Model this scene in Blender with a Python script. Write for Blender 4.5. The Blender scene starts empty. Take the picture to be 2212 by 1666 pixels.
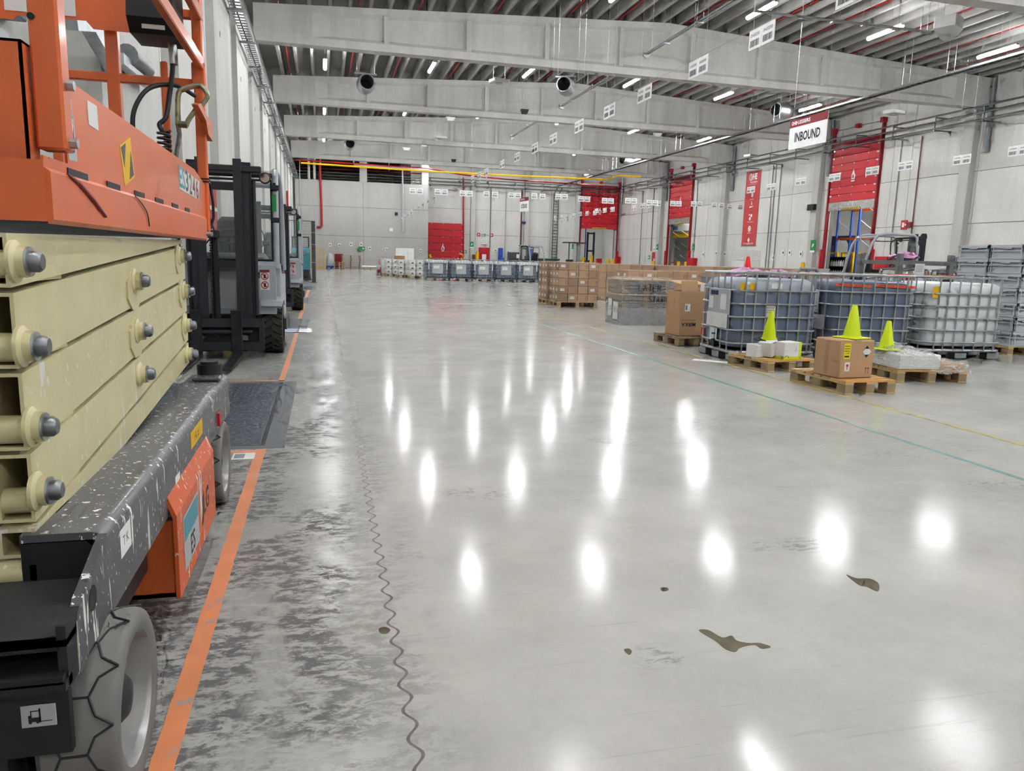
import bpy, bmesh, math, random
import numpy as np
from mathutils import Vector, Matrix
random.seed(7)
SC = bpy.context.scene
COL = SC.collection
R_ = math.radians
# ------------------------------------------------------------------ camera
FPX, CX, CY, EYE = 1610.0, 1106.0, 833.0, 1.24
YAW, PITCH, ROLL = 0.25064, -0.16842, -0.02744
def _basis():
    f = np.array([math.sin(YAW)*math.cos(PITCH), math.cos(YAW)*math.cos(PITCH), math.sin(PITCH)])
    r = np.array([math.cos(YAW), -math.sin(YAW), 0.0]); d = np.cross(f, r)
    return (math.cos(ROLL)*r+math.sin(ROLL)*d, -math.sin(ROLL)*r+math.cos(ROLL)*d, f)
_r, _d, _f = _basis()
cam_data = bpy.data.cameras.new('camera'); cam = bpy.data.objects.new('camera', cam_data); COL.objects.link(cam)
cam.matrix_world = Matrix(((_r[0], -_d[0], -_f[0], 0), (_r[1], -_d[1], -_f[1], 0), (_r[2], -_d[2], -_f[2], EYE), (0, 0, 0, 1)))
cam_data.sensor_fit = 'HORIZONTAL'; cam_data.sensor_width = 36.0; cam_data.lens = FPX/2212*36.0
cam_data.clip_start = 0.05; cam_data.clip_end = 400
SC.camera = cam
# ------------------------------------------------------------------ light and exposure
world = bpy.data.worlds.new('world'); SC.world = world; world.use_nodes = True
world.node_tree.nodes['Background'].inputs[0].default_value = (0.75, 0.85, 1.0, 1)
world.node_tree.nodes['Background'].inputs[1].default_value = 1.0
LAMP_STRENGTH = 190.0
sun_data = bpy.data.lights.new('sun', 'SUN'); sun_data.energy = 40.0; sun_data.angle = R_(.6)
sun = bpy.data.objects.new('sun', sun_data); COL.objects.link(sun); sun.rotation_euler = (0, R_(-41.5), 0)
SC.view_settings.view_transform = 'Standard'; SC.view_settings.look = 'None'
SC.view_settings.exposure = 0.40; SC.view_settings.gamma = 1.0; SC.view_settings.use_curve_mapping = False
SC.cycles.max_bounces = 6; SC.cycles.diffuse_bounces = 3; SC.cycles.glossy_bounces = 3
SC.cycles.transmission_bounces = 4; SC.cycles.transparent_max_bounces = 10
SC.cycles.use_adaptive_sampling = True; SC.cycles.adaptive_threshold = 0.14; SC.cycles.adaptive_min_samples = 12
SC.cycles.caustics_reflective = False; SC.cycles.caustics_refractive = False
SC.cycles.sample_clamp_indirect = 6.0; SC.cycles.use_denoising = True
# places in the hall measured on known planes
def _ray(x, y): return _r*((x-CX)/FPX)+_d*((y-CY)/FPX)+_f
def on_z(x, y, z=0.0): v = _ray(x, y); v = v*((z-EYE)/v[2]); return Vector((v[0], v[1], v[2]+EYE))
def on_x(x, y, X): v = _ray(x, y); v = v*(X/v[0]); return Vector((v[0], v[1], v[2]+EYE))
def on_y(x, y, Y): v = _ray(x, y); v = v*(Y/v[1]); return Vector((v[0], v[1], v[2]+EYE))
# ------------------------------------------------------------------ materials
def lin(c):
    if isinstance(c, str):
        c = [int(c[i:i+2], 16)/255 for i in (0, 2, 4)]
    return tuple((v/12.92 if v <= .04045 else ((v+.055)/1.055)**2.4) for v in c[:3])+(1.0,)
class NT:
    def __init__(s, name):
        s.m = bpy.data.materials.new(name); s.m.use_nodes = True; s.t = s.m.node_tree
        s.b = s.t.nodes['Principled BSDF']
        s.co = s.t.nodes.new('ShaderNodeTexCoord')
    def n(s, typ, **kw):
        k = s.t.nodes.new(typ)
        for a, v in kw.items():
            if a.startswith('i_'):
                key = a[2:]; key = int(key) if key.isdigit() else key.replace('_', ' ')
                if hasattr(v, 'is_output'): s.t.links.new(v, k.inputs[key])
                else: k.inputs[key].default_value = v
            else: setattr(k, a, v)
        return k
    def l(s, a, b): s.t.links.new(a, b)
    def mapping(s, sc=(1, 1, 1), loc=(0, 0, 0), rot=(0, 0, 0)):
        k = s.n('ShaderNodeMapping'); s.l(s.co.outputs['Object'], k.inputs[0])
        k.inputs['Scale'].default_value = sc; k.inputs['Location'].default_value = loc; k.inputs['Rotation'].default_value = rot
        return k.outputs[0]
    def noise(s, scale, detail=4, rough=.55, vec=None, dist=0):
        k = s.n('ShaderNodeTexNoise', i_Scale=scale, i_Detail=detail, i_Roughness=rough, i_Distortion=dist)
        s.l(vec if vec is not None else s.co.outputs['Object'], k.inputs['Vector']); return k.outputs[0]
    def ramp(s, fac, a, b, ca=(0, 0, 0, 1), cb=(1, 1, 1, 1)):
        k = s.n('ShaderNodeValToRGB'); s.l(fac, k.inputs[0])
        e = k.color_ramp.elements; e[0].position = a; e[1].position = b; e[0].color = ca; e[1].color = cb
        return k.outputs[0]
    def mix(s, fac, a, b, mode='MIX'):
        k = s.n('ShaderNodeMix', data_type='RGBA', blend_type=mode)
        for v, i in ((fac, 0), (a, 6), (b, 7)):
            if hasattr(v, 'is_output'): s.l(v, k.inputs[i])
            else: k.inputs[i].default_value = v
        return k.outputs[2]
    def math(s, op, a, b=0.0, clamp=False):
        k = s.n('ShaderNodeMath', operation=op, use_clamp=clamp)
        for v, i in ((a, 0), (b, 1)):
            if hasattr(v, 'is_output'): s.l(v, k.inputs[i])
            else: k.inputs[i].default_value = v
        return k.outputs[0]
    def bump(s, h, strength=.2, dist=.01):
        k = s.n('ShaderNodeBump', i_Strength=strength, i_Distance=dist); s.l(h, k.inputs['Height'])
        s.l(k.outputs[0], s.b.inputs['Normal'])
def mat(name, col, rough=.5, metal=0.0, var=0.12, vscale=3.0, bump=0.0, bscale=60.0, spec=.5, coat=0.0, alpha=1.0, trans=0.0, emit=0.0, ior=1.45):
    t = NT(name); b = t.b; c = lin(col)
    if var:
        n = t.noise(vscale, 5)
        dark = tuple(v*(1-var*1.6) for v in c[:3])+(1,); light = tuple(min(1, v*(1+var)) for v in c[:3])+(1,)
        o = t.ramp(n, .3, .7, dark, light); t.l(o, b.inputs['Base Color'])
        rr = t.ramp(n, .3, .7, (rough*.85,)*3+(1,), (min(1, rough*1.15),)*3+(1,)); t.l(rr, b.inputs['Roughness'])
    else:
        b.inputs['Base Color'].default_value = c; b.inputs['Roughness'].default_value = rough
    b.inputs['Metallic'].default_value = metal; b.inputs['Specular IOR Level'].default_value = spec
    b.inputs['Coat Weight'].default_value = coat; b.inputs['Coat Roughness'].default_value = .1
    b.inputs['Alpha'].default_value = alpha; b.inputs['Transmission Weight'].default_value = trans; b.inputs['IOR'].default_value = ior
    if emit: b.inputs['Emission Color'].default_value = c; b.inputs['Emission Strength'].default_value = emit
    if bump: t.bump(t.noise(bscale, 6), bump, .005)
    return t.m
def concrete(name, col, var=.12, streak=.12, rough=.8):
    t = NT(name); c = lin(col)
    a = t.noise(.5, 8, .6); st = t.noise(1.0, 6, .6, t.mapping((1.4, 1.4, .12)))
    f = t.noise(9, 6, .65)
    c1 = t.ramp(a, .3, .72, tuple(v*(1-var) for v in c[:3])+(1,), tuple(min(1, v*(1+var)) for v in c[:3])+(1,))
    c2 = t.mix(1.0, c1, t.ramp(st, .35, .6, (1-streak,)*3+(1,), (1, 1, 1, 1)), 'MULTIPLY')
    c3 = t.mix(1.0, c2, t.ramp(f, .3, .7, (.9, .9, .89, 1), (1, 1, 1, 1)), 'MULTIPLY')
    t.l(c3, t.b.inputs['Base Color']); t.b.inputs['Roughness'].default_value = rough
    t.bump(f, .15, .01); return t.m
MT = {}
def floor_mat():
    t = NT('polished_concrete')
    big = t.noise(.35, 6, .6); mid = t.noise(2.2, 8, .65); fine = t.noise(30, 5, .7)
    base = t.mix(1.0, t.ramp(big, .3, .7, lin('b2b2b0'), lin('c6c3bb')), t.ramp(mid, .32, .68, (.86, .855, .84, 1), (1.02, 1.02, 1.02, 1)), 'MULTIPLY')
    base = t.mix(1.0, base, t.ramp(fine, .3, .7, (.93, .93, .93, 1), (1, 1, 1, 1)), 'MULTIPLY')
    sep = t.n('ShaderNodeSeparateXYZ'); t.l(t.co.outputs['Object'], sep.inputs[0]); X, Y = sep.outputs[0], sep.outputs[1]
    # tyre rubber along the dock lane (between the doors and the steel joint)
    up = t.n('ShaderNodeMapRange', i_1=-1.6, i_2=-.55); t.l(X, up.inputs[0])
    dn = t.n('ShaderNodeMapRange', i_1=.42, i_2=-.1); t.l(X, dn.inputs[0])
    lane = t.math('MULTIPLY', up.outputs[0], dn.outputs[0], True)
    patch = t.ramp(t.noise(1.5, 6, .65, t.mapping((1.5, .9, 1)), .5), .42, .54)
    fibre = t.noise(13, 10, .80, t.mapping((.8, 1.7, 1), rot=(0, 0, .3)), .35)
    fib = t.ramp(fibre, .45, .53)
    tyre = t.math('MULTIPLY', t.math('MULTIPLY', lane, t.math('ADD', patch, .16)), fib, True)
    # scattered scuffs over the aisle
    sp = t.ramp(t.noise(.55, 3, .5, t.mapping((.8, 1.3, 1), loc=(3.1, 1.7, 0))), .57, .66)
    sf = t.ramp(t.noise(20, 6, .75, t.mapping((.8, 3, 1), rot=(0, 0, -.3)), .6), .55, .60)
    scuff = t.math('MULTIPLY', sp, sf, True)
    # separate rubber scuffs where trucks turn
    tot = None; sf2 = t.ramp(t.noise(26, 8, .8, t.mapping((.7, 1.8, 1), rot=(0, 0, -.2)), .4), .50, .56)
    for (px_, py_c, rx_, ry_) in ((2.02, 2.78, .30, .11), (1.03, 2.02, .14, .10), (3.95, 3.4, .5, .16), (.33, 3.02, .12, .14), (.78, 3.75, .22, .16), (1.95, 4.75, .25, .22), (.62, 7.9, .45, .6), (3.6, 5.7, .3, .12), (.6, 12.5, .5, 1.0), (.55, 6.0, .25, .4)):
        vm = t.n('ShaderNodeMapping'); t.l(t.co.outputs['Object'], vm.inputs[0]); vm.vector_type = 'TEXTURE'; vm.inputs['Location'].default_value = (px_, py_c, 0); vm.inputs['Scale'].default_value = (rx_, ry_, 1)
        ln = t.n('ShaderNodeVectorMath', operation='LENGTH'); t.l(vm.outputs[0], ln.inputs[0]); e_ = t.ramp(ln.outputs['Value'], .15, 1.0, (1, 1, 1, 1), (0, 0, 0, 1))
        tot = e_ if tot is None else t.math('MAXIMUM', tot, e_)
    br = t.math('MULTIPLY', tot, t.ramp(t.noise(7, 4), .35, .6))
    scuff = t.math('MAXIMUM', scuff, t.math('MULTIPLY', br, sf2))
    # pale bare trail beside the joint
    dark = t.math('MAXIMUM', tyre, t.math('MULTIPLY', scuff, .75), True)
    # hairline scratches
    w1 = t.ramp(t.noise(5, 2, .5, t.mapping((.35, 9, 1), rot=(0, 0, .6)), 2.0), .66, .70, (1, 1, 1, 1), (.9, .9, .89, 1))
    base = t.mix(1.0, base, w1, 'MULTIPLY')
    col = t.mix(t.math('MULTIPLY', dark, .92), base, lin('434247'))
    # lane dust
    col = t.mix(t.math('MULTIPLY', lane, .30), col, lin('85837f'))
    t.l(col, t.b.inputs['Base Color'])
    r = t.math('ADD', t.math('MULTIPLY', t.ramp(mid, .3, .7), .07), .095)
    r = t.math('ADD', r, t.math('MULTIPLY', dark, .3)); r = t.math('ADD', r, t.math('MULTIPLY', lane, .06))
    t.l(r, t.b.inputs['Roughness']); t.b.inputs['Specular IOR Level'].default_value = .075
    bn = t.noise(1.3, 3, .5); k = t.n('ShaderNodeBump', i_Strength=.06, i_Distance=.01); t.l(bn, k.inputs['Height']); t.l(k.outputs[0], t.b.inputs['Normal'])
    return t.m
MT['floor'] = floor_mat()
MT['wall'] = concrete('wall_concrete', 'd6d5d0', .07, .08)
MT['wall_left'] = concrete('left_wall_concrete', 'cbcac6', .08, .1)
MT['wall_part'] = concrete('partition_concrete', 'bcbbb7', .07, .08)
MT['beam'] = concrete('beam_concrete', 'dbdad6', .10, .14)
MT['column'] = concrete('column_concrete', 'c3c2bd', .08, .1)
MT['slab'] = concrete('roof_slab_grey', '83827f', .1, .05)
MT['rib'] = concrete('roof_rib_grey', 'a3a19d', .1, .05)
def steel(name, col, rough=.35): return mat(name, col, rough, 1.0, .15, 8)
MT['galv'] = steel('galvanised_steel', 'b9bdc0', .38)
MT['galv_dark'] = steel('dull_steel', '8a8d90', .45)
MT['alum'] = steel('brushed_aluminium', 'c9c9c6', .25)
MT['chrome'] = steel('bright_steel', 'd8d8d8', .15)
for n, c, r in (('white', 'eeeeec', .5), ('offwhite', 'd9d8d2', .55), ('black', '17171a', .5), ('dark', '2b2d30', .55), ('darkgrey', '46494d', .5),
                ('midgrey', '7d8185', .5), ('lightgrey', 'b4b7b9', .45), ('red', 'b3121f', .45), ('redpipe', 'b01a1f', .4), ('darkred', '7d1520', .5), ('yellow', 'e8b800', .5),
                ('orange', 'ea5a12', .38), ('green', '1d8a4b', .5), ('blue', '1f4ba8', .45), ('navy', '232b57', .5), ('teal', '4d93a0', .45), ('paper', 'e9e9e6', .7),
                ('pink', 'd9a3c9', .35), ('brown', '6b4a34', .7), ('glassgreen', '9fb7ac', .2)):
    MT[n] = mat(n+'_paint', c, r, 0, .06, 4)
def M(n): return MT[n]
# ------------------------------------------------------------------ mesh helpers
class MB:
    def __init__(s): s.v = []; s.f = []
    def add(s, vs, fs):
        o = len(s.v); s.v += [tuple(map(float, q)) for q in vs]; s.f += [tuple(i+o for i in f) for f in fs]; return s
    def box(s, x0, x1, y0, y1, z0, z1):
        return s.add([(x0, y0, z0), (x1, y0, z0), (x1, y1, z0), (x0, y1, z0), (x0, y0, z1), (x1, y0, z1), (x1, y1, z1), (x0, y1, z1)],
                     [(0, 3, 2, 1), (4, 5, 6, 7), (0, 1, 5, 4), (1, 2, 6, 5), (2, 3, 7, 6), (3, 0, 4, 7)])
    def cbox(s, c, sz, mtx=None):
        c = Vector(c); h = [q/2 for q in sz]; vs = []
        for sx, sy, sz_ in ((-1, -1, -1), (1, -1, -1), (1, 1, -1), (-1, 1, -1), (-1, -1, 1), (1, -1, 1), (1, 1, 1), (-1, 1, 1)):
            q = Vector((sx*h[0], sy*h[1], sz_*h[2])); q = (mtx @ q) if mtx else q; vs.append(c+q)
        return s.add(vs, [(0, 3, 2, 1), (4, 5, 6, 7), (0, 1, 5, 4), (1, 2, 6, 5), (2, 3, 7, 6), (3, 0, 4, 7)])
    def rbox(s, x0, x1, y0, y1, z0, z1, b=.01):
        # box with chamfered edges
        b = min(b, (x1-x0)*.45, (y1-y0)*.45, (z1-z0)*.45); vs = []; idx = {}
        X = (x0, x1); Y = (y0, y1); Z = (z0, z1); sg = (1, -1)
        for i in (0, 1):
            for j in (0, 1):
                for k in (0, 1):
                    idx[i, j, k, 0] = len(vs); vs.append((X[i], Y[j]+sg[j]*b, Z[k]+sg[k]*b))
                    idx[i, j, k, 1] = len(vs); vs.append((X[i]+sg[i]*b, Y[j], Z[k]+sg[k]*b))
                    idx[i, j, k, 2] = len(vs); vs.append((X[i]+sg[i]*b, Y[j]+sg[j]*b, Z[k]))
        I = idx; fs = []
        for i in (0, 1):
            q = [I[i, 0, 0, 0], I[i, 1, 0, 0], I[i, 1, 1, 0], I[i, 0, 1, 0]]; fs.append(q if i else q[::-1])
            q = [I[0, i, 0, 1], I[0, i, 1, 1], I[1, i, 1, 1], I[1, i, 0, 1]]; fs.append(q if i else q[::-1])
            q = [I[0, 0, i, 2], I[1, 0, i, 2], I[1, 1, i, 2], I[0, 1, i, 2]]; fs.append(q if i else q[::-1])
        for i in (0, 1):
            for j in (0, 1):
                fs.append([I[i, j, 0, 0], I[i, j, 0, 1], I[i, j, 1, 1], I[i, j, 1, 0]])
                fs.append([I[i, 0, j, 0], I[i, 0, j, 2], I[i, 1, j, 2], I[i, 1, j, 0]])
                fs.append([I[0, i, j, 1], I[0, i, j, 2], I[1, i, j, 2], I[1, i, j, 1]])
                for k in (0, 1): fs.append([I[i, j, k, 0], I[i, j, k, 1], I[i, j, k, 2]])
        return s.add(vs, fs)
    def cyl(s, a, b, r, n=12, r2=None, caps=True):
        a = Vector(a); b = Vector(b); d = (b-a); 
        if d.length < 1e-9: return s
        d.normalize(); u = d.orthogonal().normalized(); w = d.cross(u); r2 = r if r2 is None else r2; vs = []
        for i in range(n):
            t = 2*math.pi*i/n; q = u*math.cos(t)+w*math.sin(t); vs.append(a+q*r)
        for i in range(n):
            t = 2*math.pi*i/n; q = u*math.cos(t)+w*math.sin(t); vs.append(b+q*r2)
        fs = [(i, (i+1) % n, n+(i+1) % n, n+i) for i in range(n)]
        if caps: fs += [tuple(range(n-1, -1, -1)), tuple(range(n, 2*n))]
        return s.add(vs, fs)
    def tube(s, pts, r, n=8, closed=False):
        pts = [Vector(q) for q in pts]; m = len(pts); vs = []; up = None
        for i, q in enumerate(pts):
            if closed: d = pts[(i+1) % m]-pts[i-1]
            else: d = pts[min(i+1, m-1)]-pts[max(i-1, 0)]
            d.normalize()
            if up is None: up = d.orthogonal().normalized()
            up = (up-d*up.dot(d))
            up = up.normalized() if up.length > 1e-6 else d.orthogonal().normalized()
            w = d.cross(up); rr = r[i] if isinstance(r, (list, tuple)) else r
            for k in range(n):
                t = 2*math.pi*k/n; vs.append(q+(up*math.cos(t)+w*math.sin(t))*rr)
        fs = []
        for i in range(m if closed else m-1):
            for k in range(n):
                a = i*n+k; b = i*n+(k+1) % n; c = ((i+1) % m)*n+(k+1) % n; e = ((i+1) % m)*n+k; fs.append((a, b, c, e))
        if not closed: fs += [tuple(range(n-1, -1, -1)), tuple(range((m-1)*n, m*n))]
        return s.add(vs, fs)
    def prism(s, poly, axis, a, b):
        # poly: 2D points in the two other axes (in xyz order), extruded from a to b
        n = len(poly); vs = []
        for t in (a, b):
            for (p, q) in poly: vs.append({'x': (t, p, q), 'y': (p, t, q), 'z': (p, q, t)}[axis])
        return s.add(vs, [tuple(range(n-1, -1, -1)), tuple(range(n, 2*n))]+[(i, (i+1) % n, n+(i+1) % n, n+i) for i in range(n)])
    def lathe(s, prof, n=20, c=(0, 0, 0), axis='z', cap=True):
        m = len(prof); vs = []
        for i in range(n):
            t = 2*math.pi*i/n; cs, sn = math.cos(t), math.sin(t)
            for (r, h) in prof:
                q = {'z': (r*cs, r*sn, h), 'x': (h, r*cs, r*sn), 'y': (r*sn, h, r*cs)}[axis]; vs.append((q[0]+c[0], q[1]+c[1], q[2]+c[2]))
        fs = [(i*m+j, ((i+1) % n)*m+j, ((i+1) % n)*m+j+1, i*m+j+1) for i in range(n) for j in range(m-1)]
        if cap:
            if prof[0][0] > 1e-6: fs.append(tuple(i*m for i in range(n-1, -1, -1)))
            if prof[-1][0] > 1e-6: fs.append(tuple(i*m+m-1 for i in range(n)))
        return s.add(vs, fs)
    def ball(s, c, r, n=12, sz=(1, 1, 1)):
        prof = [(max(0, r*math.sin(math.pi*j/(n//2+2))), -r*math.cos(math.pi*j/(n//2+2))) for j in range(n//2+3)]
        k = len(s.v); s.lathe([(q[0] if 0 < i < len(prof)-1 else 1e-4, q[1]) for i, q in enumerate(prof)], n, (0, 0, 0))
        s.v[k:] = [(c[0]+x*sz[0], c[1]+y*sz[1], c[2]+z*sz[2]) for x, y, z in s.v[k:]]; return s
    def xf(s, mtx, start=0):
        s.v[start:] = [tuple(mtx @ Vector(q)) for q in s.v[start:]]; return s
    def mesh(s, name, m=None, smooth=False):
        me = bpy.data.meshes.new(name); me.from_pydata(s.v, [], s.f); 
        bm = bmesh.new(); bm.from_mesh(me); bmesh.ops.recalc_face_normals(bm, faces=bm.faces); bm.to_mesh(me); bm.free()
        if m is not None: me.materials.append(M(m) if isinstance(m, str) else m)
        if smooth:
            me.polygons.foreach_set('use_smooth', [True]*len(me.polygons))
            try: me.set_sharp_from_angle(angle=R_(38))
            except Exception: pass
        me.update(); return me
    def build(s, name, m, parent=None, smooth=False, label=None):
        return put(s.mesh(name, m, smooth), name, parent, label)
def put(me, name, parent=None, label=None, loc=None):
    o = bpy.data.objects.new(name, me); COL.objects.link(o)
    if parent is not None: o.parent = parent
    if label: o['label'] = label
    if loc is not None: o.location = loc
    return o
def thing(name, label, cat, loc=(0, 0, 0), rz=0.0, group=None, kind=None):
    o = bpy.data.objects.new(name, None); COL.objects.link(o); o.location = loc; o.rotation_euler = (0, 0, rz)
    o.empty_display_size = .1; return tag(o, label, cat, group, kind)
def tag(o, label=None, cat=None, group=None, kind=None):
    if label: o['label'] = label
    if cat: o['category'] = cat
    if group: o['group'] = group
    if kind: o['kind'] = kind
    return o
def copy_tree(o, parent=None):
    c = o.copy(); COL.objects.link(c); c.parent = parent
    for ch in list(o.children): copy_tree(ch, c)
    return c
def dup(o, loc=None, rz=None, label=None, group=None):
    c = copy_tree(o)
    if loc is not None: c.location = loc
    if rz is not None: c.rotation_euler = (0, 0, rz)
    return tag(c, label, None, group)
_fonts = {}
def text_mesh(txt, size=1.0, bold=0.0, align='CENTER', extrude=0.0):
    key = (txt, bold, align, extrude)
    if key not in _fonts:
        cu = bpy.data.curves.new('lettering', 'FONT'); cu.body = txt; cu.size = 1.0; cu.align_x = align; cu.align_y = 'CENTER'
        cu.resolution_u = 2; cu.offset = bold; cu.extrude = extrude
        o = bpy.data.objects.new('lettering', cu); COL.objects.link(o)
        dg = bpy.context.evaluated_depsgraph_get(); me = bpy.data.meshes.new_from_object(o.evaluated_get(dg))
        bpy.data.objects.remove(o); bpy.data.curves.remove(cu)
        _fonts[key] = me
    return _fonts[key]
def lettering(txt, m, parent, origin, right, up, size, bold=0.0, align='CENTER', width=None, name='lettering'):
    """flat printed letters on a plane spanned by right / up, in the parent's own space"""
    src = text_mesh(txt, 1.0, bold, align); me = src.copy(); me.materials.clear(); me.materials.append(M(m) if isinstance(m, str) else m)
    r = Vector(right).normalized(); u = Vector(up).normalized(); n = r.cross(u)
    xs = [v.co.x for v in me.vertices]; sx = size
    if width and xs: sx = width/max(1e-6, max(xs)-min(xs))
    mm = Matrix(((r.x, u.x, n.x, origin[0]), (r.y, u.y, n.y, origin[1]), (r.z, u.z, n.z, origin[2]), (0, 0, 0, 1)))
    me.transform(mm @ Matrix.Diagonal((sx, size, 1, 1))); return put(me, name, parent)
def catenary(a, b, sag, n=10):
    a = Vector(a); b = Vector(b); return [a.lerp(b, i/n)-Vector((0, 0, sag*4*(i/n)*(1-i/n))) for i in range(n+1)]
def smooth_pts(pts, k=5):
    pts = [Vector(q) for q in pts]; out = []; n = len(pts)
    for i in range(n-1):
        p0, p1, p2, p3 = pts[max(i-1, 0)], pts[i], pts[i+1], pts[min(i+2, n-1)]
        for j_ in range(k):
            t = j_/k; out.append(.5*((2*p1)+(p2-p0)*t+(2*p0-5*p1+4*p2-p3)*t*t+(3*p1-p0-3*p2+p3)*t**3))
    return out+[pts[-1]]
def arc(c, r, a0, a1, n, plane='xy'):
    out = []
    for i in range(n+1):
        t = R_(a0+(a1-a0)*i/n); p, q = r*math.cos(t), r*math.sin(t)
        out.append({'xy': (c[0]+p, c[1]+q, c[2]), 'xz': (c[0]+p, c[1], c[2]+q), 'yz': (c[0], c[1]+p, c[2]+q)}[plane])
    return out
# ================================================================== THE HALL
XL, XR, YF, YN = -2.2, 29.5, 72.6, -16.0          # left wall, right wall, far wall, wall behind
ZB = 8.55                                          # beam soffit
BEAM_Y = [18.37+11*k for k in range(5)]
RIDGE = 13.5
def roof_z(x): return 10.62-(.85*(RIDGE-x)/(RIDGE-XL) if x < RIDGE else .78*(x-RIDGE)/(XR-RIDGE))
floor = tag(MB().box(XL-3, XR+16, YN, YF+22, -.3, 0).build('floor', 'floor'), 'polished grey concrete warehouse floor with tyre marks', None, kind='structure')
# wavy steel slab joint with its stagger
def joint_strip(y0, y1, step, x=.212, amp=.009, wl=.052):
    mb = MB(); vs = []; fs = []; n = int((y1-y0)/step)
    for i in range(n+1):
        y = y0+(y1-y0)*i/n; xx = x+(.0008*y)+amp*math.sin(2*math.pi*y/wl)
        vs += [(xx-.0048, y, .0006), (xx+.0048, y, .0006)]
    for i in range(n): fs.append((2*i, 2*i+1, 2*i+3, 2*i+2))
    return mb.add(vs, fs)
j = joint_strip(1.2, 14.0, .009, amp=.0155, wl=.128); j.build('expansion_joint', mat('joint_steel', '6a5f5b', .35, .6, .3, 20), floor)
mb = MB(); mb.box(.215, .245, 14.0, 60, 0, .0006); mb.build('expansion_joint', mat('joint_shadow', '8e8c87', .5, 0, .1, 6), floor)  # far stretch of the joint as a straight grey strip
for yy in (21.0, 43.0): MB().box(.25, XR, yy, yy+.012, 0, .0006).build('saw_cut', mat('saw_cut_grey', '8b8983', .6, 0, .1, 6), floor)
# roof: slab on ribs
ceil_mb = MB()
for (xa, xb) in ((XL-.6, RIDGE), (RIDGE, XR+.6)):
    za, zb = roof_z(xa)+.42, roof_z(xb)+.42
    ceil_mb.add([(xa, YN, za), (xb, YN, zb), (xb, YF+20, zb), (xa, YF+20, za), (xa, YN, za+.3), (xb, YN, zb+.3), (xb, YF+20, zb+.3), (xa, YF+20, za+.3)],
                [(0, 3, 2, 1), (4, 5, 6, 7), (0, 1, 5, 4), (1, 2, 6, 5), (2, 3, 7, 6), (3, 0, 4, 7)])
ceiling = tag(ceil_mb.build('ceiling', 'slab'), 'dark grey ribbed roof slab over the hall', None, kind='structure')
rib_me = MB().prism([(-.11, .45), (-.055, 0), (.055, 0), (.11, .45)], 'y', 0, 10.9).mesh('rib', 'rib')
RIBX = [-1.73+.712*i for i in range(44)]
for y0 in [7.42+11*k for k in range(6)]:
    for x in RIBX:
        if y0 < 17 and x < 5: continue
        put(rib_me, 'rib', ceiling, loc=(x, y0, roof_z(x)))
# concrete roof beams
def beam_mesh():
    secs = []
    L = XR-XL
    xs = [(0, 1), (2.0, 1), (2.6, 0), (RIDGE-XL, 0), (L-2.6, 0), (L-2.0, 1), (L, 1)]
    vs = []; fs = []
    for (x, s) in xs:
        zt = roof_z(XL+x)-ZB; w = .24 if s else .075; W = .24
        tf = .22; bf = .26
        prof = [(-W, 0), (W, 0), (W, bf), (w, bf+(.0 if s else .14)), (w, zt-tf-(.0 if s else .1)), (W, zt-tf), (W, zt), (-W, zt), (-W, zt-tf), (-w, zt-tf-(.0 if s else .1)), (-w, bf+(.0 if s else .14)), (-W, bf)]
        vs += [(x, p, q) for p, q in prof]
    n = 12
    for i in range(len(xs)-1):
        for k in range(n): fs.append((i*n+k, i*n+(k+1) % n, (i+1)*n+(k+1) % n, (i+1)*n+k))
    fs += [tuple(range(n)), tuple(range((len(xs)-1)*n, len(xs)*n))]
    return MB().add(vs, fs).mesh('beam', 'beam')
beam_me = beam_mesh()
stiff = []
for x in [4.6+3.05*i for i in range(8)]:
    zt = roof_z(XL+x)-ZB
    stiff.append(MB().prism([(-.2, .2), (-.06, .2), (-.06, zt-.1), (-.2, zt-.1)], 'x', x-.09, x+.09).mesh('stiffener', 'beam'))
names = ['nearest concrete roof beam, only its underside corner in view at upper right', 'largest full concrete roof beam across the hall, in front of the other beams',
         'second full concrete roof beam across the hall, behind the largest one', 'third full concrete roof beam, with pale drip stains on its web', 'farthest concrete roof beam, just above the red sprinkler pipes']
for k, y in enumerate(BEAM_Y):
    b = thing('concrete_beam', names[k], 'beam', (XL, y, ZB), 0, 'concrete roof beams')
    put(beam_me, 'girder', b)
    for s in stiff: put(s, 'stiffener', b)
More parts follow.
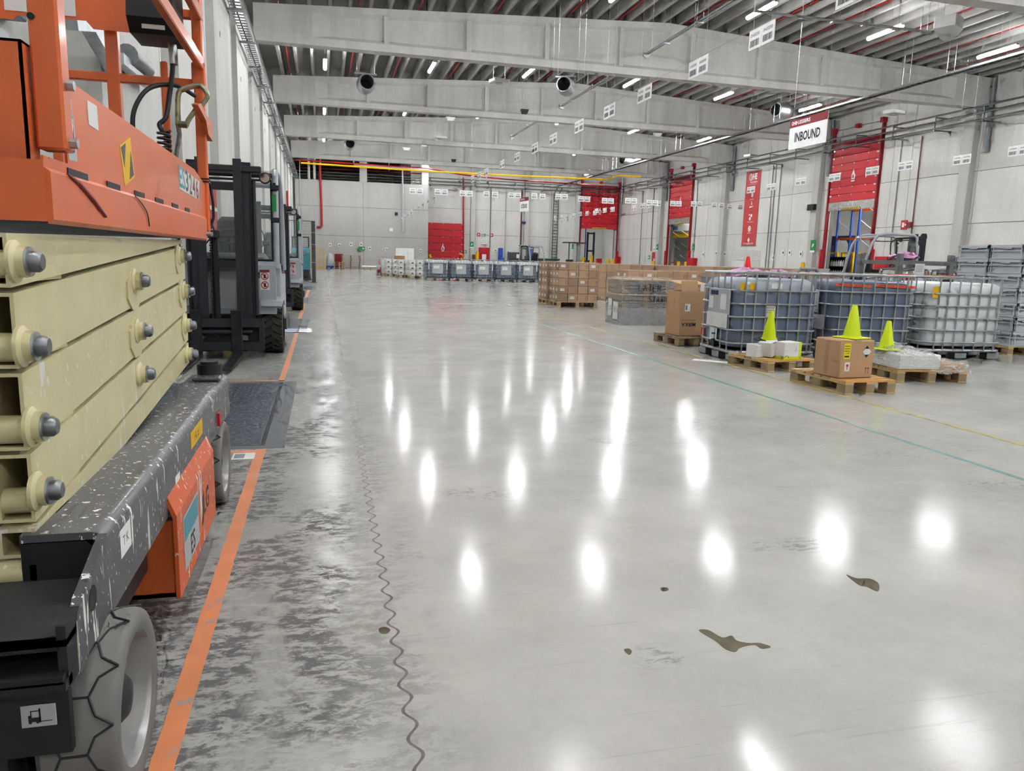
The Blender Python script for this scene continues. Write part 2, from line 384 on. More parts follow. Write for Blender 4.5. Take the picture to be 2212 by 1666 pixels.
# ------------------------------------------------------------------ walls made of precast panels
def subtract(rect, holes):
    rects = [rect]
    for (a0, a1, b0, b1) in holes:
        out = []
        for (p0, p1, q0, q1) in rects:
            x0, x1, y0, y1 = max(p0, a0), min(p1, a1), max(q0, b0), min(q1, b1)
            if x0 >= x1 or y0 >= y1: out.append((p0, p1, q0, q1)); continue
            if p0 < x0: out.append((p0, x0, q0, q1))
            if x1 < p1: out.append((x1, p1, q0, q1))
            if q0 < y0: out.append((x0, x1, q0, y0))
            if y1 < q1: out.append((x0, x1, y1, q1))
        rects = out
    return rects
def panel_wall(name, label, plane, at, u0, u1, ucuts, zcuts, top, holes, m, sign):
    """plane 'x': wall at x=at running in y; plane 'y': wall at y=at running in x; sign: direction away from the hall"""
    def bx(mb, a0, a1, z0, z1, d0, d1):
        lo, hi = sorted((at+sign*d0, at+sign*d1))
        return mb.box(lo, hi, a0, a1, z0, z1) if plane == 'x' else mb.box(a0, a1, lo, hi, z0, z1)
    base = MB()
    for (a0, a1, z0, z1) in subtract((u0, u1, 0, top), holes): bx(base, a0, a1, z0, z1, .04, .3)
    w = tag(base.build(name, mat(name+'_joint_grey', '6d6a64', .9, 0, .05)), label, None, kind='structure')
    us = [u0]+sorted(ucuts)+[u1]; zs = [0]+zcuts+[top]; g = .012
    for i in range(len(us)-1):
        for k in range(len(zs)-1):
            pm = MB()
            for (a0, a1, z0, z1) in subtract((us[i]+g, us[i+1]-g, zs[k]+g, zs[k+1]-g), holes): bx(pm, a0, a1, z0, z1, 0, .04)
            if pm.v: pm.build('panel', m, w)
    return w
ZC = [3.45, 5.83, 8.05]
# right wall
D1 = (35.85, 39.7, 0, 8.0); D2 = (57.25, 61.15, 0, 8.0); PD = (63.3, 64.3, 0, 2.1)
wall_right = panel_wall('wall_right', 'long pale precast concrete wall on the right', 'x', XR, YN, YF, [18.37+5.5, 29.4, 33.6, 34.9, 40.4, 43.6, 51.4, 54.6, 62.4, 66.0], ZC, 10.5,
                        [(D1[0], D1[1], 0, 5.0), (D2[0], D2[1], 0, 5.0)], MT['wall'], 1)
YP = 69.0
px1 = on_y(925, 500, YP).x; ptop = on_y(790, 393, YP).z
# far wall, recessed right part with two fire doors
D3c = on_y(1000, 483, YF); fd_x1 = D3c.x; fd_x0 = fd_x1-3.9
d4a = on_y(1255, 490, YF).x; d4b = on_y(1331, 495, YF).x
wall_far = panel_wall('wall_far', 'pale precast concrete end wall beyond the tank row', 'y', YF, px1-1.2, XR, [on_y(1022, 500, YF).x, on_y(1060, 500, YF).x, on_y(1136, 500, YF).x, on_y(1185, 500, YF).x, on_y(1250, 500, YF).x], ZC, 10.5,
                      [(d4a+.15, d4b-.15, 0, 4.6)], MT['wall'], 1)
# left part of the end wall stands further into the hall and stops short of the roof
wall_partition = panel_wall('wall_partition', 'lower grey concrete end wall on the left, open above', 'y', YP, XL, px1, [on_y(785, 480, YP).x], [on_y(790, 511, YP).z, on_y(790, 449, YP).z], ptop, [], MT['wall_part'], 1)
tag(MB().box(XL-.6, px1-1.0, YF+18, YF+18.3, 0, 10.8).box(px1-1.2, px1-1.0, YF+.3, YF+18, 0, 10.8).box(XL-.6, XL-.35, YF-.2, YF+18, 0, 10.8).build('wall_beyond', 'wall'), 'unlit bay beyond the lower end wall', None, kind='structure')
# left wall with recessed dock bays
holes = []
DOCKY = [4.95+7.3*k for k in range(9)]
wall_left = panel_wall('wall_left', 'grey concrete dock wall on the left with tall piers', 'x', XL-.35, YN, YF, [5+7.3*k for k in range(0, 9)], [4.2, 7.4], 10.5, [(y+.05, y+2.5, 0, 3.0) for y in (DOCKY[1], DOCKY[5], DOCKY[7])], MT['wall_left'], -1)
for k in range(14):
    y0 = 9.0+4.68*k-0.0
    if y0+3.1 > 68: break
    pm = MB().box(XL-.35, XL, y0, y0+3.1, 0, 8.5); pm.build('pier', 'wall_left', wall_left)
    MB().box(XL-.02, XL+.012, y0+3.1, y0+3.16, 0, 8.5).build('pier_edge_strip', 'offwhite', wall_left)
    MB().cyl((XL, y0+1.0, 6.15), (XL+.004, y0+1.0, 6.15), .07, 14).build('pier_hole', 'black', wall_left)
    for dy in (.35, .6): MB().box(XL-.22, XL-.16, y0+3.1+dy, y0+3.2+dy, 0, 7.4).build('door_track', 'galv', wall_left)
wall_rear = tag(MB().box(XL-.6, XR+.5, YN-.3, YN, 0, 10.8).build('wall_rear', 'wall'), 'concrete wall behind the viewer', None, kind='structure')
# columns at the right and far walls, with grey downpipes
k = 0
col_lab = ['concrete column at the right edge beside the last barcode signs', 'concrete column left of the nearer raised red fire door', 'concrete column left of the tall red banner', 'concrete column left of the farther raised red fire door on the right wall']
for i, y in enumerate(BEAM_Y[1:]):
    c = thing('concrete_column', col_lab[i], 'column', (XR, y+.5, 0), 0, 'columns along the right wall')
    MB().rbox(-.32, 0, -.3, .3, 0, 10.0, .02).build('shaft', 'column', c)
    p = thing('downpipe', ['grey rainwater downpipe at the far right column', 'grey rainwater downpipe beside the nearer red fire door', 'grey rainwater downpipe between the banner and its column', 'grey rainwater downpipe by the farther red fire door'][i], 'pipe', (XR-.16, y-.42, 0), 0, 'grey downpipes on the right wall')
    MB().cyl((0, 0, 6.75), (0, 0, 9.8), .1, 14).build('pipe', 'midgrey', p, True)
    MB().cyl((0, 0, 6.6), (0, 0, 7.6), .135, 14).build('sleeve', 'midgrey', p, True)
    for z in (7.6, 8.6, 9.4): MB().cyl((0, 0, z), (0, 0, z+.06), .13, 14).build('clamp', 'galv_dark', p, True)
for i, px in enumerate((1020, 1135, 1244)):
    x = on_y(px, 500, YF).x
    c = thing('concrete_column', ['concrete column right of the closed red fire door on the end wall', 'concrete column behind the OUTBOUND sign', 'concrete column left of the raised fire door on the end wall'][i], 'column', (x, YF, 0), 0, 'columns along the end wall')
    MB().rbox(-.22, .22, -.35, 0, 0, 9.8, .02).build('shaft', 'column', c)
x = on_y(785, 380, YP).x
c = thing('concrete_column', 'short concrete post above the lower end wall', 'column', (x, YP+.35, ptop)); MB().box(-.32, .32, -.2, .2, -.02, 9.8-ptop).build('shaft', 'column', c)
c = thing('concrete_column', 'concrete post at the end of the lower end wall under the roof', 'column', (px1-.3, YP+.35, ptop)); MB().box(-.3, .3, -.2, .2, -.02, 9.8-ptop).build('shaft', 'column', c)
# ------------------------------------------------------------------ LED battens
MT['led'] = mat('led_diffuser', 'ffffff', .4, 0, 0); _b = MT['led'].node_tree.nodes['Principled BSDF']
_b.inputs['Emission Color'].default_value = (.955, .975, 1.0, 1); _b.inputs['Emission Strength'].default_value = LAMP_STRENGTH
LZ = 9.28
lh = MB().rbox(-.06, .06, -.85, .85, .03, .09, .01).mesh('housing', 'offwhite')
ld = MB().prism([(.075*math.cos(R_(a)), .03+.075*math.sin(R_(a))) for a in range(180, 361, 20)], 'y', -.83, .83).mesh('diffuser', 'led')

LX = [.25, 4.85, 9.3, 14.35, 19.25, 24.15]
ordx = ['first', 'second', 'third', 'fourth', 'fifth', 'rightmost']; ordy = {2: 'row before the largest beam', 3: 'row between the first two full beams', 4: 'row beyond the second full beam', 5: 'row beyond the third full beam', 6: 'row beyond the farthest beam'}
for r in range(-1, 7):
    for i, x in enumerate(LX):
        y = 1.87+11*r
        if r == 6: y = 64.6 if i < 2 else 67.9
        lab = ('%s LED strip light from the left in the %s' % (ordx[i], ordy[r])) if r in ordy else '%s LED strip light from the left in the row %s' % (ordx[i], {1: 'ahead of the viewer', 0: 'straight above the viewer', -1: 'behind the viewer'}[r])
        t = thing('strip_light', lab, 'lamp', (x, y, (9.24, 9.5, 9.65, 9.62, 9.4, 9.2)[i]), 0, 'LED strip lights under the roof')
        for me in (lh, ld): put(me, me.name.split('.')[0], t)
        if r >= 2:
            for dy in (-.6, .6): MB().cyl((0, dy, .1), (0, dy, roof_z(x)+.42-t.location.z), .006, 6).build('suspension', 'galv', t)
# ================================================================== SCISSOR LIFT (foreground left)
def drips(name, col, rough=.4, amount=.5, drip='e9e8e0', scale=1.0, metal=0.0):
    t = NT(name); c = lin(col)
    base = t.ramp(t.noise(6, 5), .3, .7, tuple(v*.88 for v in c[:3])+(1,), c)
    v1 = t.noise(26*scale, 3, .5, t.mapping((1, 1, .10))); v2 = t.noise(60*scale, 2, .5, t.mapping((1, 1, .5), loc=(4, 2, 1)))
    area = t.noise(1.6, 2, .5, t.mapping((1, 1, 1), loc=(1.3, .2, .4)))
    m = t.math('MAXIMUM', t.ramp(v1, .70-.06*amount, .715-.06*amount), t.ramp(v2, .715-.05*amount, .725-.05*amount))
    m = t.math('MULTIPLY', m, t.ramp(area, .42-.12*amount, .55-.12*amount))
    t.l(t.mix(m, base, lin(drip)), t.b.inputs['Base Color']); t.b.inputs['Roughness'].default_value = rough; t.b.inputs['Metallic'].default_value = metal
    t.b.inputs['Coat Weight'].default_value = .25; t.b.inputs['Coat Roughness'].default_value = .15
    t.bump(t.math('ADD', t.math('MULTIPLY', m, .5), t.noise(90, 3)), .08, .002); return t.m
MT['cream'] = drips('cream_enamel', 'ddd3a3', .38, -.15)
MT['cream_wet'] = drips('cream_enamel_splashed', 'ddd3a3', .38, .75)
MT['lift_orange'] = mat('orange_enamel', 'e06c38', .32, 0, .05, 5, .05, 40, .5, .3)
MT['skirt_orange'] = drips('orange_enamel_splashed', 'd9602e', .4, .9)
MT['chassis'] = drips('black_chassis_splashed', '4f5054', .45, .9, scale=1.3)
MT['chassis_black'] = mat('black_chassis', '1c1c1f', .5, 0, .1, 6, .1, 50)
MT['tyre_grey'] = mat('grey_tyre', '75726e', .75, 0, .08, 12, .1, 120)
MT['rim_grey'] = mat('grey_rim', 'b0afac', .4, .3, .1, 10)
LO = Vector((-1.13, 3.1, 0))
lift = thing('scissor_lift', 'orange and cream scissor lift parked at the left edge', 'scissor lift', LO)
def wb(mb, name, m, root, smooth=False, label=None, parent=None):
    mb.xf(Matrix.Translation(-Vector(root.location))); return mb.build(name, m, parent or root, smooth, label)
# --- wheels
def lift_wheel(xo, yc, sgn):
    """outer face at xo, body towards -sgn"""
    r = .205; w = .15
    tp = [(.150, 0), (.163, .004), (.185, .006), (.198, 0), (r, -.012), (r, -w+.012), (.195, -w), (.150, -w)]
    tp = [(a, b*sgn) for a, b in tp]
    o = wb(MB().lathe(tp, 56, (xo, yc, r), 'x', False), 'wheel', 'tyre_grey', lift, True)
    rp = [(.150, 0), (.146, -.02), (.138, -.06), (.09, -.066), (.05, -.06), (.0001, -.06)]
    wb(MB().lathe([(a, b*sgn) for a, b in rp], 40, (xo, yc, r), 'x', False), 'rim', 'rim_grey', lift, True, parent=o)
    wb(MB().lathe([(.058, -.06*sgn), (.058, -.035*sgn), (.04, -.018*sgn), (.0001, -.012*sgn)], 24, (xo, yc, r), 'x', False), 'hub', 'dark', lift, True, parent=o)
    for i in range(5):
        a = 2*math.pi*(i+.3)/5; c = (xo-.066*sgn, yc+.1*math.cos(a), r+.1*math.sin(a))
        wb(MB().cyl(c, (c[0]+.022*sgn, c[1], c[2]), .011, 6), 'bolt', 'galv', lift, parent=o)
    g = MB(); n = 11   # hexagon grooves of the tread
    def P(t, u): a = 2*math.pi*t/n; return (xo-sgn*u, yc+(r+.0005)*math.cos(a), r+(r+.0005)*math.sin(a))
    for i in range(n):
        for pts in ([(i, .0), (i+.18, .035), (i+.5, .05), (i+.82, .035), (i+1, .0)], [(i+.5, .05), (i+.5, .10)], [(i, .15), (i+.18, .115), (i+.5, .10), (i+.82, .115), (i+1, .15)]):
            dense = []
            for a, b in zip(pts[:-1], pts[1:]):
                for q in range(4): dense.append(P(a[0]+(b[0]-a[0])*q/4, a[1]+(b[1]-a[1])*q/4))
            dense.append(P(*pts[-1])); g.tube(dense, .0028, 5)
    wb(g, 'tread_groove', 'dark', lift, parent=o)
    return o
lift_wheel(-.435, 1.76, 1); lift_wheel(-.485, 3.84, 1); lift_wheel(-1.82, 1.76, -1); lift_wheel(-1.77, 3.84, -1)
# --- chassis
ch = MB()
def crail(x0, x1, y0, y1, z0, z1, rad=.035):      # rail with one rounded upper edge on the x1 side
    poly = [(x0, z1-.02), (x0, z1)]+[(x1-rad+rad*math.sin(R_(a)), z1-rad+rad*math.cos(R_(a))) for a in (0, 22, 45, 67, 90)]+[(x1, z0), (x1-.02, z0), (x1-.02, z1-rad-.01), (x1-rad-.01, z1-.02)]
    return MB().prism(poly, 'y', y0, y1)
wb(crail(-.665, -.487, 1.80, 4.12, .40, .60), 'side_beam', 'chassis', lift, True)
wb(MB().prism([(1.80, .40), (1.80, .595), (1.60, .53), (1.56, .5), (1.56, .385), (1.62, .40)], 'x', -.507, -.487), 'tie_down_plate', 'chassis', lift)
wb(MB().cyl((-.4865, 1.665, .50), (-.4862, 1.665, .50), .028, 16).add([], []), 'tie_down_hole', 'black', lift)
wb(MB().box(-.665, -.51, 1.80, 1.815, .49, .582), 'beam_end_plate', 'chassis_black', lift)
lb = crail(-.665, -.487, 1.62, 4.12, .40, .60); lb.xf(Matrix.Translation((-2.257, 0, 0)) @ Matrix.Scale(-1, 4, (1, 0, 0)).inverted() @ Matrix.Identity(4)) if False else None
wb(MB().box(-1.77, -1.60, 1.62, 4.12, .40, .60), 'side_beam', 'chassis', lift)
wb(MB().box(-1.70, -.56, 1.75, 4.05, .22, .40), 'battery_tray', 'chassis_black', lift)
wb(MB().box(-1.62, -.60, 1.62, 4.0, .40, .435), 'base_frame', 'chassis_black', lift)
# end bumper with fork pockets
wb(MB().box(-1.76, -.49, 1.50, 1.83, .478, .492), 'step_plate', mat('black_step', '37373b', .5, 0, .2, 14), lift)
eb = MB(); eb.box(-1.76, -.50, 1.52, 1.54, .24, .40); eb.box(-1.76, -.49, 1.48, 1.52, .395, .415); eb.box(-1.76, -.49, 1.66, 1.68, .40, .48); eb.prism([(1.48, .41), (1.48, .425), (1.6, .44), (1.6, .41)], 'x', -1.76, -.495)
eb.box(-1.76, -.505, 1.5, 1.515, .47, .492); eb.box(-.507, -.49, 1.5, 1.84, .39, .52)
wb(eb, 'bumper', 'chassis_black', lift)
wb(MB().box(-1.76, -.62, 1.53, 1.60, .10, .26), 'bumper_foot', 'chassis_black', lift)
wb(MB().box(-.9, -.62, 1.62, 1.95, .08, .40), 'drive_motor', 'chassis_black', lift)
st = MB().rbox(-.585, -.523, 1.5165, 1.5195, .305, .352, .001); wb(st, 'sticker', 'lightgrey', lift)
pic = MB(); bx0, bz0, yy = -.572, .313, 1.5155
pic.box(bx0, bx0+.022, yy, yy+.0005, bz0+.004, bz0+.013); pic.box(bx0, bx0+.006, yy, yy+.0005, bz0+.013, bz0+.018); pic.box(bx0+.004, bx0+.006, yy, yy+.0005, bz0+.013, bz0+.028); pic.box(bx0+.004, bx0+.02, yy, yy+.0005, bz0+.026, bz0+.028); pic.box(bx0+.019, bx0+.022, yy, yy+.0005, bz0+.002, bz0+.032)
pic.box(bx0+.022, bx0+.042, yy, yy+.0005, bz0+.0035, bz0+.005); pic.cyl((bx0+.003, yy, bz0+.003), (bx0+.003, yy+.0005, bz0+.003), .003, 10); pic.cyl((bx0+.016, yy, bz0+.003), (bx0+.016, yy+.0005, bz0+.003), .003, 10)
wb(pic, 'forklift_pictogram', 'black', lift)
# orange battery door hanging outside the beam
sk = MB()
pr = [(-.50, .50), (-.462, .40), (-.462, .12), (-.474, .12), (-.474, .395), (-.512, .495)]
n0 = len(sk.v); sk.prism(pr, 'y', 2.46, 3.30); wb(sk, 'battery_door', 'skirt_orange', lift)
wb(MB().box(-.62, -.474, 2.48, 2.495, .12, .38).box(-.62, -.474, 2.48, 3.28, .12, .135).box(-.66, -.62, 2.48, 3.28, .12, .2), 'door_frame', 'lift_orange', lift)
wb(MB().cbox((-.53, 2.6, .36), (.1, .12, .03)), 'latch', 'galv', lift)
wb(MB().box(-.4615, -.461, 2.56, 2.86, .17, .36), 'sticker', 'lightgrey', lift); wb(MB().box(-.4608, -.4605, 2.57, 2.85, .27, .35), 'sticker_band', 'teal', lift)
lettering('ES', 'dark', lift, Vector((-.4603, 2.72, .215))-LO, (0, 1, 0), (0, 0, 1), .1, .01)
lettering('JLG', 'dark', lift, Vector((-.4610, 3.04, .26))-LO, (0, 1, 0), (0, 0, 1), .12, .02)
wb(MB().box(-.4865, -.486, 2.92, 3.2, .50, .565), 'warning_label', 'yellow', lift)
lettering('! A # !', 'black', lift, Vector((-.4858, 3.06, .53))-LO, (0, 1, 0), (0, 0, 1), .055, .004)
wb(MB().box(-.4866, -.486, 1.90, 2.00, .49, .56), 'label', 'paper', lift); lettering('T K', 'dark', lift, Vector((-.4857, 1.95, .525))-LO, (0, 1, 0), (0, 0, 1), .035)
wb(MB().box(-.4866, -.486, 2.60, 2.68, .43, .49), 'label', 'paper', lift)
wb(MB().cyl((-.565, 4.02, .60), (-.565, 4.02, .67), .06, 20).cyl((-.565, 4.02, .67), (-.565, 4.02, .685), .045, 20), 'steering_pivot', 'chassis_black', lift, True)
wb(MB().rbox(-.63, -.50, 3.88, 3.98, .60, .622, .008), 'pivot_cap', 'chassis', lift)
wb(MB().box(-.56, -.5, 3.60, 4.05, .405, .43), 'axle_bracket', 'chassis_black', lift); wb(MB().cbox((-.49, 3.66, .46), (.03, .05, .06)), 'reflector', 'red', lift)
# --- scissor arms, both sides; each is a hollow rectangular tube
XA = -.64; TW = .075
def arm(near, far, m, name='scissor_arm'):
    """near=(y,z_low,z_high), far likewise on the outer face"""
    (ya, a0, a1), (yb, b0, b1) = near, far; g = .006
    for s, x in ((0, XA), (1, -1.63)):
        xo, xi = (x, x-TW) if s == 0 else (x, x+TW)
        t = .008; vs = []
        def ring(inset, dy):
            out = []
            for (y, z0, z1) in ((ya+dy, a0, a1),): out += [(xo+(-inset if s == 0 else inset), y, z0+g+inset), (xo+(-inset if s == 0 else inset), y, z1-g-inset), (xi+(inset if s == 0 else -inset), y, z1-g-inset), (xi+(inset if s == 0 else -inset), y, z0+g+inset)]
            return out
        fr = [(xo, yb, b0+g), (xo, yb, b1-g), (xi, yb, b1-g), (xi, yb, b0+g)]
        r0 = ring(0, 0); r1 = ring(t, 0); r2 = ring(t, .35)
        vs = fr+r0+r1+r2
        fs = [(0, 1, 2, 3)]+[(i, (i+1) % 4, 4+(i+1) % 4, 4+i) for i in range(4)]+[(4+i, 4+(i+1) % 4, 8+(i+1) % 4, 8+i) for i in range(4)]+[(8+i, 8+(i+1) % 4, 12+(i+1) % 4, 12+i) for i in range(4)]+[(12, 13, 14, 15)]
        wb(MB().add(vs, fs), name, m, lift)
YN_, YF_ = 1.80, 3.90
arm((YN_, 1.145, 1.27), (YF_-.05, 1.262, 1.29), 'cream')
arm((YN_+.01, .970, 1.145), (YF_, 1.098, 1.262), 'cream')
arm((YN_+.02, .785, .970), (YF_, .942, 1.098), 'cream_wet')
arm((YN_+.03, .615, .785), (YF_, .800, .942), 'cream_wet')
arm((YN_+.02, .535, .615), (YF_, .690, .800), 'cream_wet')
wb(MB().prism([(1.80, .47), (1.85, .45), (1.9, .47), (2.05, .60), (1.95, .60), (1.80, .53)], 'x', XA-.01, XA+.004), 'arm_lug', 'cream', lift)
# cross tubes and pins
for (y, z, r) in ((1.83, 1.02, .032), (1.84, .835, .032), (1.86, .665, .03), (1.83, .505, .03), (1.82, 1.20, .03)):
    wb(MB().cyl((-1.70, y, z), (XA-.004, y, z), r, 18), 'cross_tube', 'cream', lift, True)
def pin(x, y, z, s=1.0):
    o = wb(MB().lathe([(.046*s, 0), (.046*s, .008), (.034*s, .014), (.034*s, .03*s)], 20, (x, y, z), 'x'), 'pin_boss', 'cream', lift, True)
    wb(MB().cyl((x+.03*s, y, z), (x+.035*s, y, z), .032*s, 18), 'washer', 'galv', lift, True, parent=o)
    wb(MB().lathe([(.023*s, .035*s), (.023*s, .05*s), (.017*s, .058*s), (.0001, .058*s)], 14, (x, y, z), 'x'), 'pin_head', 'galv_dark', lift, True, parent=o)
for px, py in ((58, 565), (73, 748), (92, 922), (103, 1060)):
    q = on_x(px-8, py, XA+.02); pin(XA, q.y, q.z)
for px, py in ((300, 607), (306, 715), (312, 808)):
    q = on_x(px, py, XA+.02); pin(XA, q.y, q.z, .95)
for px, py in ((395, 553), (403, 629), (407, 703), (411, 765)):
    q = on_x(px, py, XA+.02); pin(XA, q.y, q.z, .95)
for px, py in ((287, 625), (293, 728)):
    q = on_x(px, py, XA); pts = [(q.y+.10*math.cos(R_(a)), q.z+.075*math.sin(R_(a))) for a in (22, 67, 112, 157, 202, 247, 292, 337)]
    wb(MB().prism(pts, 'x', XA-.002, XA+.006), 'reinforcing_plate', 'cream', lift)
for px, py in ((383, 560), (391, 634), (397, 706)):
    q = on_x(px, py, XA); pts = [(q.y+.07*math.cos(R_(a)), q.z+.07*math.sin(R_(a))) for a in (22, 67, 112, 157, 202, 247, 292, 337)]
    wb(MB().prism(pts, 'x', XA-.002, XA+.006), 'reinforcing_plate', 'cream', lift)
# --- platform deck with side panels
DX0, DX1, DY0, DY1 = -1.66, -.60, 1.93, 4.37
wb(MB().box(DX0, DX1, DY0, DY1, 1.30, 1.34), 'deck', 'chassis_black', lift)
def side(x0, x1, nm):
    poly = [(DY0, 1.295), (DY0, 1.425), (DY0+.0, 1.44), (2.10, 1.44), (2.10, 1.645), (4.05, 1.63), (4.40, 1.58), (4.46, 1.54), (4.46, 1.36), (4.38, 1.295)]
    wb(MB().prism(poly, 'x', x0, x1), nm, 'lift_orange', lift)
side(DX1-.006, DX1, 'side_panel'); side(DX0, DX0+.006, 'side_panel')
lo = MB(); lo.prism([(DX1, 1.415), (DX1+.012, 1.405), (DX1+.012, 1.30), (DX1, 1.29)], 'y', DY0, 4.30); wb(lo, 'lower_skirt', 'lift_orange', lift)
slots = [(145, 375, 188, 388), (230, 402, 258, 411), (290, 421, 311, 427), (335, 437, 352, 442), (371, 449, 384, 454), (400, 460, 409, 463)]
for a in slots:
    p, q = on_x(a[0], a[1], DX1), on_x(a[2], a[3], DX1)
    wb(MB().box(DX1, DX1+.003, p.y, q.y, 1.411, 1.430), 'slot', 'black', lift)
# near end: toe plates of the entry
wb(MB().prism([(DX1, 1.295), (DX1, 1.43), (DX0, 1.43), (DX0, 1.295)], 'y', DY0-.004, DY0), 'end_plate', 'lift_orange', lift)
et = MB().box(-1.0, -.640, 1.97, 1.976, 1.43, 1.69); et.box(-1.0, -.640, 1.97, 2.04, 1.684, 1.69); et.box(-.646, -.640, 1.97, 2.04, 1.43, 1.69); wb(et, 'toe_board', 'lift_orange', lift)
# posts and rails
def post(x, y, z0, z1, w=.05, name='post', d=None): return wb(MB().rbox(x-w/2, x+w/2, y-(d or w)/2, y+(d or w)/2, z0, z1, .006), name, 'lift_orange', lift)
o = post(-.603, 2.03, 1.46, 2.46, .062)
wb(MB().cyl((-.625, 1.998, 1.747), (-.625, 1.996, 1.747), .008, 12), 'bolt_hole', 'black', lift, parent=o)
for z in (1.61, 1.48): wb(MB().cyl((-.572, 2.03, z), (-.555, 2.03, z), .012, 6), 'bolt', 'galv', lift, parent=o)
post(-.61, 4.40, 1.34, 2.9, .05); post(-.61, 4.40, 2.08, 2.20, .066, 'rail_sleeve'); post(-1.02, 4.42, 1.34, 2.02, .05); post(-1.02, 4.42, 1.88, 2.5, .06, 'rail_sleeve'); post(-1.64, 4.40, 1.34, 2.9, .05); post(-1.64, 2.03, 1.34, 2.46, .05); post(-1.30, 4.42, 1.34, 2.4, .045); post(-.78, 4.42, 1.34, 2.2, .035)
for z, y0 in ((2.20, 2.05), (2.44, 2.05)):
    for x in (-.60, -1.64): wb(MB().rbox(x-.018, x+.018, y0, 4.42, z-.03, z+.03, .005), 'side_rail', 'lift_orange', lift)
for y, z in ((4.42, 2.10), (4.42, 2.44)): wb(MB().rbox(-1.64, -.60, y-.018, y+.018, z-.022, z+.022, .005), 'end_rail', 'lift_orange', lift)
wb(MB().box(-1.64, -.62, 4.40, 4.43, 1.34, 1.64), 'end_toe_board', 'lift_orange', lift)
# sign plate across the far rails (its lower edge is notched)
pl = [on_y(x, y, 4.36) for x, y in ((0, 40), (30, 42), (38, 33), (186, 45), (202, 63), (285, 71), (297, 57), (300, 10), (303, -60), (-40, -80), (-40, 38))]
wb(MB().prism([(q.x, q.z) for q in pl], 'y', 4.355, 4.362), 'sign_plate', 'lift_orange', lift)
a, b = on_y(10, 22, 4.354), on_y(158, -60, 4.354); wb(MB().box(a.x, b.x, 4.352, 4.354, on_y(80, 28, 4.354).z, b.z), 'notice', 'paper', lift)
# control box at the far right corner
cb = MB(); c0 = on_y(287, 20, 4.2); c1 = on_y(395, 85, 4.2)
cb.prism([(4.0, 2.30), (4.02, 2.42), (4.10, 2.46), (4.30, 2.50), (4.30, 2.24), (4.06, 2.24)], 'x', -.86, -.66)
wb(cb, 'control_box', 'black', lift)
wb(MB().lathe([(.03, 2.44), (.03, 2.452), (.02, 2.453)], 18, (-.80, 4.06, 0)), 'yellow_ring', 'yellow', lift, True); wb(MB().lathe([(.014, 2.45), (.014, 2.47), (.02, 2.475), (.02, 2.495), (.0001, 2.50)], 16, (-.80, 4.06, 0)), 'stop_button', 'red', lift, True)
wb(MB().cyl((-.79, 4.012, 2.40), (-.79, 4.005, 2.40), .008, 12), 'button', 'yellow', lift, True); wb(MB().box(-.845, -.815, 4.01, 4.012, 2.39, 2.415), 'horn_label', 'darkgrey', lift); wb(MB().box(-.80, -.70, 4.025, 4.027, 2.255, 2.285), 'label', 'offwhite', lift)
# cables: coil, loop, hook with lanyard
coil = [(-.74+.028*math.cos(t*.7), 4.10+.028*math.sin(t*.7), 1.81-.25*t/99) for t in range(0, 100)]
wb(MB().tube(coil, .007, 6), 'coiled_cable', 'black', lift, True)
wb(MB().tube(smooth_pts([(-.70, 4.2, 2.25), (-.70, 4.18, 2.12), (-.715, 4.16, 2.0), (-.73, 4.12, 1.88), (-.76, 4.11, 1.84), (-.74, 4.10, 1.80)]), .012, 8), 'control_cable', 'black', lift, True)
wb(MB().cyl((-.70, 4.2, 2.24), (-.695, 4.19, 2.14), .02, 12), 'connector', 'galv', lift, True)
wb(MB().tube(smooth_pts([(-.62, 4.3, 2.02), (-.70, 4.2, 2.045), (-.80, 4.1, 2.0), (-.86, 4.05, 1.88), (-.86, 4.05, 1.75), (-.83, 4.1, 1.62), (-.80, 4.12, 1.5)]), .011, 8), 'black_hose', 'black', lift, True)
hk = MB(); hp = [on_y(x, y, 4.2) for x, y in ((384, 270), (385, 205), (400, 192), (425, 185), (440, 190), (448, 207), (440, 222), (425, 235), (408, 258), (402, 272))]
hk.tube(smooth_pts(hp), .013, 8); hk.cyl(on_y(386, 268, 4.19), on_y(405, 270, 4.19), .017, 8); wb(hk, 'scaffold_hook', mat('zinc_plated_hook', 'a9a889', .3, .8, .15, 30), lift, True)
ly = [on_y(x, y, 4.2) for x, y in ((384, 268), (388, 290), (384, 315), (380, 340))]; wb(MB().tube(ly, .012, 6), 'lanyard', mat('striped_webbing', '8f8a80', .8, 0, .3, 60), lift)
gb = [on_x(x, y, -.60) for x, y in ((413, 225), (420, 222), (434, 250), (446, 262), (447, 305), (437, 290), (432, 260))]; wb(MB().prism([(q.y, q.z) for q in gb], 'x', -.60, -.57), 'hook_bracket', 'lift_orange', lift)
wb(MB().rbox(-1.16, -1.02, 3.0, 3.25, 1.60, 1.80, .03), 'battery_charger', 'black', lift)
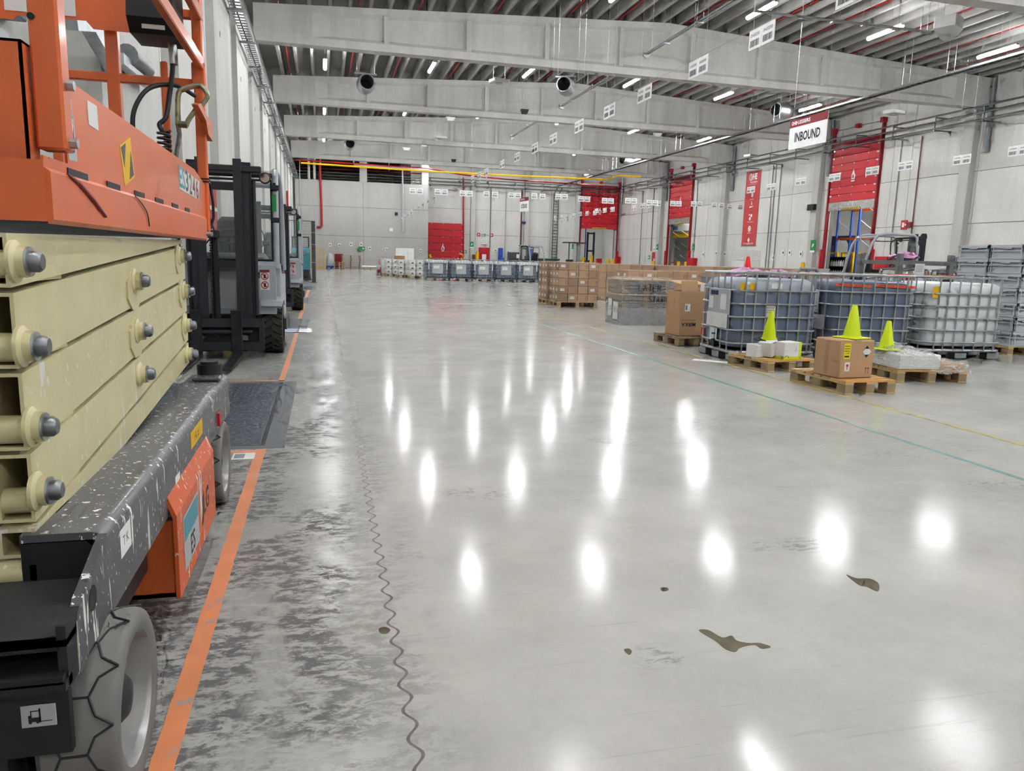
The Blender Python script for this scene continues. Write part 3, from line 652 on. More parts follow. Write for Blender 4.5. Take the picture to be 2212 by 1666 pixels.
# decals on the orange side panel
def decal(q, m, nm, off=.0015, x=DX1):
    p = [on_x(a, b, x) for a, b in q]; return wb(MB().prism([(v.y, v.z) for v in p], 'x', x, x+off), nm, m, lift)
decal([(258, 314), (280, 296), (290, 383), (269, 402)], 'yellow', 'hazard_sticker')
decal([(260, 318), (270, 309), (268, 362)], 'darkgrey', 'hazard_stripe', .002); decal([(281, 327), (288, 378), (279, 388)], 'darkgrey', 'hazard_stripe', .002)
decal([(187, 216), (208, 229), (212, 283), (191, 269)], 'paper', 'inspection_label')
decal([(385, 358), (430, 392), (429, 432), (387, 408)], 'offwhite', 'model_label')
p0 = on_x(408, 397, DX1+.002)
for i, chh in enumerate('ES3246'):
    q = on_x((390, 397, 404, 412, 419, 426)[i], (384, 389, 394, 401, 406, 412)[i], DX1+.002)
    lettering(chh, ('teal', 'teal', 'darkgrey', 'darkgrey', 'darkred', 'darkred')[i], lift, q-LO, (0, 1, 0), (0, 0, 1), .13, .02, width=.075)
decal([(136, 178), (152, 215), (158, 262), (162, 300), (166, 350), (148, 345)], 'lightgrey', 'maker_decal')
decal([(139, 190), (149, 215), (156, 258), (150, 256)], 'teal', 'decal_blue_band', .002); decal([(145, 262), (156, 262), (160, 330), (151, 332)], 'darkgrey', 'decal_grey_band', .002)
lettering('G', 'paper', lift, on_x(152, 274, DX1+.0025)-LO, (0, 0, 1), (0, -1, 0), .07, .01); lettering('E', 'paper', lift, on_x(147, 266, DX1+.0025)-LO, (0, 0, 1), (0, -1, 0), .05, .01)
wb(MB().tube(smooth_pts([on_x(x, y, DX1+.016) for x, y in ((292, 424), (305, 438), (318, 460), (323, 489))]), .002, 5), 'cable_tie', 'black', lift)
wb(MB().tube([on_x(x, y, DX1+.015) for x, y in ((146, 376), (170, 395), (200, 430), (229, 468))], [.003, .005, .006, .004], 5), 'scratch', 'darkred', lift)
wb(MB().tube([(-.585, 4.45, 1.60), (-.575, 4.47, 1.5), (-.575, 4.47, 1.42), (-.59, 4.45, 1.36)], .008, 6), 'edge_cable', 'black', lift, True)
for y in (4.28, 4.34): wb(MB().cyl((DX1, y, 1.325), (DX1+.035, y, 1.325), .012, 8), 'bolt', 'galv', lift)
for z in (1.615, 1.60): wb(MB().tube([(-.64, 4.37, z), (-.58, 4.37, z), (-.58, 4.43, z), (-.64, 4.43, z)], .004, 5, True), 'cable_tie', 'black', lift)
# ================================================================== FORKLIFTS
MT['fl_grey'] = mat('forklift_grey', 'a5aab0', .35, 0, .06, 6, .03, 30, .5, .2)
MT['fl_dark'] = mat('mast_black', '2c2e33', .45, .2, .12, 12)
MT['rubber'] = mat('black_rubber', '37342f', .8, 0, .12, 14, .2, 60)
MT['glass'] = mat('cab_glass', 'dfeae6', .02, 0, 0, alpha=.22, spec=.6)
MT['seat_black'] = mat('seat_vinyl', '1e2226', .45, 0, .1, 8)
def tyre(parent, c, r, w, rim='fl_dark'):
    x, y, z = c; rc = r-.022
    o = MB().lathe([(r*.55, -w/2), (rc*.93, -w/2), (rc, -w/2+.02), (rc, w/2-.02), (rc*.93, w/2), (r*.55, w/2)], 36, c, 'x', False).build('wheel', 'rubber', parent, True)
    tr = MB(); n = 20
    for i in range(n):
        for s in (-1, 1):
            vs = []
            for (u, da) in ((0.0, 0), (w/2-.005, .22)):
                for dd in (-.105, .105):
                    a = 2*math.pi*i/n+da+dd+(math.pi/n if s > 0 else 0)
                    for rr in (rc-.004, r): vs.append((x+s*(u-.01*(u == 0)), y+rr*math.cos(a), z+rr*math.sin(a)))
            tr.add(vs, [(0, 1, 3, 2), (4, 6, 7, 5), (0, 4, 5, 1), (2, 3, 7, 6), (1, 5, 7, 3), (0, 2, 6, 4)])
    tr.build('tread', 'rubber', o)
    MB().lathe([(r*.56, -w/2+.01), (r*.5, -w/2+.05), (.06, -w/2+.06), (.06, w/2-.06), (r*.5, w/2-.05), (r*.56, w/2-.01)], 24, c, 'x', False).build('rim', rim, o, True)
    return o
def warning_label(parent, x, y, z, w=.11, h=.24):
    o = MB().box(x-w/2, x+w/2, y-.002, y, z-h/2, z+h/2).build('warning_label', 'offwhite', parent)
    MB().box(x-w/2, x+w/2, y-.003, y-.002, z+h/2-.03, z+h/2).build('label_header', 'darkred', o)
    for dz in (.045, -.06):
        g = MB(); pts = [(x+.04*math.cos(2*math.pi*k/16), y-.003, z+dz+.04*math.sin(2*math.pi*k/16)) for k in range(16)]
        g.tube(pts, .005, 4, True); g.tube([(x-.028, y-.003, z+dz+.028), (x+.028, y-.003, z+dz-.028)], .005, 4); g.build('ban_ring', 'red', o)
        MB().box(x-.012, x+.012, y-.003, y-.002, z+dz-.025, z+dz+.02).build('ban_figure', 'black', o)
def make_forklift(label, mast=True, loc=(0, 0, 0), rz=0.0, name='forklift'):
    f = thing(name, label, 'forklift', loc, rz, 'grey counterbalance forklifts')
    # wheels
    for s in (-1, 1):
        tyre(f, (s*.50, 0, .30), .30, .24); tyre(f, (s*.40, 1.45, .24), .24, .18)
    # body: cowl, floor, counterweight, fenders
    MB().prism([(-.30, .50), (-.30, 1.08), (-.22, 1.13), (.02, 1.13), (.06, .55), (.06, .50)], 'x', -.555, .555).build('front_cowl', 'fl_grey', f)
    MB().rbox(-.56, .56, .02, 1.5, .30, .62, .03).build('chassis', 'fl_grey', f)
    MB().rbox(-.55, .55, .55, 1.75, .55, .98, .06).build('battery_cover', 'fl_grey', f)
    cw = MB().prism([(1.2, .25), (1.85, .25), (1.98, .5), (1.95, 1.02), (1.75, 1.12), (1.2, 1.05)], 'x', -.56, .56); cw.build('counterweight', 'fl_dark', f)
    for s in (-1, 1):
        fd = MB().prism([(-.36, .60), (-.34, .66), (-.2, .70), (.3, .70), (.36, .62), (.36, .57), (.3, .64), (-.2, .64), (-.3, .58)], 'x', s*.38, s*.62); fd.build('fender', 'fl_grey', f)
        side = MB().prism([(-.14, .50), (.25, .50), (.30, .30), (1.2, .30), (1.2, .95), (.35, .95), (.05, 1.10), (-.12, 1.06)], 'x', s*.555, s*.60); side.build('side_panel', 'fl_grey', f)
        MB().prism([(.28, .26), (1.15, .26), (1.15, .40), (.3, .40)], 'x', s*.59, s*.64).build('step', 'fl_dark', f)
    MB().prism([(-.308, .56), (-.308, 1.00)]+[(-.30, 1.00), (-.30, .56)], 'x', -.22, .16).build('cowl_hatch', 'lightgrey', f)
    # overhead guard
    for s in (-1, 1):
        x = s*.565
        MB().tube([(x, -.20, 1.05), (x, -.17, 1.7), (x, -.12, 2.13), (x*.985, -.02, 2.20)], .038, 10).build('front_pillar', 'fl_grey', f, True)
        MB().tube([(x*.985, -.02, 2.20), (x*.98, .75, 2.22), (x*.98, 1.0, 2.16), (x*.99, 1.15, 1.95), (x, 1.28, 1.5), (x, 1.36, 1.0)], .04, 10).build('roof_rail', 'fl_grey', f, True)
        MB().tube([(x*.99, -.165, 2.05), (x*.99, .55, 2.05), (x*.99, .62, 1.95), (x*.99, .55, 1.1), (x*.99, -.14, 1.1)], .016, 8, True).build('door_frame', 'black', f, True)
        for z in (2.0, 1.62): MB().rbox(x-.05, x+.05, -.22, -.14, z-.03, z+.03, .01).build('hinge', 'black', f)
    MB().tube([(-.53, -.13, 2.14), (.53, -.13, 2.14)], .03, 8).build('roof_crossbar', 'black', f, True); MB().tube([(-.55, 1.05, 2.12), (.55, 1.05, 2.12)], .035, 8).build('roof_crossbar', 'fl_grey', f, True)
    MB().box(-.55, .55, -.08, 1.0, 2.185, 2.20).build('roof_pane', 'glass', f)
    fr = MB().tube([(-.52, -.205, 1.14), (.52, -.205, 1.14), (.52, -.15, 2.08), (-.52, -.15, 2.08)], .018, 8, True); fr.build('windscreen_seal', 'black', f, True)
    MB().add([(-.52, -.205, 1.14), (.52, -.205, 1.14), (.52, -.15, 2.08), (-.52, -.15, 2.08)], [(0, 1, 2, 3)]).build('windscreen', 'glass', f)
    MB().tube([(-.35, -.23, 1.16), (-.12, -.225, 1.45), (-.20, -.22, 1.70)], .01, 6).build('wiper', 'black', f)
    # seat and controls
    MB().rbox(-.26, .26, .42, .95, .98, 1.14, .06).build('seat', 'seat_black', f, True)
    bk = MB().rbox(-.25, .25, -.07, .07, 0, .62, .065); bk.xf(Matrix.Translation((0, .95, 1.08)) @ Matrix.Rotation(R_(-10), 4, 'X')); bk.build('backrest', 'seat_black', f, True)
    sw = MB(); sw.tube([(.175*math.cos(2*math.pi*k/24), .175*math.sin(2*math.pi*k/24), 0) for k in range(24)], .014, 8, True); sw.cyl((-.17, 0, 0), (.17, 0, 0), .012, 6); sw.cyl((0, 0, 0), (0, 0, -.35), .022, 8)
    sw.xf(Matrix.Translation((-.02, .22, 1.42)) @ Matrix.Rotation(R_(-62+90), 4, 'X')); sw.build('steering_wheel', 'black', f, True)
    MB().rbox(-.46, .46, -.12, .10, 1.05, 1.22, .05).build('dashboard', 'darkgrey', f, True)
    MB().rbox(.24, .50, .3, .7, 1.1, 1.22, .03).build('armrest', 'black', f, True)
    # work lamp, sticker, labels
    for s in (1, -1):
        o = MB().lathe([(.05, .05), (.068, .0), (.06, -.02)], 18, (s*.46, -.24, 2.10), 'y').build('work_lamp', 'black', f, True)
        MB().cyl((s*.46, -.262, 2.10), (s*.46, -.264, 2.10), .052, 18).build('lens', 'chrome', o, True)
    MB().box(.53, .58, -.218, -.214, 1.72, 1.92).build('sticker', 'green', f)
    warning_label(f, .43, -.302, .91)
    MB().box(.28, .38, -.303, -.301, .93, 1.0).build('name_plate', 'black', f); lettering('STILL', 'lightgrey', f, (.33, -.3045, .965), (1, 0, 0), (0, 0, 1), .035, .002)
    if not mast: return f
    # mast
    for s in (-1, 1):
        xo = -.02+s*.29
        m = MB(); m.box(xo-.05, xo+.05, -.52, -.505, .10, 2.24); m.box(xo-.05, xo+.05, -.41, -.395, .10, 2.24); m.box(min(xo+s*.03, xo+s*.05), max(xo+s*.03, xo+s*.05), -.52, -.395, .10, 2.24); m.build('outer_rail', 'fl_dark', f)
        xi = -.02+s*.20
        m = MB(); m.box(xi-.045, xi+.045, -.56, -.545, .08, 2.27); m.box(min(xi+s*.02, xi+s*.04), max(xi+s*.02, xi+s*.04), -.56, -.43, .08, 2.27); m.build('inner_rail', 'fl_dark', f)
        MB().cyl((-.02+s*.36, -.42, .5), (-.02+s*.36, -.42, 2.05), .028, 12).build('side_cylinder', 'fl_dark', f, True)
    MB().rbox(-.34, .44, -.55, -.47, 2.13, 2.20, .01).build('mast_crossbar', 'fl_dark', f); MB().box(-.30, .26, -.43, -.38, 1.93, 2.02).build('mast_crossbar', 'fl_dark', f); MB().box(-.30, .26, -.43, -.38, 1.05, 1.13).build('mast_crossbar', 'fl_dark', f)
    MB().cyl((-.10, -.46, .2), (-.10, -.46, 1.40), .04, 14).build('lift_cylinder', 'fl_dark', f, True)
    for dx in (-.035, .035):
        c = MB()
        for i in range(38): c.cbox((-.10+dx, -.53, .34+.029*i), (.024 if i % 2 else .016, .014, .024))
        c.build('chain', 'black', f)
    MB().rbox(-.17, -.03, -.56, -.42, 1.38, 1.47, .01).build('chain_head', 'fl_dark', f)
    # carriage
    for z0, z1 in ((.37, .47), (.10, .20)): MB().rbox(-.42, .42, -.66, -.60, z0, z1, .006).build('carriage_bar', 'fl_dark', f)
    for s in (-1, 1): MB().rbox(s*.40-.03, s*.40+.03, -.65, -.57, .10, .45, .005).build('carriage_side', 'fl_dark', f)
    MB().cyl((-.33, -.61, .315), (.30, -.61, .315), .03, 14).build('shift_cylinder', 'fl_dark', f, True)
    MB().box(-.42, .42, -.575, -.56, .12, .46).build('carriage_back', 'black', f)
    MB().tube([(-.2, -.62, .28), (-.25, -.64, .2), (-.15, -.64, .15), (-.05, -.63, .18), (-.08, -.62, .27)], .009, 6).build('hydraulic_hose', 'black', f, True)
    for x in (-.28, .20): MB().rbox(x-.05, x+.05, -.63, -.60, .21, .28, .01).build('roller_bracket', 'galv_dark', f)
    for x in (.135, -.30):
        k = MB(); k.rbox(x-.06, x+.06, -.72, -.675, .06, .57, .006)
        k.add([(x-.06, -.72, .03), (x+.06, -.72, .03), (x+.06, -.72, .075), (x-.06, -.72, .075), (x-.045, -1.80, .035), (x+.045, -1.80, .035), (x+.045, -1.80, .045), (x-.045, -1.80, .045)],
              [(0, 1, 2, 3), (4, 7, 6, 5), (0, 4, 5, 1), (1, 5, 6, 2), (2, 6, 7, 3), (3, 7, 4, 0)]); k.box(x-.06, x+.06, -.72, -.675, .03, .075)
        k.build('fork', mat('worn_fork_steel', '3a3a3d', .35, .7, .2, 10), f)
    return f
fk1 = make_forklift('grey forklift with black mast and lowered forks beside the scissor lift', True, (-1.1, 9.78, 0))
fk2 = make_forklift('grey forklift parked behind the front forklift, beside the mesh fence', True, (-1.04, 17.25, 0))
# ------------------------------------------------------------------ floor scrubber behind the mesh fence
sc = thing('ride_on_scrubber', 'teal ride-on floor scrubber behind the mesh fence', 'floor scrubber', (-.95, 36.2, 0))
MB().rbox(-.40, .40, -.6, .7, .12, .55, .06).build('base', 'dark', sc); MB().prism([(-.62, .5), (-.62, 1.25), (-.5, 1.45), (-.1, 1.5), (.0, 1.0), (.6, 1.0), (.7, .5)], 'x', -.40, .42).build('tank', 'teal', sc)
MB().rbox(-.2, .25, -.64, -.60, 1.15, 1.32, .02).build('display', 'midgrey', sc); MB().rbox(-.25, .25, .1, .55, 1.0, 1.12, .04).build('seat', 'black', sc)
for s in (-1, 1): MB().tube([(s*.36, -.3, 1.4), (s*.36, -.25, 1.95), (s*.36, .5, 1.95), (s*.36, .6, 1.0)], .025, 6).build('canopy_bar', 'dark', sc)
MB().box(-.38, .38, -.3, .55, 1.94, 1.98).build('canopy', 'dark', sc)
MB().rbox(-.45, .45, -.72, -.55, .04, .14, .02).build('brush_deck', 'black', sc)
for s in (-1, 1): MB().cyl((s*.34, .4, .16), (s*.42, .4, .16), .16, 18).build('wheel', 'rubber', sc, True)
# ------------------------------------------------------------------ mesh fence
mf = thing('mesh_fence', 'grey wire mesh fence panel with steel post behind the forklifts', 'fence', (-.36, 33.6, 0))
MB().rbox(-.07, .09, -.06, .06, 0, 2.6, .005).build('post', 'darkgrey', mf); MB().box(-.12, .16, -.1, .1, 0, .015).build('foot_plate', 'darkgrey', mf)
for z in (.85, 1.6, 2.1): MB().box(-.08, .10, -.065, .065, z, z+.02).build('clamp', 'galv', mf)
w = MB()
for i in range(22): w.box(-1.75+.078*i, -1.745+.078*i, -.003, .003, .12, 2.58)
for k in range(33): w.box(-1.78, -.06, -.004, .004, .14+.076*k, .145+.076*k)
tag(w.build('wire_mesh', 'darkgrey', mf), kind='stuff')
MB().box(-1.78, -.06, -.012, .012, 2.57, 2.6).build('frame_bar', 'darkgrey', mf); MB().box(-1.78, -.06, -.012, .012, .1, .13).build('frame_bar', 'darkgrey', mf)
# ------------------------------------------------------------------ dock levellers
def tread_plate():
    t = NT('tread_plate'); v = t.mapping((1, 1, 1))
    w = t.n('ShaderNodeTexVoronoi', i_Scale=22.0); t.l(v, w.inputs['Vector'])
    h = t.ramp(w.outputs[0], .12, .3, (1, 1, 1, 1), (0, 0, 0, 1))
    n = t.noise(3, 5); t.l(t.mix(.5, t.ramp(n, .3, .7, lin('3c424b'), lin('565c66')), t.ramp(h, 0, 1, lin('434953'), lin('6e747e'))), t.b.inputs['Base Color'])
    t.b.inputs['Metallic'].default_value = .4; t.b.inputs['Roughness'].default_value = .45; t.bump(h, .6, .004); return t.m
MT['tread_plate'] = tread_plate(); MT['pit_frame'] = mat('pit_frame_grey', '5b5e62', .5, .2, .15, 6)
lab = ['black tread-plate dock leveller in the floor beside the scissor lift', 'dock leveller beyond the front forklift, lit by a slit of daylight', 'dock leveller plate beside the second forklift', 'dock leveller plate in front of the mesh fence']
bump_me = MB()
for i in range(34):
    for k in range(46):
        x = -.10-.044*i-(.011 if k % 2 else 0); y = .08+.0525*k; a = .012
        bump_me.add([(x-a, y-.005, .0025), (x+a, y+.005, .0025), (x+a-.004, y+.011, .0025), (x-a-.004, y+.002, .0025), (x, y+.003, .006)], [(0, 1, 4), (1, 2, 4), (2, 3, 4), (3, 0, 4)])
bump_me = bump_me.mesh('tread_stud', 'tread_plate')
for k in range(4):
    y0 = 4.92+7.28*k
    d = thing('dock_leveller', lab[k], 'dock leveller', (-.38, y0, 0), 0, 'dock levellers along the left wall')
    MB().rbox(-1.95, -.03, .04, 2.48, -.01, .0025, .0008).build('plate', 'tread_plate', d); MB().box(-1.95, .125, -.04, .03, 0, .0012).build('frame', 'pit_frame', d); MB().box(-1.95, .125, 2.50, 2.56, 0, .0012).build('frame', 'pit_frame', d); MB().box(.0, .125, .03, 2.50, 0, .0012).build('frame', 'pit_frame', d)
    MB().box(-.03, .0, .03, 2.5, 0, .0008).build('gap', 'black', d)
    if k == 0: tag(put(bump_me, 'tread_stud', d), kind='stuff')
# daylight slit under the second dock door (door ajar): bright outdoors seen by the floor only as light
# ------------------------------------------------------------------ painted floor lines
def worn_paint(name, col, wear=.5, rough=.5):
    t = NT(name); c = lin(col); n = t.noise(14, 6, .7, t.mapping((1, .6, 1))); b = t.noise(2.0, 3)
    m = t.math('MULTIPLY', t.ramp(n, .62-.1*wear, .66-.1*wear), t.ramp(b, .40, .55))
    base = t.ramp(t.noise(5, 5), .3, .7, tuple(v*.82 for v in c[:3])+(1,), c)
    t.l(t.mix(t.math('MULTIPLY', m, .9), base, lin('8d8a86')), t.b.inputs['Base Color']); t.b.inputs['Roughness'].default_value = rough; return t.m
MT['line_orange'] = worn_paint('orange_floor_paint', 'db8552', .5); MT['line_yellow'] = worn_paint('yellow_floor_paint', 'cbbb62', 1.2, .3); MT['line_teal'] = worn_paint('teal_floor_paint', '7faea4',.9,.25)
def line(label, x0, x1, y0, y1, m, wob=0.0):
    n = max(2, int((y1-y0)/.05)); vs = []; fs = []
    for i in range(n+1):
        y = y0+(y1-y0)*i/n; e = lambda: random.uniform(-wob, wob)
        a, b = x0+e(), x1+e(); vs += [(a, y, .0012), (b, y, .0012), (a, y, 0), (b, y, 0)]
    for i in range(n): k = 4*i; fs += [(k, k+1, k+5, k+4), (k+1, k+3, k+7, k+5), (k+2, k, k+4, k+6)]
    fs += [(0, 2, 3, 1), (4*n, 4*n+1, 4*n+3, 4*n+2)]
    return tag(MB().add(vs, fs).build('painted_line', m), label, 'floor marking', 'painted floor lines')
line('worn orange floor line beside the scissor lift wheels, nearest stretch', -.425, -.365, 1.2, 4.86, 'line_orange', .002)
line('orange floor line beside the front forklift', -.43, -.375, 7.52, 12.1, 'line_orange', .002)
line('short orange floor line beside the second forklift', -.47, -.40, 14.85, 19.4, 'line_orange', .002)
line('far orange floor line before the mesh fence', -.50, -.42, 22.1, 26.6, 'line_orange', .002)
tag(MB().box(-1.3, -.375, 7.52, 7.57, 0, .0012).build('painted_line', 'line_orange'), 'orange cross line behind the near dock leveller', 'floor marking', 'painted floor lines')
tag(MB().box(-.62, -.365, 4.78, 4.84, 0, .0011).build('painted_line', 'line_orange'), 'short orange cross mark in front of the near dock leveller', 'floor marking', 'painted floor lines')
line('yellow floor line along the pallets on the right', 4.91, 4.96, 2.6, 20.0, 'line_yellow', .001)
line('teal floor line crossing the aisle on the right', 4.10, 4.14, 2.6, 24.0, 'line_teal', .002)
tag(MB().box(3.0, 5.0, 20.0, 20.05, 0, .001).build('painted_line', 'line_yellow'), 'faint yellow cross line far down the aisle', 'floor marking', 'painted floor lines')
# floor label plate by the dock leveller
fp = thing('label_plate', 'small white floor label beside the rear lift wheel', 'label', (-.47, 4.70, 0)); MB().box(-.08, .05, -.075, .075, 0, .0014).build('plate', 'offwhite', fp); MB().box(-.07, -.01, -.05, .05, .0014, .0018).build('print', 'midgrey', fp)
# sheet of paper on the floor
pp = MB().cbox((0, 0, .001), (.55, .16, .002)); o = pp.build('paper_sheet', 'paper'); o.location = on_z(1543, 781); o.rotation_euler = (0, 0, -.75); tag(o, 'white paper strip lying on the floor by the yellow line', 'paper')
# ------------------------------------------------------------------ puddles and spots
MT['puddle'] = mat('oily_water', '6b6350', .03, 0, .2, 8, spec=.6)
def puddle(label, pxs, z=.0012):
    pts = [on_z(x, y) for x, y in pxs]; c = sum(pts, Vector())/len(pts); out = []
    n = len(pts)
    for i in range(n):
        p0, p1, p2, p3 = pts[i-1], pts[i], pts[(i+1) % n], pts[(i+2) % n]
        for k in range(4):
            t = k/4; out.append(.5*((2*p1)+(p2-p0)*t+(2*p0-5*p1+4*p2-p3)*t*t+(3*p1-p0-3*p2+p3)*t**3))
    mb = MB().prism([(q.x-c.x, q.y-c.y) for q in out], 'z', 0, z); o = mb.build('puddle', 'puddle'); o.location = (c.x, c.y, 0); return tag(o, label, 'puddle', 'wet spots on the floor')
puddle('long ragged puddle on the floor at lower right', [(1510, 1363), (1530, 1362), (1560, 1378), (1580, 1374), (1592, 1385), (1618, 1390), (1640, 1390), (1665, 1398), (1645, 1402), (1630, 1394), (1600, 1399), (1588, 1409), (1566, 1402), (1545, 1385)])
puddle('small brown puddle nearer the right edge', [(1828, 1242), (1850, 1250), (1880, 1251), (1898, 1262), (1896, 1278), (1872, 1268), (1855, 1264)])
puddle('round wet spot beside the wavy joint', [(818, 1359), (832, 1355), (843, 1361), (836, 1369), (822, 1368)])
puddle('tiny round wet spot in the middle of the aisle', [(1427, 1271), (1440, 1270), (1444, 1275), (1432, 1278)])
puddle('tiny dark wet spot left of the long puddle', [(1348, 1404), (1358, 1402), (1365, 1408), (1360, 1415), (1352, 1410)])
# ================================================================== GOODS ON THE RIGHT
def wood(name, a, b):
    t = NT(name); n = t.noise(6, 6, .6, t.mapping((3, 30, 30))); n2 = t.noise(2.5, 4)
    t.l(t.mix(.5, t.ramp(n, .3, .7, lin(a), lin(b)), t.ramp(n2, .3, .7, lin(a), lin(b))), t.b.inputs['Base Color']); t.b.inputs['Roughness'].default_value = .75; t.bump(n, .15, .003); return t.m
MT['wood'] = wood('pallet_wood', 'a98c63', 'd9bf8f'); MT['wood_warm'] = wood('pallet_wood_warm', 'c08b45', 'e0b06a'); MT['wood_old'] = wood('pallet_wood_old', '7d6a52', 'a38f72'); MT['block'] = wood('pressed_block', '8a7758', 'a8946f')
def board_mat(name, a): return mat(name, a, .75, 0, .06, 2.5, .05, 30, .3)
MT['carton'] = board_mat('brown_cardboard', 'b08a66'); MT['carton2'] = board_mat('brown_cardboard_light', 'bd9873'); MT['carton3'] = board_mat('brown_cardboard_dark', 'a37e5c')
def film(name, alpha, col='f2f2f2'):
    t = NT(name); n = t.noise(9, 6, .7, t.mapping((1, 1, 3)), 1.5); n2 = t.noise(30, 4, .6, t.mapping((1, 1, 4)), 2.0)
    t.b.inputs['Base Color'].default_value = lin(col); t.b.inputs['Roughness'].default_value = .12; t.b.inputs['Specular IOR Level'].default_value = .8
    t.l(t.ramp(n, .45, .75, (alpha*.5,)*3+(1,), (min(1, alpha*2.2),)*3+(1,)), t.b.inputs['Alpha'])
    t.bump(t.math('ADD', n, t.math('MULTIPLY', n2, .5)), .9, .02); return t.m
MT['film'] = film('stretch_film', .13); MT['film_thick'] = film('stretch_film_thick', .30)
# ---- pallets: boards and blocks are parts
_pm = {}
def pallet_parts(root, w, d, z=0.0, nb=7, m='wood', warm=True, h=.14):
    """w along local x (boards run along x), d along y"""
    k = (w, d, nb, m, h)
    if k not in _pm:
        bw = d/(nb+(nb-1)*.35)
        _pm[k] = (bw, MB().rbox(-w/2, w/2, -bw/2, bw/2, 0, .02, .002).mesh('deck_board', m), MB().rbox(-w/2, w/2, -bw/2, bw/2, 0, .02, .002).mesh('deck_board', 'wood_warm'),
                  MB().rbox(-.05, .05, -.065, .065, 0, h-.06, .004).mesh('block', 'block'), MB().rbox(-.05, .05, -d/2, d/2, 0, .02, .002).mesh('stringer_board', m), MB().rbox(-.05, .05, -d/2, d/2, 0, .02, .002).mesh('bottom_board', m))
    bw, b1, b2, bl, sb, bb = _pm[k]
    for i in range(nb):
        y = -d/2+bw/2+(d-bw)*i/(nb-1); put(b2 if (warm and i in (0, 1, 4)) else b1, 'deck_board', root, loc=(0, y, z+h-.02))
    for x in (-w/2+.05, 0, w/2-.05):
        put(sb, 'stringer_board', root, loc=(x, 0, z+h-.04)); put(bb, 'bottom_board', root, loc=(x, 0, z))
        for y in (-d/2+.065, 0, d/2-.065): put(bl, 'block', root, loc=(x, y, z+.02))
def pallet(label, loc, rz, w, d, group='empty-topped pallets by the yellow line', **kw):
    t = thing('wooden_pallet', label, 'pallet', loc, rz, group); pallet_parts(t, w, d, **kw); return t
# ---- loaded pallets of cartons
_cm = {}
def carton_mesh(w, d, h, m):
    k = (round(w, 3), round(d, 3), round(h, 3), m)
    if k not in _cm: _cm[k] = MB().rbox(-w/2, w/2, -d/2, d/2, 0, h, .006).mesh('carton', m)
    return _cm[k]
_lm = MB().box(-.06, .06, -.001, 0, -.035, .035).mesh('carton_label', 'paper')
_am = MB().box(-.03, -.02, -.001, 0, -.05, .05).box(.02, .03, -.001, 0, -.05, .05).mesh('arrow_mark', 'dark')
def loaded(label, loc, rz, nx, ny, nz, cw, cd, chh, group='shrink-wrapped pallets of brown cartons', pal=True, wrap='film', marks=True, hollow=True, mats=('carton', 'carton2', 'carton3'), jitter=.006, name='carton_pallet', cat='pallet load'):
    t = thing(name, label, cat, loc, rz, group); W, D = nx*cw, ny*cd
    z0 = .144 if pal else 0.0
    if pal: pallet_parts(t, W, D, 0, 5, warm=False, h=.144)
    for k in range(nz):
        for i in range(nx):
            for j_ in range(ny):
                if hollow and 0 < i < nx-1 and 0 < j_ < ny-1 and k < nz-1: continue
                x = -W/2+cw*(i+.5)+random.uniform(-jitter, jitter); y = -D/2+cd*(j_+.5)+random.uniform(-jitter, jitter)
                c = put(carton_mesh(cw-.008, cd-.008, chh-.005, random.choice(mats)), 'carton', t, loc=(x, y, z0+k*chh))
                if marks and j_ == 0:
                    put(_am, 'arrow_mark', c, loc=(cw*.36, -cd/2+.003, chh*.45))
                    if (i+k) % 3 == 1: put(_lm, 'carton_label', c, loc=(-.02, -cd/2+.003, chh*.5))
                if marks and i == 0: 
                    o = put(_lm, 'carton_label', c, loc=(-cw/2+.003, 0, chh*.5)); o.rotation_euler = (0, 0, -math.pi/2)
    if wrap:
        e = .015; rr_loft([(W+2*e, D+2*e, z0-.03, .03), (W+2*e, D+2*e, z0+nz*chh*.5, .03), (W+2*e, D+2*e, z0+nz*chh+.005, .03), (W*.85, D*.85, z0+nz*chh+.02, .03)], cap=True).build('stretch_film', wrap, t, True)
    return t
def rr_ring(w, d, z, r, n=5):
    out = []
    for (sx, sy, a0) in ((1, 1, 0), (-1, 1, 90), (-1, -1, 180), (1, -1, 270)):
        cx, cy = sx*(w/2-r), sy*(d/2-r)
        for i in range(n+1):
            a = R_(a0+90*i/n); out.append((cx+r*math.cos(a), cy+r*math.sin(a), z))
    return out
def rr_loft(secs, n=5, cap=True):
    mb = MB(); vs = []; m = 4*(n+1)
    for (w, d, z, r) in secs: vs += rr_ring(w, d, z, min(r, w*.49, d*.49), n)
    fs = [(i*m+k, i*m+(k+1) % m, (i+1)*m+(k+1) % m, (i+1)*m+k) for i in range(len(secs)-1) for k in range(m)]
    if cap: fs += [tuple(range(m-1, -1, -1)), tuple(range((len(secs)-1)*m, len(secs)*m))]
    return mb.add(vs, fs)
# ---- IBC tanks
def ibc_plastic(name, low, high, level):
    t = NT(name); sep = t.n('ShaderNodeSeparateXYZ'); t.l(t.co.outputs['Object'], sep.inputs[0])
    z = t.math('ADD', sep.outputs[2], t.math('MULTIPLY', t.noise(4, 4, .6, t.mapping((1, 1, .4))), .16))
    t.l(t.ramp(z, level, level+.02, lin(low), lin(high)), t.b.inputs['Base Color']) if level < 1 else t.b.inputs['Base Color'].__setattr__('default_value', lin(low))
    t.b.inputs['Roughness'].default_value = .32; t.bump(t.noise(7, 3), .15, .02); return t.m
MT['ibc_blue'] = ibc_plastic('ibc_filled_plastic', '66738a', 'a8b1bb', .97); MT['ibc_white'] = mat('ibc_white_plastic', 'dfe3e4', .35, 0, .04, 3, .1, 7); MT['ibc_far'] = ibc_plastic('ibc_far_plastic', '69788c', 'e3e6e6', .99)
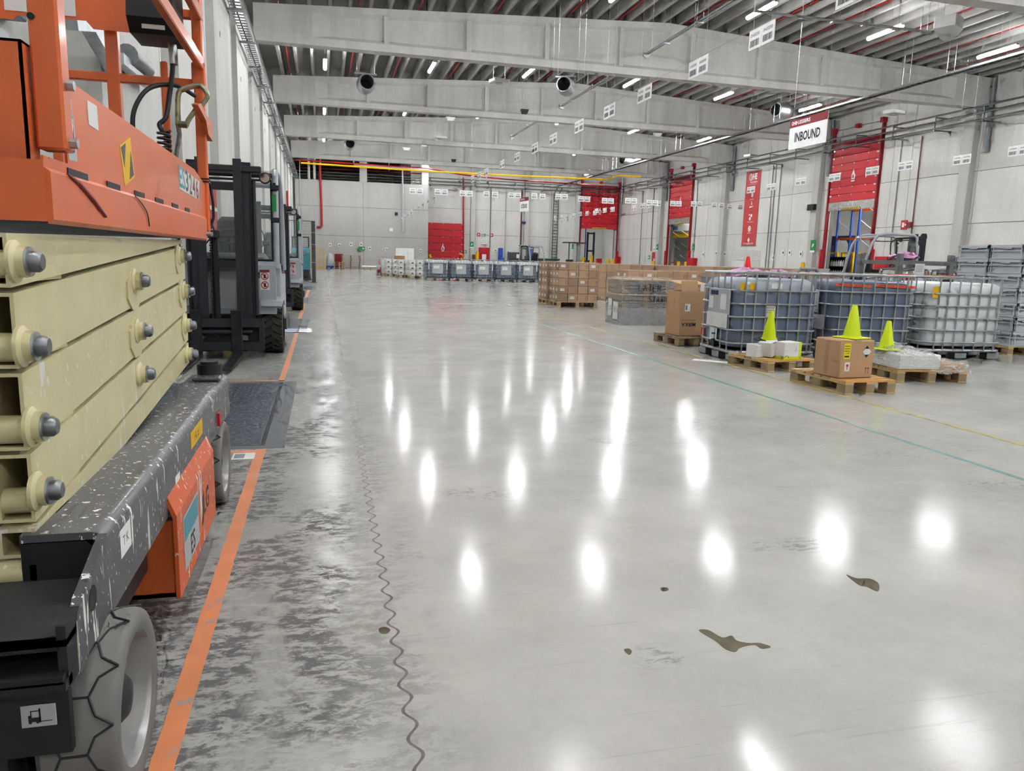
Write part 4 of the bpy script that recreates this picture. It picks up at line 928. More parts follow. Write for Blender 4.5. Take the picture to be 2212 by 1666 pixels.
MT['ibc_mid'] = ibc_plastic('ibc_filled_plastic_grey', '5f6c82', '9aa5b2', 1.01)
ibc_me = {}
def ibc_meshes():
    W, D = 1.2, 1.0
    zs = [.24, .41, .58, .75, .92, 1.145]
    out = []
    def ringbar(z, r=.011):
        pts = rr_ring(W, D, z, .12, 5); return MB().tube(pts, r, 7, True).mesh('cage_bar', 'galv')
    for i, z in enumerate(zs): out.append(('cage_bar', ringbar(z,   .016 if i == 5 else .0125)))
    vm = MB().cyl((0, 0, .13), (0, 0, 1.15), .011, 7).mesh('cage_upright', 'galv')
    return out, vm
IBC_BARS, IBC_V = ibc_meshes()
bot_secs = [(.98, .80, .16, .12), (1.12, .93, .19, .14), (1.155, .955, .30, .14), (1.145, .945, .41, .14), (1.165, .965, .5, .14), (1.15, .95, .58, .14), (1.165, .965, .67, .14), (1.15, .95, .75, .14), (1.165, .965, .84, .14), (1.15, .95, .92, .14), (1.15, .95, .98, .14), (1.10, .90, 1.04, .14), (.98, .78, 1.075, .12), (.7, .5, 1.08, .1)]
FOOT = MB().rbox(-.09, .09, -.09, .09, 0, .11, .02).mesh('pallet_foot', 'galv'); 
def make_ibc(label, loc, rz, body, valve=True, group='caged liquid tanks in the foreground row'):
    t = thing('liquid_tank', label, 'tank', loc, rz, group)
    rr_loft(bot_secs, 6).build('bottle', body, t, True)
    for n, me in IBC_BARS: put(me, n, t)
    for x in (-.46, -.32, -.16, 0, .16, .32, .46):
        for y in (-.5, .5): put(IBC_V, 'cage_upright', t, loc=(x, y, 0))
    for y in (-.36, -.18, 0, .18, .36):
        for x in (-.6, .6): put(IBC_V, 'cage_upright', t, loc=(x, y, 0))
    for x in (-.5, 0, .5):
        for y in (-.4, 0, .4): put(FOOT, 'pallet_foot', t, loc=(x, y, 0))
    MB().tube(rr_ring(1.18, .98, .125, .1, 4), .02, 6, True).build('pallet_rail', 'galv', t, True); MB().box(-.55, .55, -.45, .45, .11, .15).build('pallet_deck', 'galv_dark', t)
    for x in (-.2, .2): MB().tube([(x, -.5, 1.15), (x, 0, 1.11), (x, .5, 1.15)], .012, 6).build('top_bar', 'galv', t, True)
    MB().cyl((0, 0, 1.075), (0, 0, 1.115), .085, 20).build('filler_cap', 'dark', t, True)
    if valve:
        o = MB().cyl((-.50, 0, .22), (-.63, 0, .20), .055, 16).build('outlet_valve', 'black', t, True); MB().cyl((-.56, 0, .26), (-.56, 0, .32), .02, 8).cbox((-.58, 0, .325), (.12, .035, .02)).build('valve_handle', 'blue', o)
    return t
def plate(t, pts, m, nm): return MB().prism(pts, 'y', -.512, -.506).build(nm, m, t)
ia = make_ibc('caged tank with blue-grey liquid and yellow stickers, leftmost of the near tanks', (5.72, 9.02, 0), -.06, MT['ibc_blue'])
ib = make_ibc('caged tank with blue-grey liquid and orange tape, middle of the near tanks', (7.30, 9.12, 0), -.16, MT['ibc_mid'])
iw = make_ibc('caged white tank, rightmost of the near tanks', (8.85, 9.12, 0), -.12, 'ibc_white', False)
def lab_x(t, y0, y1, z0, z1, m, nm='label', off=.616): return MB().box(-off-.002, -off, y0, y1, z0, z1).build(nm, m, t)
def lab_y(t, x0, x1, z0, z1, m, nm='label', off=.512): return MB().box(x0, x1, -off-.002, -off, z0, z1).build(nm, m, t)
lab_x(ia, -.40, .22, .60, .92, 'lightgrey', 'label_plate'); lab_x(ia, -.36, .24, .42, .61, 'paper', 'label', .618); lab_x(ia, -.06, .16, .84, .90, 'navy', 'label', .618); lab_x(ia, .08, .2, .66, .82, 'paper', 'label', .618); lab_x(ia, -.3, -.14, .66, .86, 'paper', 'label', .618)
lab_x(ia, -.06, .16, .25, .41, 'paper', 'label', .60); lab_x(ia, .34, .46, .26, .36, 'red', 'label', .585)
for k, x in enumerate((-.53, -.40)): lab_y(ia, x, x+.07, .90, 1.02, 'yellow', 'hazard_label', .482)
lab_y(ia, -.1, .05, .95, 1.02, 'paper', 'barcode_label', .485); lab_y(ia, -.17, -.02, .59, .75, 'offwhite', 'label', .489)
for z in (.70, .67, .64): MB().box(-.15, -.04, -.4925, -.4915, z, z+.008).build('print_line', 'midgrey', ia)
lab_x(ib, -.2, .15, .62, .92, 'lightgrey', 'label_plate'); lab_x(ib, -.4, .1, .40, .60, 'lightgrey', 'label', .62); lab_x(ib, -.12, .05, .68, .88, 'paper', 'label', .619)
lab_y(iw, -.56, -.46, .86, 1.02, 'yellow', 'hazard_label', .49)
MT['afkeur'] = mat('orange_reject_tape', 'f0602a', .4, 0, .05)
for x0, x1 in ((-.55, -.05), (.02, .58)):
    MB().add([(x0, -.49, 1.0), (x1, -.49, .985), (x1, -.49, 1.02), (x0, -.49, 1.035), (x0, -.488, 1.0), (x1, -.488, .985), (x1, -.488, 1.02), (x0, -.488, 1.035)], [(0, 1, 2, 3), (7, 6, 5, 4), (0, 4, 5, 1), (3, 2, 6, 7)]).build('reject_tape', 'afkeur', ib)
    lettering('AFKEUR  AFKEUR', 'darkred', ib, ((x0+x1)/2, -.491, 1.01), (1, 0, -.03), (0, 0, 1), .03, .002, width=abs(x1-x0)*.9)
# far row of tanks
order = ['first', 'second', 'third', 'fourth', 'fifth', 'sixth']
for i in range(6):
    p = on_y(943, 560, 40.2)
    t = dup(iw, (p.x+1.235*i, 40.2-.02*i, 0), 0, '%s caged tank from the left in the far row of six' % order[i], 'far row of caged tanks')
    for ch in t.children:
        if ch.name.startswith('bottle'): ch.data = ch.data.copy(); ch.data.materials.clear(); ch.data.materials.append(MT['ibc_far'])
        if ch.name.startswith('hazard_label'): bpy.data.objects.remove(ch)
    lab_y(t, -.28, .28, .36, .88, 'lightgrey', 'label_plate', .516); lab_y(t, -.22, .08, .62, .78, 'paper', 'label', .519)
    for x in ((-.5, .46) if i in (0, 2, 4) else ()): MB().box(x, x+.045, -.518, -.515, .58, .9).build('white_strap', 'paper', t)
# ---- small pallets with goods along the yellow line
def from_px(z, *pts): return [on_z(x, y, z) for x, y in pts]
pA = pallet('small wooden pallet carrying the single cardboard box', (5.28, 6.67, 0), .02, .60, .88)
pB = pallet('small wooden pallet carrying three white boxes and a lime cone', (5.38, 8.10, 0), .12, .72, .76)
pC = pallet('small wooden pallet under the tall upside-down carton', (5.48, 10.66, 0), .05, .60, .80, m='wood_old', warm=False)
pD = pallet('wooden pallet draped with clear plastic sheet beside the cardboard box', (6.62, 7.12, 0), -.12, .85, .60)
# single cardboard box
bx = thing('cardboard_box', 'brown cardboard box with yellow label and fragile sticker, carrying a lime cone', 'box', (5.20, 6.56, .141), .06)
BW, BD, BH = .42, .38, .385
MB().rbox(-BW/2, BW/2, -BD/2, BD/2, 0, BH, .012).build('carton_body', 'carton2', bx, True); MB().box(-.03, .03, -BD/2-.001, BD/2+.001, BH-.03, BH+.001).build('packing_tape', mat('brown_tape', 'b99a72', .25, 0, .05), bx)
MB().box(-BW/2-.001, -BW/2, -.03, .03, .02, BH-.02).build('packing_tape', MT['brown_tape'] if 'brown_tape' in MT else 'carton', bx)
yl = MB().box(-.17, -.09, -BD/2-.002, -BD/2, .20, BH-.03).build('yellow_label', mat('lime_yellow_label', 'f0dc1a', .5, 0, .04), bx)
MB().box(-.17, -.09, -BD/2, -BD/2+.05, BH, BH+.0015).build('yellow_label', bpy.data.materials['lime_yellow_label'], bx)
for z in (.325, .30, .275): MB().box(-.165, -.10, -BD/2-.0025, -BD/2-.002, z, z+.006).build('print_line', 'dark', yl)
lettering('C 08', 'black', yl, (-.13, -BD/2-.003, .255), (1, 0, 0), (0, 0, 1), .022, .003); MB().box(-.16, -.105, -BD/2-.0025, -BD/2-.002, .215, .232).build('barcode', 'dark', yl)
fr = MB().box(-.145, -.085, -BD/2-.002, -BD/2, .075, .165).build('fragile_sticker', 'paper', bx)
MB().prism([(-.13, .145), (-.10, .145), (-.104, .122), (-.112, .117), (-.112, .098), (-.104, .093), (-.126, .093), (-.118, .098), (-.118, .117), (-.126, .122)], 'y', -BD/2-.003, -BD/2-.002).build('glass_symbol', 'red', fr)
dm = MB().prism([(.11, .27-.06), (.165, .27), (.11, .27+.06), (.055, .27)], 'y', -BD/2-.002, -BD/2).build('diamond_mark', 'black', bx); MB().prism([(.085, .24), (.135, .24), (.165, .27), (.135, .30), (.085, .30), (.055, .27)], 'y', -BD/2-.003, -BD/2-.002).build('diamond_centre', 'paper', dm)
for x in (.12, .15): MB().box(x-.002, x+.002, -BD/2-.001, -BD/2, .045, .105).prism([(x-.01, .095), (x+.01, .095), (x, .113)], 'y', -BD/2-.001, -BD/2).build('arrow_mark', 'dark', bx)
# cones
MT['lime'] = mat('lime_cone_plastic', 'd8ee12', .4, 0, .04); MT['redcone'] = mat('red_cone_plastic', 'f4241a', .4, 0, .04)
def cone(label, loc, m, h=.34, r=.085, base='dark', b=.15, rot=(0, 0, .3)):
    t = thing('traffic_cone', label, 'cone', loc, 0, 'small traffic cones'); t.rotation_euler = rot
    MB().lathe([(r, .012), (r*.97, .03), (r*.30, h-.01), (r*.24, h), (r*.18, h-.004)], 28, (0, 0, 0), 'z', False).build('cone_body', m, t, True)
    MB().rbox(-b, b, -b, b, 0, .014, .01).build('cone_base', base, t); MB().lathe([(r*1.12, .014), (r*1.1, .022), (r, .024)], 24).build('cone_collar', m, t, True); return t
cone('lime cone standing on the brown cardboard box', (5.29, 6.58, .141+BH+.0015), 'lime', .34, .09, 'lime', .135, (0, 0, .25))
cone('lime cone standing on the plastic-draped pallet', (6.30, 7.24, .325), 'lime', .33, .085, 'lime', .13, (0, 0, .1))
cone('lime cone tilted on top of the white boxes', (5.31, 8.08, .345), 'lime', .36, .085, 'dark', .14, (.10, -.14, .5))
cone('red cone behind the leftmost near tank', (7.55, 12.35, 1.02), 'redcone', .38, .095, 'redcone', .13, (0, 0, .2))
# white boxes
def wbox(label, loc, sz, rot, lime=True):
    t = thing('white_box', label, 'box', loc, 0, 'white product boxes'); t.rotation_euler = rot; w, d, h = sz
    MB().rbox(-w/2, w/2, -d/2, d/2, 0, h, .003).build('carton_body', 'white', t)
    if lime:
        MB().box(w/2-.035, w/2+.001, -d/2-.001, d/2+.001, -.0005, h+.001).build('lime_band', 'lime', t); MB().box(-w/2, w/2, -d/2-.001, d/2, -.0005, .03).build('lime_band', 'lime', t)
        MB().tube([(-w*.32+.03*math.cos(a*.5), -d/2-.001, .012+.03*math.sin(a*.5)) for a in range(7)], .003, 4).build('logo_arc', 'dark', t); lettering('product', 'midgrey', t, (w*.2, -d/2-.0012, h*.6), (0, 0, -1), (1, 0, 0), .018)
    MB().box(-w/2, w/2-.036, -d/2-.0008, -d/2, h*.5, h*.5+.002).build('seam', 'lightgrey', t); return t
wbox('white box with lime edge, front right of the three on the pallet', (5.45, 7.90, .141), (.27, .20, .20), (0, 0, .16))
wbox('white box leaning behind the lime-edged one', (5.27, 8.0, .165), (.16, .17, .18), (0, -.22, .5), False)
wbox('white box lowest left of the three on the pallet', (5.14, 8.06, .141), (.19, .16, .15), (0, 0, .35), False)
# tall upside-down carton
mk = thing('tall_carton', 'tall brown carton printed MIRKA upside down, with open flaps', 'box', (5.50, 10.62, .142), .08)
w, d, h = .50, .42, .68
MB().rbox(-w/2, w/2, -d/2, d/2, 0, h, .008).build('carton_body', 'carton2', mk); MB().box(-w/2+.02, w/2-.02, -d/2+.02, d/2-.02, h-.01, h+.003).build('carton_inside', 'carton3', mk)
fl_ = MB().add([(-w/2, -d/2, h), (w/2-.2, -d/2, h), (w/2-.2, -d/2+.05, h+.16), (-w/2+.02, -d/2+.05, h+.16), (-w/2, -d/2+.004, h), (w/2-.2, -d/2+.004, h), (w/2-.2, -d/2+.054, h+.16), (-w/2+.02, -d/2+.054, h+.16)], [(0, 1, 2, 3), (7, 6, 5, 4), (0, 4, 5, 1), (1, 5, 6, 2), (2, 6, 7, 3), (3, 7, 4, 0)]); fl_.build('flap', 'carton2', mk)
MB().add([(w/2, -d/2, h), (w/2, d/2, h), (w/2+.12, d/2, h+.05), (w/2+.12, -d/2, h+.05), (w/2, -d/2, h+.004), (w/2, d/2, h+.004), (w/2+.12, d/2, h+.054), (w/2+.12, -d/2, h+.054)], [(0, 1, 2, 3), (7, 6, 5, 4), (0, 4, 5, 1), (1, 5, 6, 2), (2, 6, 7, 3), (3, 7, 4, 0)]).build('flap', 'carton', mk)
MB().cbox((.02, .05, h+.13), (.5, .42, .006), Matrix.Rotation(.12, 3, 'X')).build('flap', 'carton2', mk)
lettering('MIRKA', 'black', mk, (-.09, -d/2-.0025, .18), (-1, 0, 0), (0, 0, -1), .085, .012); lettering('Dedicated to the finish', 'dark', mk, (-.09, -d/2-.0025, .245), (-1, 0, 0), (0, 0, -1), .026)
MB().box(-.17, -.08, -d/2-.002, -d/2, .38, .49).build('white_tag', 'paper', mk); MB().box(-.16, -.13, -d/2-.0025, -d/2-.002, .40, .47).build('barcode', 'midgrey', mk)
MB().box(.10, .17, -d/2+.035, -d/2+.037, h-.06, h+.12).build('white_tag', 'paper', mk)
hd = MB()
for pts in ([(w/2+.001, -.12, .34), (w/2+.001, -.05, .36), (w/2+.001, .02, .30), (w/2+.001, .06, .38), (w/2+.001, .10, .32)], [(w/2+.001, -.1, .46), (w/2+.001, -.06, .54), (w/2+.001, -.02, .47), (w/2+.001, .04, .5)], [(w/2+.001, 0, .28), (w/2+.001, .06, .25), (w/2+.001, .1, .29), (w/2+.001, .05, .33)]): hd.tube(pts, .005, 5)
hd.build('line_drawing', 'black', mk)
# plastic sheet over pD with flat cartons beneath
fc = thing('flat_cartons', 'low layer of cartons under the clear plastic sheet', 'box', (6.62, 7.12, .141), -.12); MB().rbox(-.40, .10, -.28, .28, 0, .17, .01).build('carton', 'white', fc); MB().rbox(.10, .41, -.28, .28, 0, .07, .01).build('carton', 'carton2', fc)
ps = MB(); n = 26; vs = []; fs = []
for i in range(n+1):
    for k in range(n+1):
        u, v = i/n*2-1, k/n*2-1; x, y = u*.47, v*.36; hgt = .375-(.15 if x > .13 else .15*max(0, min(1, (x+.05)/.18)) if x > -.05 else 0)
        ed = max(abs(u), abs(v)); z = hgt*(1-max(0, (ed-.86)/.14)*.55)+.012*math.sin(9*x+5*y)+.012*math.sin(23*y-11*x)+random.uniform(-.006, .006); vs.append((x, y, max(z, .09)))
for i in range(n):
    for k in range(n): a = i*(n+1)+k; fs.append((a, a+1, a+n+2, a+n+1))
o = ps.add(vs, fs).build('plastic_sheet', film('clear_sheet', .40, 'ffffff'), None, False); o.location = (6.62, 7.12, 0); o.rotation_euler = (0, 0, -.12); tag(o, 'crumpled clear plastic sheet draped over the low pallet', 'plastic sheet')
# ---- wrapped stack marked LATEN STAAN
ls = thing('wrapped_stack', 'film-wrapped stack marked LATEN STAAN beside the carton pallets', 'pallet load', (6.28, 14.2, 0), .0)
for k in range(6):
    z = .05+.145*k
    MB().rbox(-.56, .56, -.4, .4, z+.10, z+.13, .004).build('layer_board', 'wood' if k % 2 else 'wood_old', ls)
    for x in (-.5, -.05, .42): MB().box(x-.05, x+.07, -.39, .39, z, z+.10).build('layer_block', 'wood_old' if k % 2 else 'block', ls)
    MB().box(-.53, .53, -.36, .36, z+.005, z+.095).build('layer_core', 'midgrey', ls)
MB().box(-.57, .57, -.41, .41, .0, .34).build('grey_cover', mat('grey_wrap', 'a9a7a6', .4, 0, .2, 9), ls)
rr_loft([(1.15, .83, .01, .03), (1.18, .86, .3, .03), (1.15, .83, .6, .03), (1.16, .84, .93, .03), (1.0, .7, .945, .03)]).build('stretch_film', 'film_thick', ls, True)
def scrawl(t, txt, x, z, h, w):
    S = {'L': [[(0, 1), (0, 0), (.7, .05)]], 'A': [[(0, 0), (.4, 1), (.8, 0)], [(.15, .4), (.65, .4)]], 'T': [[(0, 1), (.9, .95)], [(.45, 1), (.45, 0)]], 'E': [[(.7, 1), (0, 1), (0, 0), (.7, 0)], [(0, .5), (.5, .5)]], 'N': [[(0, 0), (0, 1), (.7, 0), (.7, 1)]], 'S': [[(.7, .9), (.2, 1), (.1, .65), (.6, .4), (.5, .05), (0, .1)]]}
    g = MB()
    for i, c in enumerate(txt):
        for st_ in S[c]: g.tube([(x+i*w+p*w*.8, -.44, z+q*h) for p, q in st_], .008, 5)
    g.build('marker_writing', 'black', t)
scrawl(ls, 'LATEN', -.22, .68, .13, .10); scrawl(ls, 'STAAN', .0, .47, .11, .085)
for x, z in ((-.585, .36), ): MB().box(-.587, -.586, -.28, -.02, .1, .45).build('paper_label', 'paper', ls); MB().box(-.587, -.586, .05, .25, .15, .5).build('paper_label', 'paper', ls)
# ---- carton pallets
loaded('nearest tall pallet of brown cartons at the aisle corner', (6.68, 19.6, 0), -.04, 4, 3, 5, .28, .30, .21)
loaded('pallet of brown cartons right behind the aisle-corner pallet', (6.70, 20.75, 0), -.02, 4, 3, 5, .28, .30, .21)
rows = [(17.6, 7.85, 5, .90, 'row of carton pallets behind the LATEN STAAN stack'), (23.0, 8.6, 6, 1.02, 'middle row of carton pallets'), (27.0, 10.0, 8, 1.0, 'back row of carton pallets')]
words = ['first', 'second', 'third', 'fourth', 'fifth', 'sixth', 'seventh', 'eighth', 'ninth']
for (y, x0, n, hgt, nm) in rows:
    for i in range(n):
        loaded('%s pallet from the left in the %s' % (words[i], nm), (x0+1.27*i, y+.1*(i % 2), 0), random.uniform(-.03, .03), 3, 2, 4, .40, .40, (hgt-.0)/4, marks=(y < 20), jitter=.004)
# right-hand rows behind the near tanks
for i in range(7):
    loaded('%s pallet from the left in the carton row behind the near tanks' % words[i], (9.2+1.28*i, 15.0+.06*(i % 2), 0), random.uniform(-.03, .03), 3, 2, 4, .40, .40, .245, marks=False)
# white wrapped pallet
wp = loaded('white film-wrapped pallet standing behind the carton rows below the banner', (on_y(1606, 560, 29.2).x, 29.2, 0), -.1, 3, 2, 4, .36, .45, .43, 'white wrapped pallets', mats=('white', 'offwhite'), wrap='film', marks=False)
MB().box(-.12, -.1, -.47, -.468, .2, 1.45).build('edge_strip', 'carton', wp); lettering('B', 'midgrey', wp, (-.40, -.475, .7), (1, 0, 0), (0, 0, 1), .3)
# pink bag and trolley behind tank A
def blob(name, label, cat, loc, sz, m, seed=1, rough=.12):
    random.seed(seed); mb = MB().ball((0, 0, 0), 1, 18); mb.v = [(x*sz[0]*(1+random.uniform(-rough, rough)), y*sz[1]*(1+random.uniform(-rough, rough)), (z+1)*sz[2]*(1+random.uniform(-rough, rough))) for x, y, z in mb.v]
    o = mb.build(name, m, None, False); o.location = loc; return tag(o, label, cat)
ck = thing('goods_crate', 'low grey crate of parts behind the leftmost near tank', 'crate', (7.25, 11.6, 0), -.05)
for (a0, a1, b0, b1) in ((-.8, .8, -.4, -.38), (-.8, .8, .38, .4), (-.8, -.78, -.4, .4), (.78, .8, -.4, .4)): MB().box(a0, a1, b0, b1, .12, 1.02).build('side_wall', 'midgrey', ck)
MB().box(-.8, .8, -.4, .4, .0, .14).build('base', 'darkgrey', ck); MB().box(-.76, .76, -.36, .36, .9, .99).build('contents', 'darkgrey', ck)
blob('pink_bag', 'left heap of pink plastic film behind the leftmost near tank', 'plastic bag', (7.0, 11.5, 1.0), (.36, .24, .085), 'pink', 3, .3); blob('pink_bag', 'right heap of pink plastic film behind the leftmost near tank', 'plastic bag', (7.7, 11.6, 1.0), (.30, .24, .075), 'pink', 4, .3)
rbx = thing('cardboard_box', 'brown carton under the red cone behind the leftmost near tank', 'box', (7.55, 12.35, 0)); MB().rbox(-.4, .4, -.3, .3, 0, 1.02, .01).build('carton_body', 'carton', rbx)
tr = thing('trolley', 'grey tubular trolley handle behind the near tanks', 'trolley', (8.5, 11.9, 0), 0); MB().tube([(-.22, 0, 0), (-.22, 0, 1.12), (-.16, 0, 1.2), (.16, 0, 1.2), (.22, 0, 1.12), (.22, 0, 0)], .03, 8).build('handle', 'midgrey', tr, True); MB().box(-.03, .03, -.02, .02, 1.0, 1.2).build('strut', 'midgrey', tr); MB().box(-.25, .25, 0, .6, .05, .1).build('platform', 'midgrey', tr)
# ---- grey crates
MT['crate'] = mat('grey_crate_plastic', 'c0c5cb', .45, 0, .05, 4)
def crate_meshes(w, d, h):
    t = .012; b = MB()
    b.box(-w/2, w/2, -d/2, d/2, 0, .01)
    for (x0, x1, y0, y1) in ((-w/2+.035, w/2-.035, -d/2+.035, -d/2+.035+t), (-w/2+.035, w/2-.035, d/2-.035-t, d/2-.035), (-w/2+.035, -w/2+.035+t, -d/2+.035, d/2-.035), (w/2-.035-t, w/2-.035, -d/2+.035, d/2-.035)): b.box(x0, x1, y0, y1, .005, h)
    rim = MB()
    for z0, z1, e in ((h-.045, h-.004, .0), (h-.10, h-.08, .008), (.0, .022, .012)):
        for (x0, x1, y0, y1) in ((-w/2+e, w/2-e, -d/2+e, -d/2+.045), (-w/2+e, w/2-e, d/2-.045, d/2-e), (-w/2+e, -w/2+.045, -d/2+e, d/2-e), (w/2-.045, w/2-e, -d/2+e, d/2-e)): rim.box(x0, x1, y0, y1, z0, z1)
    for x in (-w/2+.05, w/2-.05): rim.box(x-.006, x+.006, -d/2+.003, -d/2+.012, .02, h-.04); rim.box(x-.006, x+.006, d/2-.012, d/2-.003, .02, h-.04)
    for y in (-d/2+.05, d/2-.05): rim.box(-w/2+.003, -w/2+.012, y-.006, y+.006, .02, h-.04)
    return b.mesh('shell', 'crate'), rim.mesh('rim', 'crate'), MB().box(-w/2-.006, -w/2+.01, -.08, .08, h-.065, h-.045).mesh('handle', 'lightgrey'), MB().box(-.06, .06, -d/2-.006, -d/2+.01, h-.065, h-.045).mesh('handle', 'lightgrey')
cs = crate_meshes(.40, .60, .215)
cp = pallet('wooden pallet under the tall stack of grey crates', (10.48, 9.62, 0), -.04, .86, 1.24, group=None, warm=False)
colw = {(0, 0): 'front left', (1, 0): 'front right', (0, 1): 'back left', (1, 1): 'back right'}
for (i, k), nm in colw.items():
    for lv in range(7):
        c = thing('grey_crate', 'grey plastic crate, %s in the %s column of the crate stack' % (['lowest', 'second from below', 'third from below', 'middle', 'third from the top', 'second from the top', 'topmost'][lv], nm), 'crate', (10.48-.205+.41*i, 9.62-.305+.61*k, .142+.216*lv), random.uniform(-.012, .012), 'stacked grey crates')
        for me in cs: put(me, me.name.split('.')[0], c)
# ---- steel tank in frame with reject tape and notice
stt = thing('steel_tank', 'stainless drum in a galvanised frame left of the crate stack', 'tank', (10.55, 11.9, 0), 0.0)
MB().lathe([(.40, .2), (.42, .24), (.42, 1.2), (.40, 1.25), (.2, 1.28)], 32).build('drum', 'chrome', stt, True)
for x in (-.55, .55):
    for y in (-.5, .5): MB().rbox(x-.05, x+.05, y-.04, y+.04, 0, 1.52, .006).build('frame_post', 'galv_dark', stt)
for z in (.15, 1.33):
    for y in (-.5, .5): MB().box(-.55, .55, y-.03, y+.03, z, z+.07).build('frame_beam', 'galv_dark', stt)
    for x in (-.55, .55): MB().box(x-.03, x+.03, -.5, .5, z, z+.07).build('frame_beam', 'galv_dark', stt)
st2 = dup(stt, (11.95, 12.2, 0), 0, 'stainless drum in a galvanised frame directly behind the crate stack')
tp = MB().box(-1.0, 1.1, -.004, .004, -.03, .03).build('reject_tape', 'afkeur'); tp.location = (10.7, 11.33, 1.13); tag(tp, 'orange AFKEUR tape stretched across the drum frames', 'tape')
for i in range(4): lettering('AFKEUR', 'black', tp, (-.78+.5*i, -.0055, 0), (1, 0, 0), (0, 0, 1), .05, .004)
nt = MB().box(-.10, .10, -.003, .003, 0, .30).build('notice_sheet', 'paper'); nt.location = (10.35, 11.30, 1.05); tag(nt, 'white printed notice fixed on the orange tape', 'notice'); lettering('AFGEKEURD', 'black', nt, (0, -.0045, .09), (1, 0, 0), (0, 0, 1), .025, .002)
for z in (.25, .22, .19, .16): MB().box(-.08, .07, -.0045, -.0035, z, z+.006).build('print_line', 'midgrey', nt)
blob('pink_bag', 'pink plastic film lying on the drum frame', 'plastic bag', (10.6, 12.0, 1.40), (.24, .22, .07), 'pink', 9, .4)
# third forklift behind the near tanks
fk3 = dup(fk1, (16.3, 18.6, 0), R_(78), 'grey forklift standing sideways behind the drum frames')
# ================================================================== SIGNS
_bd = MB().rbox(-.205, .205, -.008, .008, 0, .36, .002).mesh('sign_board', 'white')
def _bars():
    random.seed(5); mb = MB(); x = -.15
    while x < .15:
        w = random.choice((.006, .012, .018)); mb.box(x, x+w, -.0095, -.0085, .05, .17); x += w+random.choice((.008, .012))
    return mb.mesh('barcode', 'dark')
_bc = _bars(); _tx = MB().box(-.13, .13, -.0095, -.0085, .235, .275).mesh('lettering', 'midgrey')
_us = MB().rbox(-.10, .10, -.004, .004, -.24, -.01, .002).mesh('under_sign', 'lightgrey')
def board_texts(code): return ('O'+code, 'I'+code)
def sign_pair(label, loc, rz, code=None, group='hanging barcode sign pairs', under=False, wires=True, gap=.0):
    t = thing('hanging_sign', label, 'sign', loc, rz, group)
    for s in (-1, 1):
        b = put(_bd, 'sign_board', t, loc=(s*(.215+gap), 0, 0)); put(_bc, 'barcode', b)
        if code: lettering(board_texts(code)[0 if s < 0 else 1], 'dark', b, (0, -.0098, .255), (1, 0, 0), (0, 0, 1), .085, .006, width=.30)
        else: put(_tx, 'lettering', b)
    if under: put(_us, 'under_sign', t, loc=(.2, 0, 0))
    if wires:
        top = roof_z(max(XL, min(XR, loc[0])))+.42-loc[2]
        for s in (-1, 1): MB().cyl((s*.3, 0, .36), (s*.3, 0, top), .003, 5).build('hanging_wire', 'galv', t)
    return t
A = [(1845, -10, 'A00100'), (1645, 80, 'A00200'), (1508, 147, 'A00300'), (1392, 204, 'A00400'), (1316, 245, 'A00500'), (1251, 275, 'A00600'), (1195, 303, 'A00700'), (1155, 320, 'A00800'), (1117, 334, 'A00900'), (1085, 351, 'A01000'), (1050, 367, 'A01100'), (1035, 378, 'A01200'), (1021, 388, 'A01300')]
for i, (x, y, c) in enumerate(A):
    p = on_x(x, y, 8.0); sign_pair('hanging sign pair marked O%s over the main aisle' % c, (8.0, p.y, 5.47-.19+.0), -math.pi/2, c, 'hanging signs over the main aisle', under=(i >= 10))
cb = MB().cyl((8.0, 10.0, 5.66), (8.0, 42, 5.66), .004, 6).build('sign_cable', 'galv'); tag(cb, 'thin steel cable carrying the aisle signs', 'cable')
B = [(2200, 325, 'A0600'), (2078, 345, 'A0700'), (1956, 358, 'A0800'), (1884, 369, 'A0900'), (1803, 383, 'A1000'), (1730, 392, 'A1100'), (1666, 404, 'A1200'), (1622, 410, 'A1300')]
for i, (x, y, c) in enumerate(B):
    p = on_x(x, y, 24.0); sign_pair('hanging sign pair marked O%s before the right wall' % c, (24.0, p.y, p.z-.18), -math.pi/2, c, 'hanging signs before the right wall', under=(i >= 6))
B2 = [(1422, 440), (1402, 444), (1375, 444), (1356, 449), (1336, 453), (1319, 455), (1301, 456), (1285, 460), (1268, 461), (1253, 462), (1239, 466), (1225, 468), (1212, 470), (1199, 471)]
for i, (x, y) in enumerate(B2):
    p = on_y(x, y, 50+1.4*i); p.x += (0.0 if abs(p.x-22.5) > .5 else .5 if p.x > 22.5 else -.5); sign_pair('far sign pair, %s from the right in the receding row by the end-wall door' % (words+['tenth', 'eleventh', 'twelfth', 'thirteenth', 'fourteenth'])[i], (p.x, p.y, p.z-.18), -math.pi/2, None, 'far receding sign row', under=(i > 10))
C = [(899, 413), (953, 415), (1007, 418), (1060, 420), (1112, 422), (1163, 424), (1213, 425), (1262, 430), (1313, 434), (1363, 434), (1409, 438), (1460, 440), (1505, 441), (1551, 444), (1588, 447)]
for i, (x, y) in enumerate(C):
    p = on_y(x, y, 49.0); sign_pair('sign pair %s from the left in the row facing down the aisle' % (words+['tenth', 'eleventh', 'twelfth', 'thirteenth', 'fourteenth', 'fifteenth'])[i], (p.x, 49.0, p.z-.18), 0, None, 'sign row across the hall', under=(i in (0, 1, 2, 3)), gap=(.07 if i in (3, 5, 13) else .2 if i == 14 else .01))
Dl = [(938, 426), (925, 433), (914, 440), (905, 446), (897, 452), (889, 458), (882, 463), (875, 468), (868, 474)]
for i, (x, y) in enumerate(Dl):
    p = on_y(x, y, 50+1.9*i); sign_pair('tiny far sign pair, %s from the right in the row before the lower end wall' % words[i], (p.x, p.y, p.z-.18), -math.pi/2, None, 'far left sign row', under=True)
